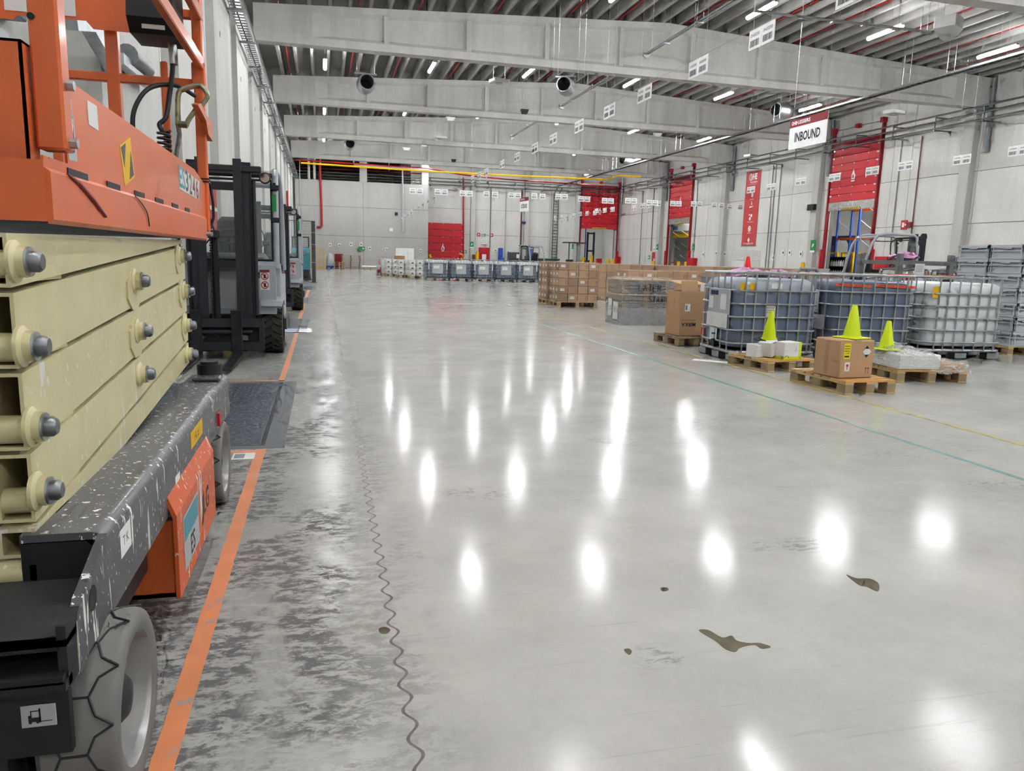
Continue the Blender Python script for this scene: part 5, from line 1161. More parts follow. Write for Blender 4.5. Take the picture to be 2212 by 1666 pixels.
def hall_sign(label, word, c, w, h, rz, wires=True, brand='H.ESSERS'):
    t = thing('hall_sign', label, 'sign', c, rz, 'hanging hall signs'); hd = h*.27
    MB().rbox(-w/2, w/2, -.012, .012, 0, h, .003).build('panel', 'white', t); MB().box(-w/2, w/2, -.014, -.0121, h-hd, h).build('header', 'darkred', t)
    lettering(word, 'black', t, (0, -.0145, (h-hd)*.5), (1, 0, 0), (0, 0, 1), h*.42, .03, width=w*.68)
    lettering(brand, 'white', t, (-w*.14, -.0150, h-hd*.5), (1, 0, 0), (0, 0, 1), hd*.62, .02, width=w*.38); lettering('OHE', 'white', t, (-w*.38, -.0150, h-hd*.5), (1, 0, 0), (0, 0, 1), hd*.62, .03, width=w*.14)
    top = roof_z(c[0])+.42-c[2]
    for s in (-1, 1): MB().cyl((s*w*.42, 0, h), (s*w*.42, 0, top), .004, 5).build('hanging_wire', 'galv', t)
    return t
a, b, c_, d_ = [on_x(x, y, 16.0) for x, y in ((1708, 264), (1790, 243), (1704, 329), (1784, 310))]
hall_sign('white INBOUND sign with dark red header hanging at upper right', 'INBOUND', (16.0, (a.y+b.y)/2, 5.27), a.y-b.y, 1.0, -math.pi/2)
p = on_y(1132, 457, 60.0); hall_sign('far OUTBOUND sign with dark red header before the end wall', 'OUTBOUND', (p.x, 60.0, p.z), 1.7, 1.12, -1.40)
# banner on the right wall
y0, y1, z0, z1 = 47.43, 49.26, 2.6, 7.78
bn = thing('wall_banner', 'tall red vertical banner with white logo and icons on the right wall', 'banner', (XR-.03, (y0+y1)/2, z0), -math.pi/2)
w, h = y1-y0, z1-z0
MT['banner'] = mat('banner_red', 'c03a3c', .5, 0, .04)
MB().box(-w/2, w/2, -.006, .006, 0, h).build('cloth', 'banner', bn); MB().cyl((-w/2-.05, 0, h), (w/2+.05, 0, h), .025, 8).build('top_rod', 'galv', bn); MB().cyl((-w/2-.05, 0, 0), (w/2+.05, 0, 0), .025, 8).build('bottom_rod', 'galv', bn)
Lb = lambda txt, x, z, s, wd=None, bold=.01: lettering(txt, 'white', bn, (x, -.009, z), (1, 0, 0), (0, 0, 1), s, bold, width=wd)
Lb('HE', .2, h-.42, .55, .55, .05); Lb('H.ESSERS', .1, h-.78, .16, .9); MB().box(-.5, .5, -.009, -.0065, h-.93, h-.915).build('rule', 'white', bn)
ic = MB().tube([(-.30+.17*math.cos(a*.3927), -.008, h-.42+.24*math.sin(a*.3927)) for a in range(16)], .03, 5, True); ic.build('logo_ring', 'white', bn); MB().box(-.33, -.27, -.009, -.0065, h-.6, h-.24).build('logo_bar', 'white', bn)
for k, wd in enumerate(('QUALITY', 'CARE', 'ENTREPRENEUR', 'PASSION', 'SAFETY')):
    z = h-1.65-.78*k; Lb(wd, 0, z-.30, .085, .5 if k != 2 else .8)
def disc(c, r, nm='icon', m='white', sz=1.0): return MB().prism([(c[0]+r*math.cos(2*math.pi*i/20), c[1]+r*sz*math.sin(2*math.pi*i/20)) for i in range(20)], 'y', -.009, -.0065).build(nm, m, bn)
z = h-1.65-.78; MB().prism([(-.22, z-.12), (.2, z-.05), (.25, z+.02), (.0, z-.02), (-.12, z+.03), (-.22, z-.05)], 'y', -.009, -.0065).build('hand_icon', 'white', bn); MB().prism([(.02, z+.34), (.08, z+.34), (.08, z+.18), (.12, z+.18), (.05, z+.06), (-.02, z+.18), (.02, z+.18)], 'y', -.009, -.0065).build('arrow_icon', 'white', bn)
z = h-1.65-1.56; disc((-.14, z+.2), .07); disc((.12, z+.14), .11); disc((-.04, z-.07), .12)
z = h-1.65-2.34; disc((0, z), .18, 'smile_icon', 'white', 1.2); 
for s in (-.06, .06): MB().box(s-.02, s+.02, -.0105, -.0092, z+.03, z+.10).build('smile_eye', 'banner', bn)
MB().tube([(.09*math.cos(math.pi+.39*i), -.0098, z-.04+.07*math.sin(math.pi+.39*i)) for i in range(9)], .01, 4).build('smile_mouth', 'banner', bn)
z = h-1.65-3.12; MB().prism([(0, z-.2), (.16, z), (0, z+.2), (-.16, z)], 'y', -.009, -.0065).build('diamond_icon', 'white', bn)
Lb("IT'S TRANSPOSSIBLE", 0, .16, .14, 1.3, .01)
# ================================================================== RED FIRE DOORS
MT['doorred'] = mat('fire_door_red', 'bd1c28', .45, 0, .05, 2)
MT['doorred_dark'] = mat('fire_door_frame_red', '8e1520', .45, 0, .05, 2)
hz = NT('hazard_strip'); wv = hz.n('ShaderNodeTexWave', i_Scale=3.2); hz.l(hz.mapping((1, 1, 1), rot=(0, .8, 0)), wv.inputs['Vector']); hz.l(hz.ramp(wv.outputs[0], .48, .52, lin('f2d400'), lin('111111')), hz.b.inputs['Base Color']); MT['hazard'] = hz.m
def fire_door(n, label, loc, rz, w, zb, zt, ztop, steel_strip=True, tracks=True):
    """local x along the wall, -y into the hall"""
    t = tag(thing('door_%d' % n, label, None, loc, rz), kind='structure')
    nz = 7; hh = (zt-zb)/nz; pm = MB().rbox(-w/2, w/2, -.14, -.06, .006, hh-.006, .01).mesh('door_panel', 'doorred')
    sm = MB().lathe([(.035, -.0), (.035, -.02), (.0001, -.03)], 10, (0, 0, 0), 'y').mesh('stud', 'white')
    for k in range(nz):
        o = put(pm, 'door_panel', t, loc=(0, 0, zb+hh*k))
        for x in (-w*.28, 0, w*.28): put(sm, 'stud', o, loc=(x, -.14, hh-.06))
        for x in (-w/2+.1, w/2-.1): MB().box(x-.08, x+.08, -.16, -.14, hh-.12, hh-.04).build('hinge', 'galv', o)
    z = zb+(zt-zb)*.47; fl = MB().prism([(-.13, z-.22), (.13, z-.22), (.17, z), (.08, z+.12), (.02, z+.38), (-.1, z+.12), (-.15, z)], 'y', -.145, -.1405).build('flame_symbol', 'white', t)
    MB().prism([(-.05, z-.2), (.05, z-.2), (.06, z-.05), (0, z+.08), (-.06, z-.05)], 'y', -.148, -.1455).build('flame_centre', 'doorred', fl); MB().box(-.14, .14, -.145, -.1405, z-.34, z-.28).build('flame_caption', 'white', t)
    if steel_strip:
        MB().rbox(-w/2-.03, w/2+.03, -.15, -.05, zb-.5, zb, .01).build('steel_strip', 'alum', t); MB().box(-w*.18, w*.22, -.154, -.1505, zb-.48, zb-.36).build('hazard_strip', 'hazard', t)
    elif zb > 1: MB().box(-w*.2, w*.2, -.146, -.1405, zb+.03, zb+.16).build('hazard_strip', 'hazard', t)
    if tracks:
        for s in (-1, 1):
            MB().rbox(s*(w/2+.1)-.05, s*(w/2+.1)+.05, -.2, 0, 0, ztop, .01).build('track', 'doorred_dark', t); MB().rbox(s*(w/2+.1)-.12, s*(w/2+.1)+.12, -.3, 0, ztop-.05, ztop+.22, .01).build('pulley_box', 'doorred', t)
            MB().rbox(s*(w/2+.22)-.09, s*(w/2+.22)+.05, -.25, 0, 0, 2.3, .01).build('counterweight_cover', 'doorred', t)
        MB().cyl((-w/2, -.12, ztop+.08), (w/2, -.12, ztop+.08), .012, 6).build('cable', 'galv_dark', t); MB().rbox(-.12, .12, -.25, 0, ztop-.02, ztop+.2, .01).build('pulley_box', 'doorred', t)
        for z in (zt+.02, zt+.22): MB().box(-w/2-.05, w/2+.05, -.16, -.06, z, z+.16).build('top_rail', 'doorred_dark', t)
    return t
fire_door(1, 'nearer raised red fire door on the right wall', (XR, (D1[0]+D1[1])/2, 0), -math.pi/2, D1[1]-D1[0], 5.03, 8.05, 9.05)
fire_door(2, 'farther raised red fire door on the right wall', (XR, (D2[0]+D2[1])/2, 0), -math.pi/2, D2[1]-D2[0], 5.02, 8.05, 9.05)
fire_door(3, 'raised red fire door on the end wall', ((d4a+d4b)/2, YF, 0), 0, d4b-d4a, on_y(1292, 495, YF).z, 8.2, 8.9, False)
fire_door(4, 'closed red fire door on the end wall beyond the tank row', ((fd_x0+fd_x1)/2, YF, 0), 0, fd_x1-fd_x0, .02, on_y(960, 482, YF).z, 8.6, False, False)
# ================================================================== ROOMS BEYOND THE OPEN DOORS
def room(n, x0, x1, y0, y1, open_side):
    mb = MB(); t = .2; H_ = 7.0
    if open_side == 'x':
        mb.box(x1, x1+t, y0, y1, 0, H_); mb.box(x0, x1, y0-t, y0, 0, H_); mb.box(x0, x1, y1, y1+t, 0, H_)
    else:
        mb.box(x0-t, x0, y0, y1, 0, H_); mb.box(x1, x1+t, y0, y1, 0, H_); mb.box(x0, x1, y1, y1+t, 0, H_)
    mb.box(x0, x1, y0, y1, H_, H_+t)
    tag(mb.build('wall_beyond_%d' % n, 'wall'), 'concrete walls of the room beyond an open fire door', None, kind='structure')
    l = thing('strip_light', ['', 'LED strip light in the room beyond the nearer right fire door', 'LED strip light in the room beyond the farther right fire door', 'LED strip light in the room beyond the end-wall fire door'][n], 'lamp', ((x0+x1)/2, (y0+y1)/2, 6.0), 0, 'LED strip lights under the roof')  # lamp added to brighten the room behind the doorway
    for dx in (-2.4, 0, 2.4):
        for me in (lh, ld): put(me, me.name.split('.')[0], l, loc=(dx, 0, 0))
        for dy in (-.6, .6): MB().cyl((dx, dy, .09), (dx, dy, 1.0), .006, 6).build('suspension', 'galv', l)
    MB().box(-2.6, 2.6, -.03, .03, .09, .12).build('carrier_rail', 'galv', l)
room(1, XR+.35, XR+9, 30, 47, 'x'); room(2, XR+.35, XR+6, 53, 72.2, 'x'); room(3, 20.0, 33.0, YF+.35, YF+14, 'y')
# racks and frames seen through the doors
def rack(label, loc, rz, n=2, lv=(1.2, 3.0, 4.8), h=6.0):
    t = thing('pallet_rack', label, 'rack', loc, rz, 'pallet racks beyond the doors')
    for i in range(n+1):
        for y in (0, 1.0): MB().box(i*2.0-.05, i*2.0+.05, y-.05, y+.05, 0, h).build('upright', 'blue', t)
        for k in range(5): MB().tube([(i*2.0, 0, .3+1.1*k), (i*2.0, 1.0, .9+1.1*k)], .02, 5).build('brace', 'galv', t)
    for z in lv:
        for y in (0, 1.0): MB().box(0, 2.0*n, y-.04, y+.04, z, z+.12).build('beam', 'orange', t)
    return t
rack('blue and orange pallet rack beyond the nearer right fire door', (XR+3.6, 40.3, 0), math.pi/2, 1)
rack('low orange rack beams beyond the farther right fire door', (XR+3.0, 63.0, 0), math.pi/2, 2, (.5, 1.25), 1.6); rack('blue and orange rack beyond the end-wall fire door', (27.6, YF+5, 0), math.pi/2, 2)
gt = thing('portal_frame', 'navy blue dock portal frame seen through the nearer right fire door', 'frame', (XR+5.2, 45.0, 0), -math.pi/2)
MB().prism([(-1.3, 0), (-1.3, 3.4), (1.0, 3.4), (1.0, 0), (.75, 0), (.75, 2.8), (.5, 3.1), (-.75, 3.1), (-1.0, 2.8), (-1.0, 0)], 'y', -.15, .15).build('frame', 'navy', gt)
sh = thing('shelf_unit', 'black shelf unit of white bottles beyond the nearer right fire door', 'shelf', (XR+1.6, 40.6, 0), -math.pi/2)
for x in (-.8, .8): MB().box(x-.03, x+.03, -.2, .2, 0, 1.9).build('side', 'black', sh)
for z in (.1, .7, 1.3, 1.87): MB().box(-.8, .8, -.2, .2, z, z+.03).build('board', 'black', sh)
MB().box(-.8, .8, .18, .2, 0, 1.9).build('back', 'black', sh)
bm = MB().lathe([(.07, 0), (.08, .02), (.08, .25), (.03, .3), (.03, .36), (.0001, .36)], 10).mesh('bottle', 'white')
for k, z in enumerate((.73, 1.33)):
    for i in range(6): o = put(bm, 'bottle', None, loc=(XR+1.55, 40.6-.55+.22*i, z)); tag(o, 'white bottle on the %s shelf of the black shelf unit, %s from its right end' % (('lower', 'upper')[k], words[i]), 'bottle', 'bottles on the black shelf unit')
for i in range(3):
    o = thing('yellow_guard', ['yellow guard rail, left one beyond the nearer right fire door', 'yellow guard rail, middle one beyond the nearer right fire door', 'yellow guard rail, right one beyond the nearer right fire door'][i], 'guard rail', (XR+2.4, 42.3-1.5*i, 0), math.pi/2, 'yellow guard rails')
    for x in (-.5, .5): MB().box(x-.06, x+.06, -.06, .06, 0, 2.2).build('post', 'yellow', o)
    for z in (.9, 1.5, 2.1): MB().box(-.5, .5, -.03, .03, z, z+.12).build('rail', 'yellow', o)
cr = thing('overhead_crane', 'yellow crane beam and white name panel beyond the farther right fire door', 'crane', (XR+4.2, 67.2, 3.7), -math.pi/2)
MB().box(-4, 4, -.2, .2, 0, .45).build('crane_beam', 'yellow', cr); MB().box(-3.5, 3.5, -.22, -.2, .6, 1.3).build('name_panel', 'white', cr); lettering('abus', 'blue', cr, (-1.0, -.23, .95), (1, 0, 0), (0, 0, 1), .6, .03); MB().box(-4, 4, 0, .1, .4, 3.2).build('hanger_plate', 'wall', cr)
MB().tube(catenary((-1.5, -.2, 0), (.3, -.2, 0), .6), .012, 5).build('festoon_cable', 'black', cr)
pt = thing('reach_truck', 'dark reach truck mast standing in the end-wall doorway', 'forklift', (on_y(1275, 540, YF+2.5).x, YF+2.5, 0)); 
for x in (-.35, .35): MB().box(x-.08, x+.08, -.1, .1, 0, 4.2).build('mast_rail', 'dark', pt)
for z in (.6, 2.2, 4.0): MB().box(-.4, .4, -.05, .1, z, z+.15).build('mast_crossbar', 'dark', pt)
MB().rbox(-.5, .5, .15, 1.6, .15, 1.3, .08).build('body', 'dark', pt)
# ================================================================== SERVICES
def pipe(name, label, cat, pts, r, m, group=None, n=8): return tag(MB().tube(pts, r, n).build(name, m, None, True), label, cat, group)
# three wall pipes on brackets, right wall and round onto the far wall
cr1 = thing('conduit_rack', 'three long grey conduits on brackets high along the right wall', 'conduit', (XR, 0, 0)); cr2 = thing('conduit_rack', 'three long grey conduits on brackets high along the end wall', 'conduit', (0, YF, 0))
for z in (8.50, 8.23, 7.92):
    MB().tube([(-.95, 10, z), (-.95, YF-.85, z)], .045, 8).build('conduit', 'galv_dark', cr1, True); MB().tube([(9.0, -.85, z), (XR-.9, -.85, z)], .045, 8).build('conduit', 'galv_dark', cr2, True)
ba = MB().box(-1.0, -.004, -.03, .03, 7.82, 7.87).mesh('bracket_arm', 'galv_dark'); bb_ = MB().box(-1.0, -.004, -.03, .03, 8.40, 8.45).mesh('bracket_arm', 'galv_dark'); bc_ = MB().box(-.98, -.94, -.02, .02, 7.8, 8.5).mesh('bracket_post', 'galv_dark')
for y in [12+2.75*i for i in range(22)]:
    if any(abs(y-c) < .5 for c in BEAM_Y): continue
    for me in (ba, bb_, bc_): put(me, me.name.split('.')[0], cr1, loc=(0, y, 0))
for x in [10+2.75*i for i in range(7)]:
    for me in (ba, bb_, bc_): o = put(me, me.name.split('.')[0], cr2, loc=(x, 0, 0)); o.rotation_euler = (0, 0, math.pi/2)
# cable ladder, right of the aisle
TX, TZ = 22.5, 8.34
ct = thing('cable_ladder', 'long cable ladder hung under the beams, running back to the end wall', 'cable tray', (TX, 0, TZ))
for s in (-1, 1): MB().box(s*.15-.02, s*.15+.02, 9, YF-.3, 0, .07).build('side_rail', 'galv', ct)
rg = MB()
for i in range(210): rg.box(-.15, .15, 9.05+.3*i, 9.09+.3*i, .01, .03)
tag(rg.build('rung', 'galv_dark', ct), kind='stuff'); MB().box(-.10, .10, 9, YF-.4, .03, .06).build('cable_bundle', 'dark', ct)
for y in [11+2.2*i for i in range(28)]:
    if any(abs(y-c) < .4 for c in BEAM_Y): continue
    for s in (-.16, .16): MB().cyl((s, y, .0), (s, y, roof_z(TX)+.42-TZ), .008, 5).build('hanger_rod', 'galv', ct)
p0 = on_y(1211, 398, YF-.2); p1 = on_y(1202, 420, YF-.2); p2 = on_y(1196, 570, YF-.2)
lad = thing('cable_ladder', 'vertical cable ladder climbing the end wall', 'cable tray', (p1.x, YF-.2, 0))
for s in (-.25, .25): MB().tube([(s, 0, .0), (s, 0, p1.z), (s+p0.x-p1.x, 0, TZ)], .04, 6).build('side_rail', 'darkgrey', lad)
for i in range(26): MB().box(-.25, .25, -.03, .03, .3+.29*i, .36+.29*i).build('rung', 'darkgrey', lad)
# left wall tray
lt = thing('cable_ladder', 'galvanised cable tray high along the left wall', 'cable tray', (-1.98, 0, 7.2))
MB().box(-.15, -.13, 10, 66, 0, .08).build('side_rail', 'galv', lt); MB().box(.13, .15, 10, 66, 0, .08).build('side_rail', 'galv', lt); MB().cyl((.20, 10, .1), (.20, 66, .1), .022, 6).build('conduit', 'galv', lt); MB().cyl((.10, 10, .16), (.10, 66, .16), .02, 6).build('conduit', 'galv', lt); MB().cyl((-.02, 10, .03), (-.02, 66, .03), .02, 6).build('cable', 'dark', lt)
rg = MB()
for i in range(220): rg.box(-.13, .13, 10+.25*i, 10.04+.25*i, .0, .02)
tag(rg.build('rung', 'galv_dark', lt), kind='stuff')
for y in [12+3.0*i for i in range(18)]: MB().box(-.23, .22, y-.03, y+.03, -.06, 0).build('bracket', 'galv', lt)
# conduits clamped between the beams
for k in range(3):
    y1_ = BEAM_Y[k+1]-.1; y0_ = BEAM_Y[k]+.1
    c = thing('conduit_pair', ['pair of galvanised conduits running up to the largest beam', 'pair of galvanised conduits between the first and second full beams', 'pair of galvanised conduits between the second and third full beams'][k], 'conduit', (12.65, 0, 9.42), 0, 'conduit pairs between beams')
    for s in (-.06, .06): MB().cyl((s, y0_ if k else 12.0, 0), (s, y1_, 0), .028, 8).build('conduit', 'galv', c, True)
    MB().cyl((0, y1_-.06, 0), (0, y1_, 0), .16, 14).build('end_clamp', 'galv', c, True)
    for i in range(3):
        y = y1_-1.8-2.6*i
        for s in (-.12, .12): MB().cyl((s, y, -.03), (s, y, 1.5), .006, 5).build('hanger_rod', 'galv', c)
        MB().box(-.13, .13, y-.02, y+.02, -.06, -.03).build('hanger_bar', 'galv', c)
# cross tray to the galvanised heater
q0 = on_y(1630, 22, 21.8); q1 = on_y(2012, 66, 21.8)
ct2 = thing('conduit_run', 'thin galvanised conduit run across to the hanging heater box', 'conduit', (0, 21.8, 0))
MB().tube([(q0.x, 0, q0.z+.5), (q0.x, 0, q0.z), (q1.x, 0, q0.z)], .022, 6).build('conduit', 'galv', ct2, True); MB().tube([(q0.x+.05, .12, q0.z+.5), (q0.x+.05, .12, q0.z), (q1.x, .12, q0.z)], .022, 6).build('conduit', 'galv', ct2, True)
for i in range(6):
    x = q0.x+.6+1.1*i
    for s in (0, .25): MB().cyl((x+s, .06, q0.z-.03), (x+s, .06, roof_z(x)+.42), .007, 5).build('hanger_rod', 'galv', ct2)
    MB().box(x-.03, x+.28, 0, .12, q0.z-.06, q0.z-.03).build('hanger_bar', 'galv', ct2)
c = on_y(2048, 62, 21.8)
ht = thing('heater_unit', 'galvanised hanging heater box with tapered outlet at upper right', 'heater', (c.x, 21.8, c.z), .5)
MB().rbox(-.36, .36, -.33, .33, -.02, .34, .01).build('casing', 'white', ht); MB().add([(-.36, -.33, -.02), (.36, -.33, -.02), (.36, .33, -.02), (-.36, .33, -.02), (-.16, -.15, -.32), (.16, -.15, -.32), (.16, .15, -.32), (-.16, .15, -.32)], [(0, 1, 5, 4), (1, 2, 6, 5), (2, 3, 7, 6), (3, 0, 4, 7), (4, 5, 6, 7)]).build('hood', 'lightgrey', ht)
for x in (-.3, .3):
    for y in (-.28, .28): MB().cyl((x, y, .34), (x, y, roof_z(c.x)+.42-c.z), .008, 5).build('hanger_rod', 'galv', ht)
# round jet fans
for i, (px, py, Y, rz, nm) in enumerate(((790, 182, 36.4, .05, 'left jet fan hanging before the second full beam'), (1222, 187, 35.4, -.5, 'middle jet fan hanging before the second full beam'), (1690, 240, 36.4, -1.2, 'right jet fan hanging before the second full beam'), (755, 312, 57.5, .05, 'left jet fan before the farthest beam'), (1355, 346, 57.5, -1.2, 'right jet fan before the farthest beam'))):
    p = on_y(px, py, Y); f = thing('jet_fan', nm, 'fan', p, rz, 'round jet fans')
    MB().lathe([(.30, -.55), (.34, -.55), (.40, -.15), (.42, .1), (.36, .5), (.31, .55), (.29, .5), (.29, -.5)], 28, (0, 0, 0), 'y', False).build('duct', 'galv', f, True); MB().cyl((0, .3, 0), (0, .32, 0), .29, 20).build('rotor', 'darkgrey', f)
    MB().box(-.5, .5, -.05, .05, .42, .48).build('hanger_bar', 'galv', f)
    for x in (-.4, .4): MB().cyl((x, 0, .45), (x, 0, roof_z(p.x)+.42-p.z), .01, 5).build('hanger_rod', 'galv', f)
# flat white units
for i, (px, py, Y, nm) in enumerate(((1078, 175, 34.0, 'flat white access box hanging before the second full beam'), (950, 297, 50.0, 'flat white access box hanging before the third full beam'), (1931, 243, 28.0, 'flat white access box hanging near the nearer red fire door'), (1622, 337, 45.0, 'flat white access box hanging near the farther red fire door'))):
    p = on_y(px, py, Y); u = thing('ceiling_box', nm, 'ceiling box', p, .3, 'flat white ceiling boxes'); MB().rbox(-.38, .38, -.28, .28, -.07, .07, .02).build('casing', 'offwhite', u); MB().cyl((0, 0, -.12), (0, 0, -.07), .16, 16).build('sensor', 'lightgrey', u)
    for x in (-.3, .3): MB().cyl((x, 0, .07), (x*.8, 0, roof_z(p.x)+.42-p.z), .005, 5).build('hanging_wire', 'galv', u)
# small white wedge speakers and black projectors
for i, (px, py, Y, nm) in enumerate(((973, 257, 49, 'small white wedge box under the second full beam'), (916, 313, 60, 'small white wedge box under the third full beam'), (1420, 291, 50, 'white wedge box right of the middle sign row'), (1133, 241, 38.5, 'black line laser hanging before the second full beam'), (980, 347, 61, 'black line laser hanging before the farthest beam'), (878, 322, 60, 'tiny white wedge box under the third full beam'))):
    p = on_y(px, py, Y); u = thing('ceiling_projector', nm, 'projector', p, 0, 'small boxes under the beams'); m = 'black' if 'black' in nm else 'white'; s = .2 if m == 'black' else .3
    MB().prism([(-s, .1), (s, .1), (s*.6, -.12), (-s*.6, -.12)], 'y', -.12, .12).build('casing', m, u)
    for x in (-.08, .08): MB().cyl((x, 0, .1), (x, 0, max(.6, roof_z(p.x)+.42-p.z)), .008, 5).build('hanging_rod', 'galv', u)
# red sprinkler pipes between the ribs
for i in range(12):
    x = RIBX[0]+.356+.712*round(3.68*i)
    if x > XR-1: break
    pipe('sprinkler_pipe', 'red sprinkler pipe between the roof ribs, %s from the left wall' % (words+['tenth', 'eleventh', 'twelfth'])[i], 'pipe', [(x, 12, roof_z(x)+.12), (x, YF-1, roof_z(x)+.12)], .038, 'redpipe', 'red sprinkler pipes under the roof', 6)
def hang(o, xs, Y, z):
    for x in xs: MB().cyl((x, Y, z), (x, Y, roof_z(x)+.42), .012, 5).build('hanger_rod', 'galv', o)
def py_(pts, Y): return [on_y(x, y, Y) for x, y in pts]
_sm = pipe('sprinkler_main', 'red sprinkler main above the lower end wall', 'pipe', py_(((635, 345), (700, 349), (800, 356), (925, 364), (1000, 378), (1100, 388), (1335, 404)), 67.5), .06, 'redpipe', 'red sprinkler mains')
_s2 = pipe('sprinkler_main', 'second red pipe in the dark gap above the lower end wall', 'pipe', py_(((640, 362), (780, 368), (925, 376)), 70.5), .05, 'darkred', 'red sprinkler mains')
hang(_sm, (0.0, 4.0, 8.5), 67.5, on_y(800, 356, 67.5).z-.05); hang(_s2, (1.0, 6.0), 70.5, on_y(780, 368, 70.5).z-.05)
pipe('sprinkler_riser', 'vertical red pipe with a foot bend on the lower end wall', 'pipe', py_(((691, 341), (692, 388), (694, 440), (695, 488), (692, 491), (684, 491)), YP-.1), .10, 'redpipe')
pipe('sprinkler_riser', 'thin vertical red pipe on the left wall beyond the forklifts', 'pipe', [(XL+.055, 52, 2.0), (XL+.055, 52, 5.2)], .06, 'redpipe')
pipe('sprinkler_riser', 'vertical red pipe right of the closed end-wall fire door', 'pipe', py_(((1001, 383), (1001, 556)), YF-.15), .07, 'redpipe')
for i, (px, m, nm) in enumerate(((667, 'offwhite', 'left white pipe in the dark gap above the lower end wall'), (679, 'offwhite', 'right white pipe in the dark gap above the lower end wall'))): pipe('white_pipe', nm, 'pipe', [(on_y(px, 366, YP+.15).x, YP+.15, ptop), (on_y(px, 366, YP+.15).x, YP+.15, 9.7)], .11, m, 'white pipes above the lower wall')
pipe('drain_pipe', 'thin grey pipe frame at the left end of the lower end wall', 'pipe', py_(((648, 450), (647, 344), (678, 344)), YP-.04), .04, 'lightgrey')
pipe('drain_pipe', 'grey drain pipe running under the roof and down the lower end wall', 'pipe', py_(((764, 346), (765, 357), (869, 362), (870, 420), (871, 500)), YP-.1), .10, 'lightgrey')
pipe('drain_pipe', 'grey drain pipe crossing to the right above the lower end wall', 'pipe', py_(((869, 362), (935, 367)), YP-.1), .11, 'lightgrey')
pipe('gas_pipe', 'yellow gas pipe with a kink before the end wall', 'pipe', py_(((650, 352), (925, 370), (1100, 379), (1200, 383), (1308, 388), (1337, 379), (1385, 382)), 59.8), .07, 'yellow')
for i in range(3): pipe('grey_conduit', '%s thin grey conduit in the gap above the lower end wall' % ('upper', 'middle', 'lower')[i], 'pipe', py_(((633, 368+7*i), (785, 376+6*i), (922, 385+5*i)), YP+.55), .03, 'galv', 'conduits in the wall gap')
# ================================================================== THINGS ON THE WALLS
def wall_item(name, label, cat, px, py, w, h, m, plane='y', off=0.0, Y=None, group=None, depth=.02, marks=None):
    at_ = Y if Y is not None else (YF if plane == 'y' else XR)
    p = on_y(px, py, at_-.03-off) if plane == 'y' else on_x(px, py, at_-.03-off)
    t = thing(name, label, cat, p, 0 if plane == 'y' else -math.pi/2, group)
    MB().rbox(-w/2, w/2, -depth, .02, -h/2, h/2, .004).build('board', m, t)
    if marks == 'lines':
        for k in range(2): MB().box(-w*.3, w*.3, -depth-.002, -depth, h*(.05-.2*k), h*(.15-.2*k)).build('print', 'dark', t)
    if marks == 'dot': MB().box(-w*.2, w*.2, -depth-.002, -depth, -h*.2, h*.2).build('print', 'dark', t)
    if marks == 'band': MB().box(-w*.5, w*.5, -depth-.002, -depth, -h*.5, -h*.34).build('caption', 'white', t); MB().prism([(-w*.2, -h*.1), (w*.1, 0), (w*.25, h*.2), (-w*.05, h*.18)], 'y', -depth-.002, -depth).build('symbol', 'white', t)
    if marks == 'cross': MB().box(-w*.3, w*.05, -depth-.002, -depth, -h*.25, h*.25).build('symbol', 'white', t); MB().box(w*.15, w*.35, -depth-.002, -depth, -h*.1, h*.1).build('symbol', 'white', t)
    return t
for i, (x, y, mk_) in enumerate(((713, 529, 'dot'), (733, 530, 'dot'), (758, 528, 'dot'), (780, 528, 'dot'), (799, 537, 'dot'), (835, 539, 'dot'), (909, 542, 'dot'))): wall_item('wall_notice', '%s small white notice from the left low on the lower end wall' % words[i], 'notice', x, y, .22, .32, 'paper', 'y', 0, YP, 'notices on the lower end wall', .02, mk_)
wall_item('wall_notice', 'white notice sheet beside the drain pipe on the lower end wall', 'notice', 845, 496, .28, .30, 'paper', 'y', 0, YP); wall_item('wall_box', 'small black box on the lower end wall', 'box', 856, 462, .25, .25, 'black', 'y', 0, YP, None, .1)
wall_item('first_aid_box', 'green first aid box on the lower end wall', 'first aid box', 777, 538, .26, .36, 'green', 'y', 0, YP, None, .1); wall_item('exit_sign', 'green exit pictogram on the lower end wall beside the first aid box', 'sign', 785, 537, .24, .30, 'green', 'y', 0, YP, None, .02, 'cross')
for i, (x, y, w, h, m, mk_, nm) in enumerate(((1034, 507, .30, .30, 'red', 'cross', 'red fire hose sign left of the exit sign on the end wall'), (1045, 508, .34, .22, 'green', 'cross', 'green emergency exit sign above the small red door'), (1062, 508, .30, .30, 'red', 'cross', 'red extinguisher sign right of the exit sign on the end wall'), (1019, 529, .36, .60, 'green', 'band', 'green door-number plate on the column right of the closed fire door'), (1005, 544, .28, .28, 'green', 'cross', 'green first aid sign beside the closed fire door'))): wall_item('safety_sign', nm, 'sign', x, y, w, h, m, 'y', .33 if x == 1019 else 0, None, 'safety signs on the end wall', .02, mk_)
wall_item('safety_sign', 'green door-number plate left of the end-wall doorway', 'sign', 1239, 534, .36, .60, 'green', 'y', .0, None, 'safety signs on the end wall', .02, 'band')
for i, (x, y, nm) in enumerate(((1045, 528, 'white lamp box over the small red door'), (1070, 541, 'white notice right of the small red door'), (1098, 544, 'white notice between the two blue posts'), (1156, 546, 'yellow-edged notice right of the far forklift'), (1175, 547, 'white notice left of the vertical cable ladder'))): wall_item('wall_notice', nm, 'notice', x, y, .30, .28, 'paper', 'y', 0, None, 'notices on the end wall', .03, 'dot')
wall_item('radiant_heater', 'dark radiant box on the column below the OUTBOUND sign', 'box', 1131, 481, .38, .22, 'navy', 'y', .33, None, None, .15)
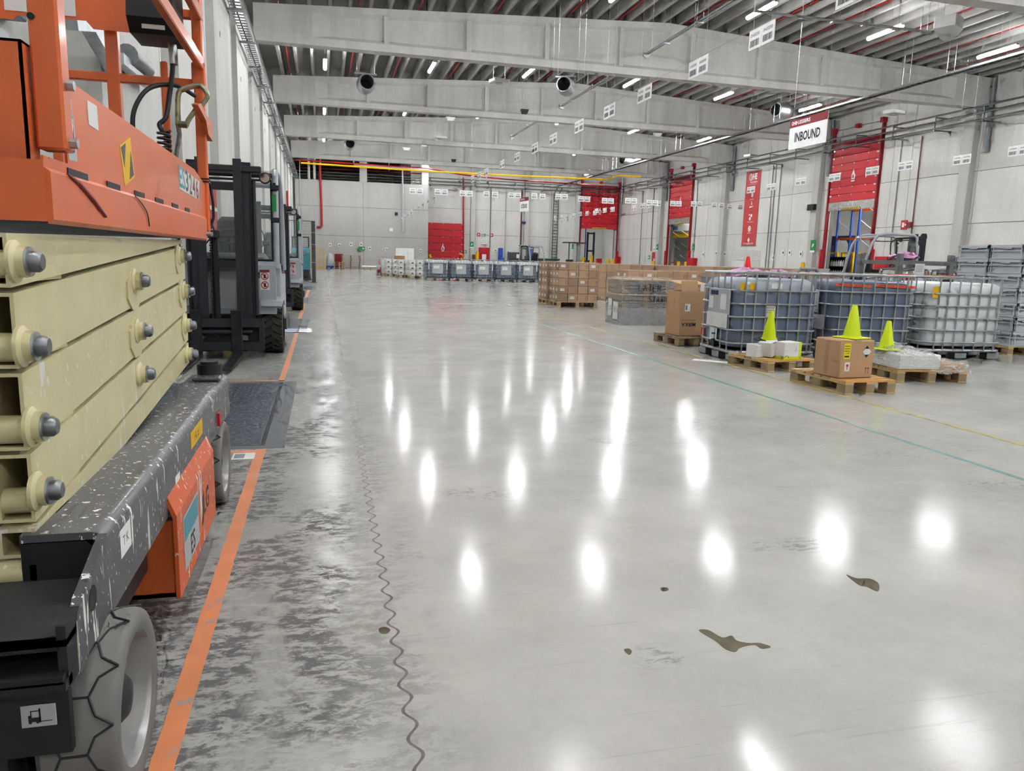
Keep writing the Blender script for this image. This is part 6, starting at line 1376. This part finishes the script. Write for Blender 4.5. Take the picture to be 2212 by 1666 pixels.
# small red door in the end wall and in the right wall
def leaf(n, label, loc, rz, w=1.0, h=2.1):
    t = tag(thing('door_%d' % n, label, None, loc, rz), kind='structure'); MB().box(-w/2-.08, w/2+.08, -.05, 0, 0, h+.08).build('frame', 'offwhite', t); MB().rbox(-w/2, w/2, -.09, -.05, .01, h, .005).build('leaf', 'red', t); MB().cyl((w*.36, -.09, 1.05), (w*.36, -.14, 1.05), .02, 8).build('handle', 'galv', t); MB().box(-.18, .22, -.092, -.09, .95, 1.6).build('notice', 'paper', t)
    MB().rbox(-.28, .28, -.2, -.02, h+.3, h+.45, .03).build('door_lamp', 'white', t)
p = on_y(1045, 550, YF); leaf(5, 'small red escape door in the end wall', (p.x, YF, 0), 0, 1.1, 2.25); leaf(6, 'small red escape door in the right wall', (XR, 63.8, 0), -math.pi/2, 1.0, 2.2)
for i, (x, y, w, h, m, mk_, nm) in enumerate(((1425, 512, .35, .35, 'red', 'cross', 'red fire sign above the small door in the right wall'), (1420, 535, .36, .60, 'green', 'band', 'green door-number plate left of the farther right fire door'), (1498, 535, .36, .60, 'green', 'band', 'green door-number plate right of the farther right fire door'), (1756, 532, .45, .75, 'green', 'band', 'green door-number plate left of the nearer right fire door'), (1953, 486, .42, .48, 'red', 'cross', 'red fire alarm sign right of the nearer right fire door'), (1402, 556, .35, .35, 'green', 'cross', 'green first aid box near the right corner'))): wall_item('safety_sign', nm, 'sign', x, y, w, h, m, 'x', .31 if x == 1756 or x == 1420 else 0, None, 'safety signs on the right wall', .02, mk_)
wall_item('alarm_bell', 'red alarm bell beside the fire alarm sign on the right wall', 'alarm', 1967, 486, .32, .28, 'darkred', 'x', 0, None, None, .15); wall_item('radiant_heater', 'black radiant box on the column left of the nearer right fire door', 'box', 1756, 448, .6, .35, 'black', 'x', .31, None, None, .2)
for i, (x, y) in enumerate(((1519, 550), (1547, 547), (1566, 549), (1671, 557), (1692, 546), (1706, 546), (1730, 549), (1747, 550), (1762, 551))): wall_item('wall_notice', '%s small notice from the left low on the right wall' % words[i], 'notice', x, y, .30, .38, 'paper', 'x', 0, None, 'notices on the right wall', .02, 'dot')
# vertical conduits on the right wall
for i, (px, m) in enumerate(((1936, 'galv_dark'), (1978, 'brown'), (1666, 'galv_dark'), (1672, 'galv_dark'), (1683, 'galv_dark'), (1506, 'galv_dark'), (1413, 'brown'), (1389, 'galv_dark'))):
    p = on_x(px, 420, XR-.06); pipe('wall_conduit', 'thin vertical conduit on the right wall, %s counted from the right edge' % ['second', 'first', 'fifth', 'fourth', 'third', 'sixth', 'seventh', 'eighth'][i], 'conduit', [(XR-.06, p.y, 2.3 if i in (0, 6) else .8), (XR-.06, p.y, 7.9)], .03, m, 'vertical conduits on the right wall', 6)
for i, (px, m) in enumerate(((1059, 'midgrey'), (1126, 'brown'), (1092, 'lightgrey'), (1189, 'lightgrey'))):
    p = on_y(px, 480, YF-.06); pipe('wall_conduit', 'thin vertical conduit on the end wall, %s from the left' % ['first', 'third', 'second', 'fourth'][i], 'conduit', [(p.x, YF-.06, 1.0), (p.x, YF-.06, 7.9)], .07 if i == 1 else .04, m, 'vertical conduits on the end wall', 6)
# ================================================================== FAR GOODS AND THINGS ALONG THE END
def bollard(label, px, py, Y, h=1.1, r=.1):
    p = on_y(px, py, Y); o = thing('bollard', label, 'bollard', (p.x, Y, 0), 0, 'yellow bollards'); MB().lathe([(r, 0), (r, h-.05), (r*.7, h), (.0001, h)], 14).build('post', 'yellow', o, True); MB().cyl((0, 0, 0), (0, 0, .02), r*1.6, 14).build('foot', 'darkgrey', o)
for l, px, Y, h in (('yellow bollard in front of the closed end-wall fire door', 997, 71.6, 1.6), ('yellow bollard at the left edge of the closed end-wall fire door', 928, 71.6, 1.5), ('yellow drum post left of the small red end-wall door', 1031, 71.4, 1.8), ('yellow bollard left of the end-wall doorway', 1260, 71.6, 1.6), ('yellow bollard in the middle of the end-wall doorway', 1278, 71.8, 1.8), ('yellow bollard right in the end-wall doorway', 1314, 71.6, 1.5), ('right yellow bollard beside the end-wall doorway', 1325, 71.6, 1.5)): bollard(l, px, 550, Y, h, .16)
for l, y, h in (('yellow bollard left of the farther right fire door', 62.2, 1.4), ('left yellow bollard inside the farther right fire door', 60.3, 1.4), ('right yellow bollard inside the farther right fire door', 58.9, 1.4), ('yellow bollard left of the nearer right fire door', 40.6, 1.5), ('yellow bollard inside the nearer right fire door', 37.2, 1.3)):
    o = thing('bollard', l, 'bollard', (XR-.9 if 'left of' in l else XR+.6, y, 0), 0, 'yellow bollards'); MB().lathe([(.13, 0), (.13, h-.05), (.09, h), (.0001, h)], 14).build('post', 'yellow', o, True); MB().cyl((0, 0, 0), (0, 0, .02), .2, 14).build('foot', 'darkgrey', o)
def cabinet(label, loc, rz, w, h, m, name='hose_cabinet'):
    t = thing(name, label, 'cabinet', loc, rz, 'red fire cabinets'); MB().rbox(-w/2, w/2, -.35, 0, 0, h, .02).build('body', m, t); MB().rbox(-w/2+.04, w/2-.04, -.37, -.35, .1, h-.06, .005).build('door', m, t); MB().box(w*.3, w*.36, -.385, -.37, h*.45, h*.6).build('handle', 'galv', t); return t
cabinet('red hose cabinet in the right corner of the hall', (on_y(1336, 550, YF-.2).x, YF-.25, 0), 0, .8, 1.75, 'red'); cabinet('red cabinet in the end-wall doorway', (on_y(1294, 550, YF-.2).x, YF-.05, 0), 0, .55, 1.5, 'red')
cabinet('red hose cabinet right of the farther right fire door', (XR, 56.3, 0), -math.pi/2, 1.0, 1.7, 'red'); cabinet('red hose cabinet right of the nearer right fire door', (XR, 34.6, 0), -math.pi/2, 1.0, 1.9, 'red')
cabinet('dark brown cabinet right of the green plate on the end wall', (on_y(1023, 550, YF).x+.0, YF-.4, 0), 0, .45, 1.55, 'brown', 'wall_cabinet')
for i, px in enumerate((1081, 1147)):
    p = on_y(px, 550, 71.8); o = thing('dock_post', ['left tall blue post before the end wall', 'right tall blue post behind the far forklift'][i], 'post', (p.x, 71.8, 0), 0, 'blue posts before the end wall'); MB().rbox(-.20, .20, -.2, .2, 0, 2.25, .03).build('post', 'blue', o); MB().rbox(-.05, .32, -.25, .2, .3, 1.3, .03).build('shroud', 'blue', o)
fk4 = dup(fk2, (on_y(1140, 550, 52).x, 52.0, 0), R_(195), 'small far grey forklift behind the far tank row'); fk4.name = 'forklift'
p = on_y(1252, 550, 50); op = thing('pallet_truck', 'grey stand-on order picker behind the first carton pallets', 'forklift', (p.x, 50, 0), .2)
MB().rbox(-.45, .45, 0, 1.2, .15, 1.15, .08).build('body', 'midgrey', op); MB().box(-.1, .1, .1, .3, 1.1, 2.5).build('mast', 'midgrey', op); MB().box(-.9, .5, 0, .9, 2.42, 2.5).build('roof', 'dark', op); MB().rbox(-.9, -.45, 0, .4, .2, 1.3, .05).build('grab_panel', 'black', op); MB().tube([(-.8, .1, 1.2), (-.8, .1, 2.4)], .04, 6).build('pillar', 'dark', op)
for x in (-.3, .3): MB().cyl((x-.06, .3, .15), (x+.06, .3, .15), .15, 14).build('wheel', 'rubber', op, True)
p = on_y(1178, 560, 56); gb = thing('waste_bin', 'low dark green waste container behind the far tanks', 'bin', (p.x, 56, 0)); MB().rr = None if False else None
MB().add([(-.7, -.5, .2), (.7, -.5, .2), (.7, .5, .2), (-.7, .5, .2), (-.95, -.6, 1.25), (.95, -.6, 1.25), (.95, .6, 1.25), (-.95, .6, 1.25)], [(0, 3, 2, 1), (0, 1, 5, 4), (1, 2, 6, 5), (2, 3, 7, 6), (3, 0, 4, 7), (4, 5, 6, 7)]).build('body', mat('dark_green_plastic', '31503f', .5), gb); MB().rbox(-1.0, 1.0, -.65, .65, 1.22, 1.34, .03).build('lid', bpy.data.materials['dark_green_plastic'], gb)
for x in (-.6, .6): MB().cyl((x-.04, 0, .12), (x+.04, 0, .12), .12, 12).build('wheel', 'rubber', gb)
p = on_y(1111, 550, 57); gc = thing('machine_cabinet', 'dark grey machine cabinet left of the far forklift', 'cabinet', (p.x, 57, 0)); MB().rbox(-.5, .5, -.3, .3, 0, 1.75, .03).build('body', 'darkgrey', gc); MB().box(.1, .3, -.31, -.3, 1.3, 1.6).build('notice', 'paper', gc); MB().box(-.45, .45, -.305, -.3, .1, 1.2).build('door', 'dark', gc)
# bag pallets left of the tank row
MT['bag'] = mat('white_bag', 'e2e2de', .55, 0, .08, 5, .3, 12)
def bag_pallet(label, x, y, n=3, rows=3, rz=0.0):
    t = thing('bag_pallet', label, 'pallet load', (x, y, 0), rz, 'pallets of white bags'); pallet_parts(t, 1.2, .9, 0, 5, warm=False, h=.144)
    for k in range(rows):
        for i in range(n):
            b = rr_loft([(.36, .82, 0, .1), (.41, .88, .07, .12), (.42, .89, .20, .12), (.38, .84, .29, .1)], 3).build('bag', 'bag', t, True); b.location = (-.42+.42*i, 0, .144+.29*k)
            MB().prism([(-.08, .10), (.08, .10), (0, .19)], 'y', -.449, -.445).build('triangle_mark', 'darkgrey', b)
    return t
p = on_y(890, 590, 43.0)
for i, (px, Y) in enumerate(((905, 42.8), (880, 44.4), (853, 46.4), (899, 46.2))):
    q = on_y(px, 580, Y); bag_pallet('pallet of white bags, %s one left of the far tank row' % ['front', 'second', 'leftmost', 'rear'][i], q.x, Y, 3, 3)
q = on_y(838, 580, 48.0); loaded('film-wrapped white pallet left of the bag pallets', (q.x, 48.0, 0), 0, 2, 2, 3, .42, .42, .30, 'white wrapped pallets', mats=('white', 'lightgrey'), wrap='film_thick', marks=False)
q = on_y(873, 560, 50.5); loaded('tall stack of white cartons behind the bag pallets', (q.x, 50.5, 0), 0, 3, 2, 5, .40, .40, .32, 'white wrapped pallets', mats=('white', 'paper'), wrap=None, marks=False)
q = on_y(826, 575, 50.0); cbx = thing('cardboard_box', 'tall brown carton left of the white wrapped pallet', 'box', (q.x, 50, 0)); MB().rbox(-.22, .22, -.2, .2, 0, .95, .01).build('carton_body', 'carton', cbx); MB().box(-.2, .2, -.2, -.18, .95, 1.05).build('flap', 'carton2', cbx)
q = on_y(818, 580, 48.0); drm = thing('plastic_drum', 'small pale drum with a red label beside the tall brown carton', 'drum', (q.x, 48.0, 0)); MB().lathe([(.14, 0), (.17, .03), (.17, .5), (.1, .58), (.08, .64), (.0001, .64)], 16).build('body', 'lightgrey', drm, True); MB().box(-.1, .1, -.172, -.165, .15, .35).build('label', 'red', drm)
q = on_y(853, 551, 49.5); obx = thing('cardboard_box', 'small open brown box lying on the bag pallets', 'box', (q.x, 46.4, 1.02)); MB().rbox(-.3, .3, -.2, .2, 0, .22, .01).build('carton_body', 'carton', obx)
# against the lower end wall
def stack(label, px, Y, n, w, d, mm='wood'):
    for i in range(n):
        q = on_y(px, 560, Y); t = thing('wooden_pallet', '%s pallet of the %s' % (words[i] if n > 1 else 'single', label), 'pallet', (q.x+random.uniform(-.03, .03), Y, .145*i), random.uniform(-.02, .02), 'pallet stacks by the lower end wall'); pallet_parts(t, w, d, 0, 5, m=mm, warm=False, h=.144)
stack('wide stack by the lower end wall, counted from below', 758, 66.8, 8, 1.6, .9, 'wood_old'); stack('low stack before the red bin, counted from below', 733, 64.5, 4, .9, .8)
up = thing('standing_frame', 'pale slatted crate frame standing upright by the lower end wall', 'crate', (on_y(688, 560, 64).x, 64, 0), .15)
for x in (-.55, -.2, .15, .5): MB().box(x-.05, x+.05, -.03, 0, 0, 1.75).build('slat', 'wood', up)
for z in (.15, .5, .85, 1.2, 1.55): MB().box(-.6, .6, 0, .04, z, z+.1).build('slat', 'wood', up)
MB().box(-.6, .6, .04, .8, .0, .15).build('base', 'wood', up)
bp = thing('blue_pallet', 'bright blue plastic pallet by the lower end wall', 'pallet', (on_y(710, 560, 65).x+.2, 65.4, 0)); MB().rbox(-.42, .42, -.4, .4, .1, .26, .02).build('deck', 'blue', bp)
for x in (-.36, 0, .36): MB().rbox(x-.06, x+.06, -.4, .4, 0, .1, .01).build('skid', 'blue', bp)
rb = thing('red_bin', 'red bin of wood offcuts by the lower end wall', 'bin', (on_y(731, 560, 67).x, 68.1, 0)); MB().rbox(-.3, .4, -.3, .3, .2, 1.25, .03).build('body', 'darkred', rb); MB().box(-.36, .36, -.26, .26, 1.2, 1.26).build('offcuts', 'wood', rb); MB().box(-.38, .38, -.28, .28, 0, .2).build('foot', 'dark', rb)
wb_ = thing('waste_bag', 'grey plastic waste bag beside the red bin', 'plastic bag', (on_y(713, 555, 67).x, 67.6, 0)); MB().lathe([(.25, 0), (.33, .15), (.34, .7), (.25, 1.1), (.08, 1.3), (.0001, 1.3)], 14).build('bag', 'lightgrey', wb_, True); MB().box(-.3, .3, -.3, .3, 0, .02).build('base', 'wood', wb_)
pw = pallet('wooden pallet under the white rolls by the lower end wall', (on_y(801, 568, 66).x, 66.0, 0), 0, 1.2, .8, group=None, warm=False)
for i in range(4):
    q = on_y(801, 568, 66); o = MB().lathe([(.03, -.75), (.09, -.75), (.09, .75), (.03, .75)], 14, (0, 0, 0), 'x').build('white_roll', 'white', None, True); o.location = (q.x, 65.75+.19*i, .144+.09); tag(o, 'white roll on the pallet by the lower end wall, %s from the front' % words[i], 'roll', 'white rolls on a pallet')
# right corner goods
stack('pair beyond the carton rows below the banner, counted from below', 1702, 33, 4, 1.2, .9); 
for o in [x for x in bpy.data.objects if x.get('label', '').endswith('below the banner, counted from below')]: o['group'] = 'pallet stacks by the right wall'
bt = thing('blue_table', 'low blue bench by the right wall', 'bench', (on_y(1735, 565, 34).x, 34, 0), -.3); MB().rbox(-.9, .9, -.3, .3, 1.0, 1.12, .02).build('top', 'navy', bt)
for x in (-.8, .8): MB().box(x-.05, x+.05, -.25, .25, 0, 1.0).build('leg', 'navy', bt)
tb = thing('clear_bin', 'pale plastic bin at the right end of the blue bench', 'bin', (on_y(1752, 566, 33).x+.4, 33, 0)); MB().add([(-.3, -.3, 0), (.3, -.3, 0), (.3, .3, 0), (-.3, .3, 0), (-.42, -.4, 1.15), (.42, -.4, 1.15), (.42, .4, 1.15), (-.42, .4, 1.15)], [(0, 3, 2, 1), (0, 1, 5, 4), (1, 2, 6, 5), (2, 3, 7, 6), (3, 0, 4, 7)]).build('body', 'lightgrey', tb); MB().box(-.43, .43, -.41, .41, 1.13, 1.17).build('rim', 'lightgrey', tb)
# ================================================================== PERSON
def make_person():
    root = thing('person', 'person in a red shirt bending over goods behind the far tank row', 'person', (on_y(992, 550, 62).x, 62.0, 0), R_(200))
    J = [(0, 0, .98), (0, .02, 1.18), (0, .07, 1.40), (0, .10, 1.50), (0, .13, 1.60), (0, .15, 1.74),
         (.17, .06, 1.40), (.25, .18, 1.16), (.20, .42, 1.08), (.19, .50, 1.05), (-.17, .06, 1.40), (-.25, .18, 1.16), (-.20, .42, 1.08), (-.19, .50, 1.05),
         (.10, 0, .92), (.12, .03, .50), (.12, -.02, .09), (.12, .14, .04), (-.10, 0, .92), (-.12, .03, .50), (-.12, -.02, .09), (-.12, .14, .04)]
    E = [(0, 1), (1, 2), (2, 3), (3, 4), (4, 5), (2, 6), (6, 7), (7, 8), (8, 9), (2, 10), (10, 11), (11, 12), (12, 13), (0, 14), (14, 15), (15, 16), (16, 17), (0, 18), (18, 19), (19, 20), (20, 21)]
    Rr = [.15, .14, .15, .06, .095, .08, .065, .048, .036, .04, .065, .048, .036, .04, .09, .065, .05, .045, .09, .065, .05, .045]
    me = bpy.data.meshes.new('body'); me.from_pydata(J, E, []); o = bpy.data.objects.new('body', me); COL.objects.link(o)
    m = o.modifiers.new('skin', 'SKIN'); sv = me.skin_vertices[0].data
    for i, r in enumerate(Rr): sv[i].radius = (r, r*.8 if i < 3 else r)
    sv[0].use_root = True; o.modifiers.new('sub', 'SUBSURF').levels = 2
    dg = bpy.context.evaluated_depsgraph_get(); nm = bpy.data.meshes.new_from_object(o.evaluated_get(dg)); bpy.data.objects.remove(o)
    nm.materials.clear()
    for mm in (mat('skin_tone', 'b98a6c', .6), MT['red'], mat('work_trousers', '23252b', .8)): nm.materials.append(mm)
    for pl_ in nm.polygons:
        c = pl_.center; pl_.use_smooth = True
        pl_.material_index = 0 if (c.z > 1.47 or (abs(c.x) > .15 and c.z < 1.2 and c.z > .98 and c.y > .15)) else (1 if c.z > .97 else 2)
    nm.name = 'body'; put(nm, 'body', root)
    MB().ball((0, .14, 1.70), .1, 14, (.95, 1.05, .8)).build('hair', 'black', root, True)
    for s in (-1, 1):
        for k in range(4): MB().tube([(s*(.155+.022*k), .52, 1.04), (s*(.155+.022*k), .56, 1.02), (s*(.155+.022*k), .58, .99)], [.010, .009, .007], 6).build('finger', bpy.data.materials['skin_tone'], root, True)
        MB().tube([(s*.15, .50, 1.05), (s*.125, .53, 1.04), (s*.12, .55, 1.02)], [.011, .01, .008], 6).build('thumb', bpy.data.materials['skin_tone'], root, True)
    return root
make_person()
# ================================================================== LEFT WALL FITTINGS
MT['dockdoor'] = mat('dock_door_white', 'c9cccd', .4, 0, .04, 2)
labs = ['dock door behind the scissor lift', 'dock door behind the front forklift', 'third dock door along the left wall', 'fourth dock door along the left wall', 'fifth dock door along the left wall', 'sixth dock door along the left wall', 'seventh dock door along the left wall', 'eighth dock door along the left wall', 'last dock door along the left wall']
for k, y in enumerate(DOCKY):
    t = tag(thing('door_%d' % (10+k), labs[k], None, (XL-.35, y, 0)), kind='structure')
    gap = .60 if k == 1 else .35 if k in (5, 7) else 0.0
    for i in range(6): MB().rbox(-.08, -.02 if k else .03, gap, 2.55, .5*i+.004, .5*i+.496, .006).build('door_panel', 'dockdoor', t)
    for yy in ((0.0, 2.5) if k else (0.0,)): MB().rbox(-.02, .14, yy-.05, yy+.05, 0, 6.3, .005).build('track', 'galv', t)
    MB().rbox(.0, .16, -.1, 2.6, 3.1, 3.3, .01).build('lintel', 'galv_dark', t)
    MB().cyl((.1, -.1, 6.2), (.1, 2.6, 6.2), .06, 10).build('spring_shaft', 'galv', t)
# galvanised guides and brackets seen through the lift's rails
gd = thing('track_bracket', 'angled galvanised door bracket on the left wall behind the scissor lift', 'bracket', (XL+.06, 0, 0))
pA_, pB_, pC_ = [on_x(x, y, XL+.08) for x, y in ((150, 48), (190, 52), (245, 150))]
MB().tube([(.02, pA_.y, pA_.z), (.02, pB_.y, pB_.z)], .09, 4).build('arm', 'galv', gd); MB().tube([(.02, pB_.y, pB_.z), (.02, pC_.y, pC_.z)], .09, 4).build('arm', 'galv', gd)
c_a = on_x(272, 118, XL+.1); c_b = on_x(310, 150, XL+.1); MB().cyl((.05, c_a.y, c_a.z), (.05, c_b.y, c_b.z), .12, 12).build('shock_absorber', 'galv_dark', gd, True); pD_, pE_ = on_x(255, 125, XL+.1), on_x(320, 180, XL+.1); MB().tube([(.04, pD_.y, pD_.z), (.04, pE_.y, pE_.z)], .08, 4).build('arm', 'galv', gd)
rn = thing('wall_panel_sign', 'red and white safety panel on the left wall seen through the front forklift', 'sign', (XL+.0, 16.3, 1.6)); MB().box(.0, .03, -1.2, 1.2, 0, 1.0).build('board', 'white', rn)
for i in range(2):
    for j2 in range(3): MB().box(.03, .034, -1.15+.8*j2, -.45+.8*j2, .06+.48*i, .46+.48*i).build('panel', 'red', rn)
o = thing('bollard', 'yellow bollard by the left wall seen through the front forklift', 'bollard', (XL+.5, 14.9, 0), 0, 'yellow bollards'); MB().lathe([(.11, 0), (.11, 1.45), (.08, 1.5), (.0001, 1.5)], 14).build('post', 'yellow', o, True); MB().cyl((0, 0, 0), (0, 0, .02), .18, 14).build('foot', 'darkgrey', o)
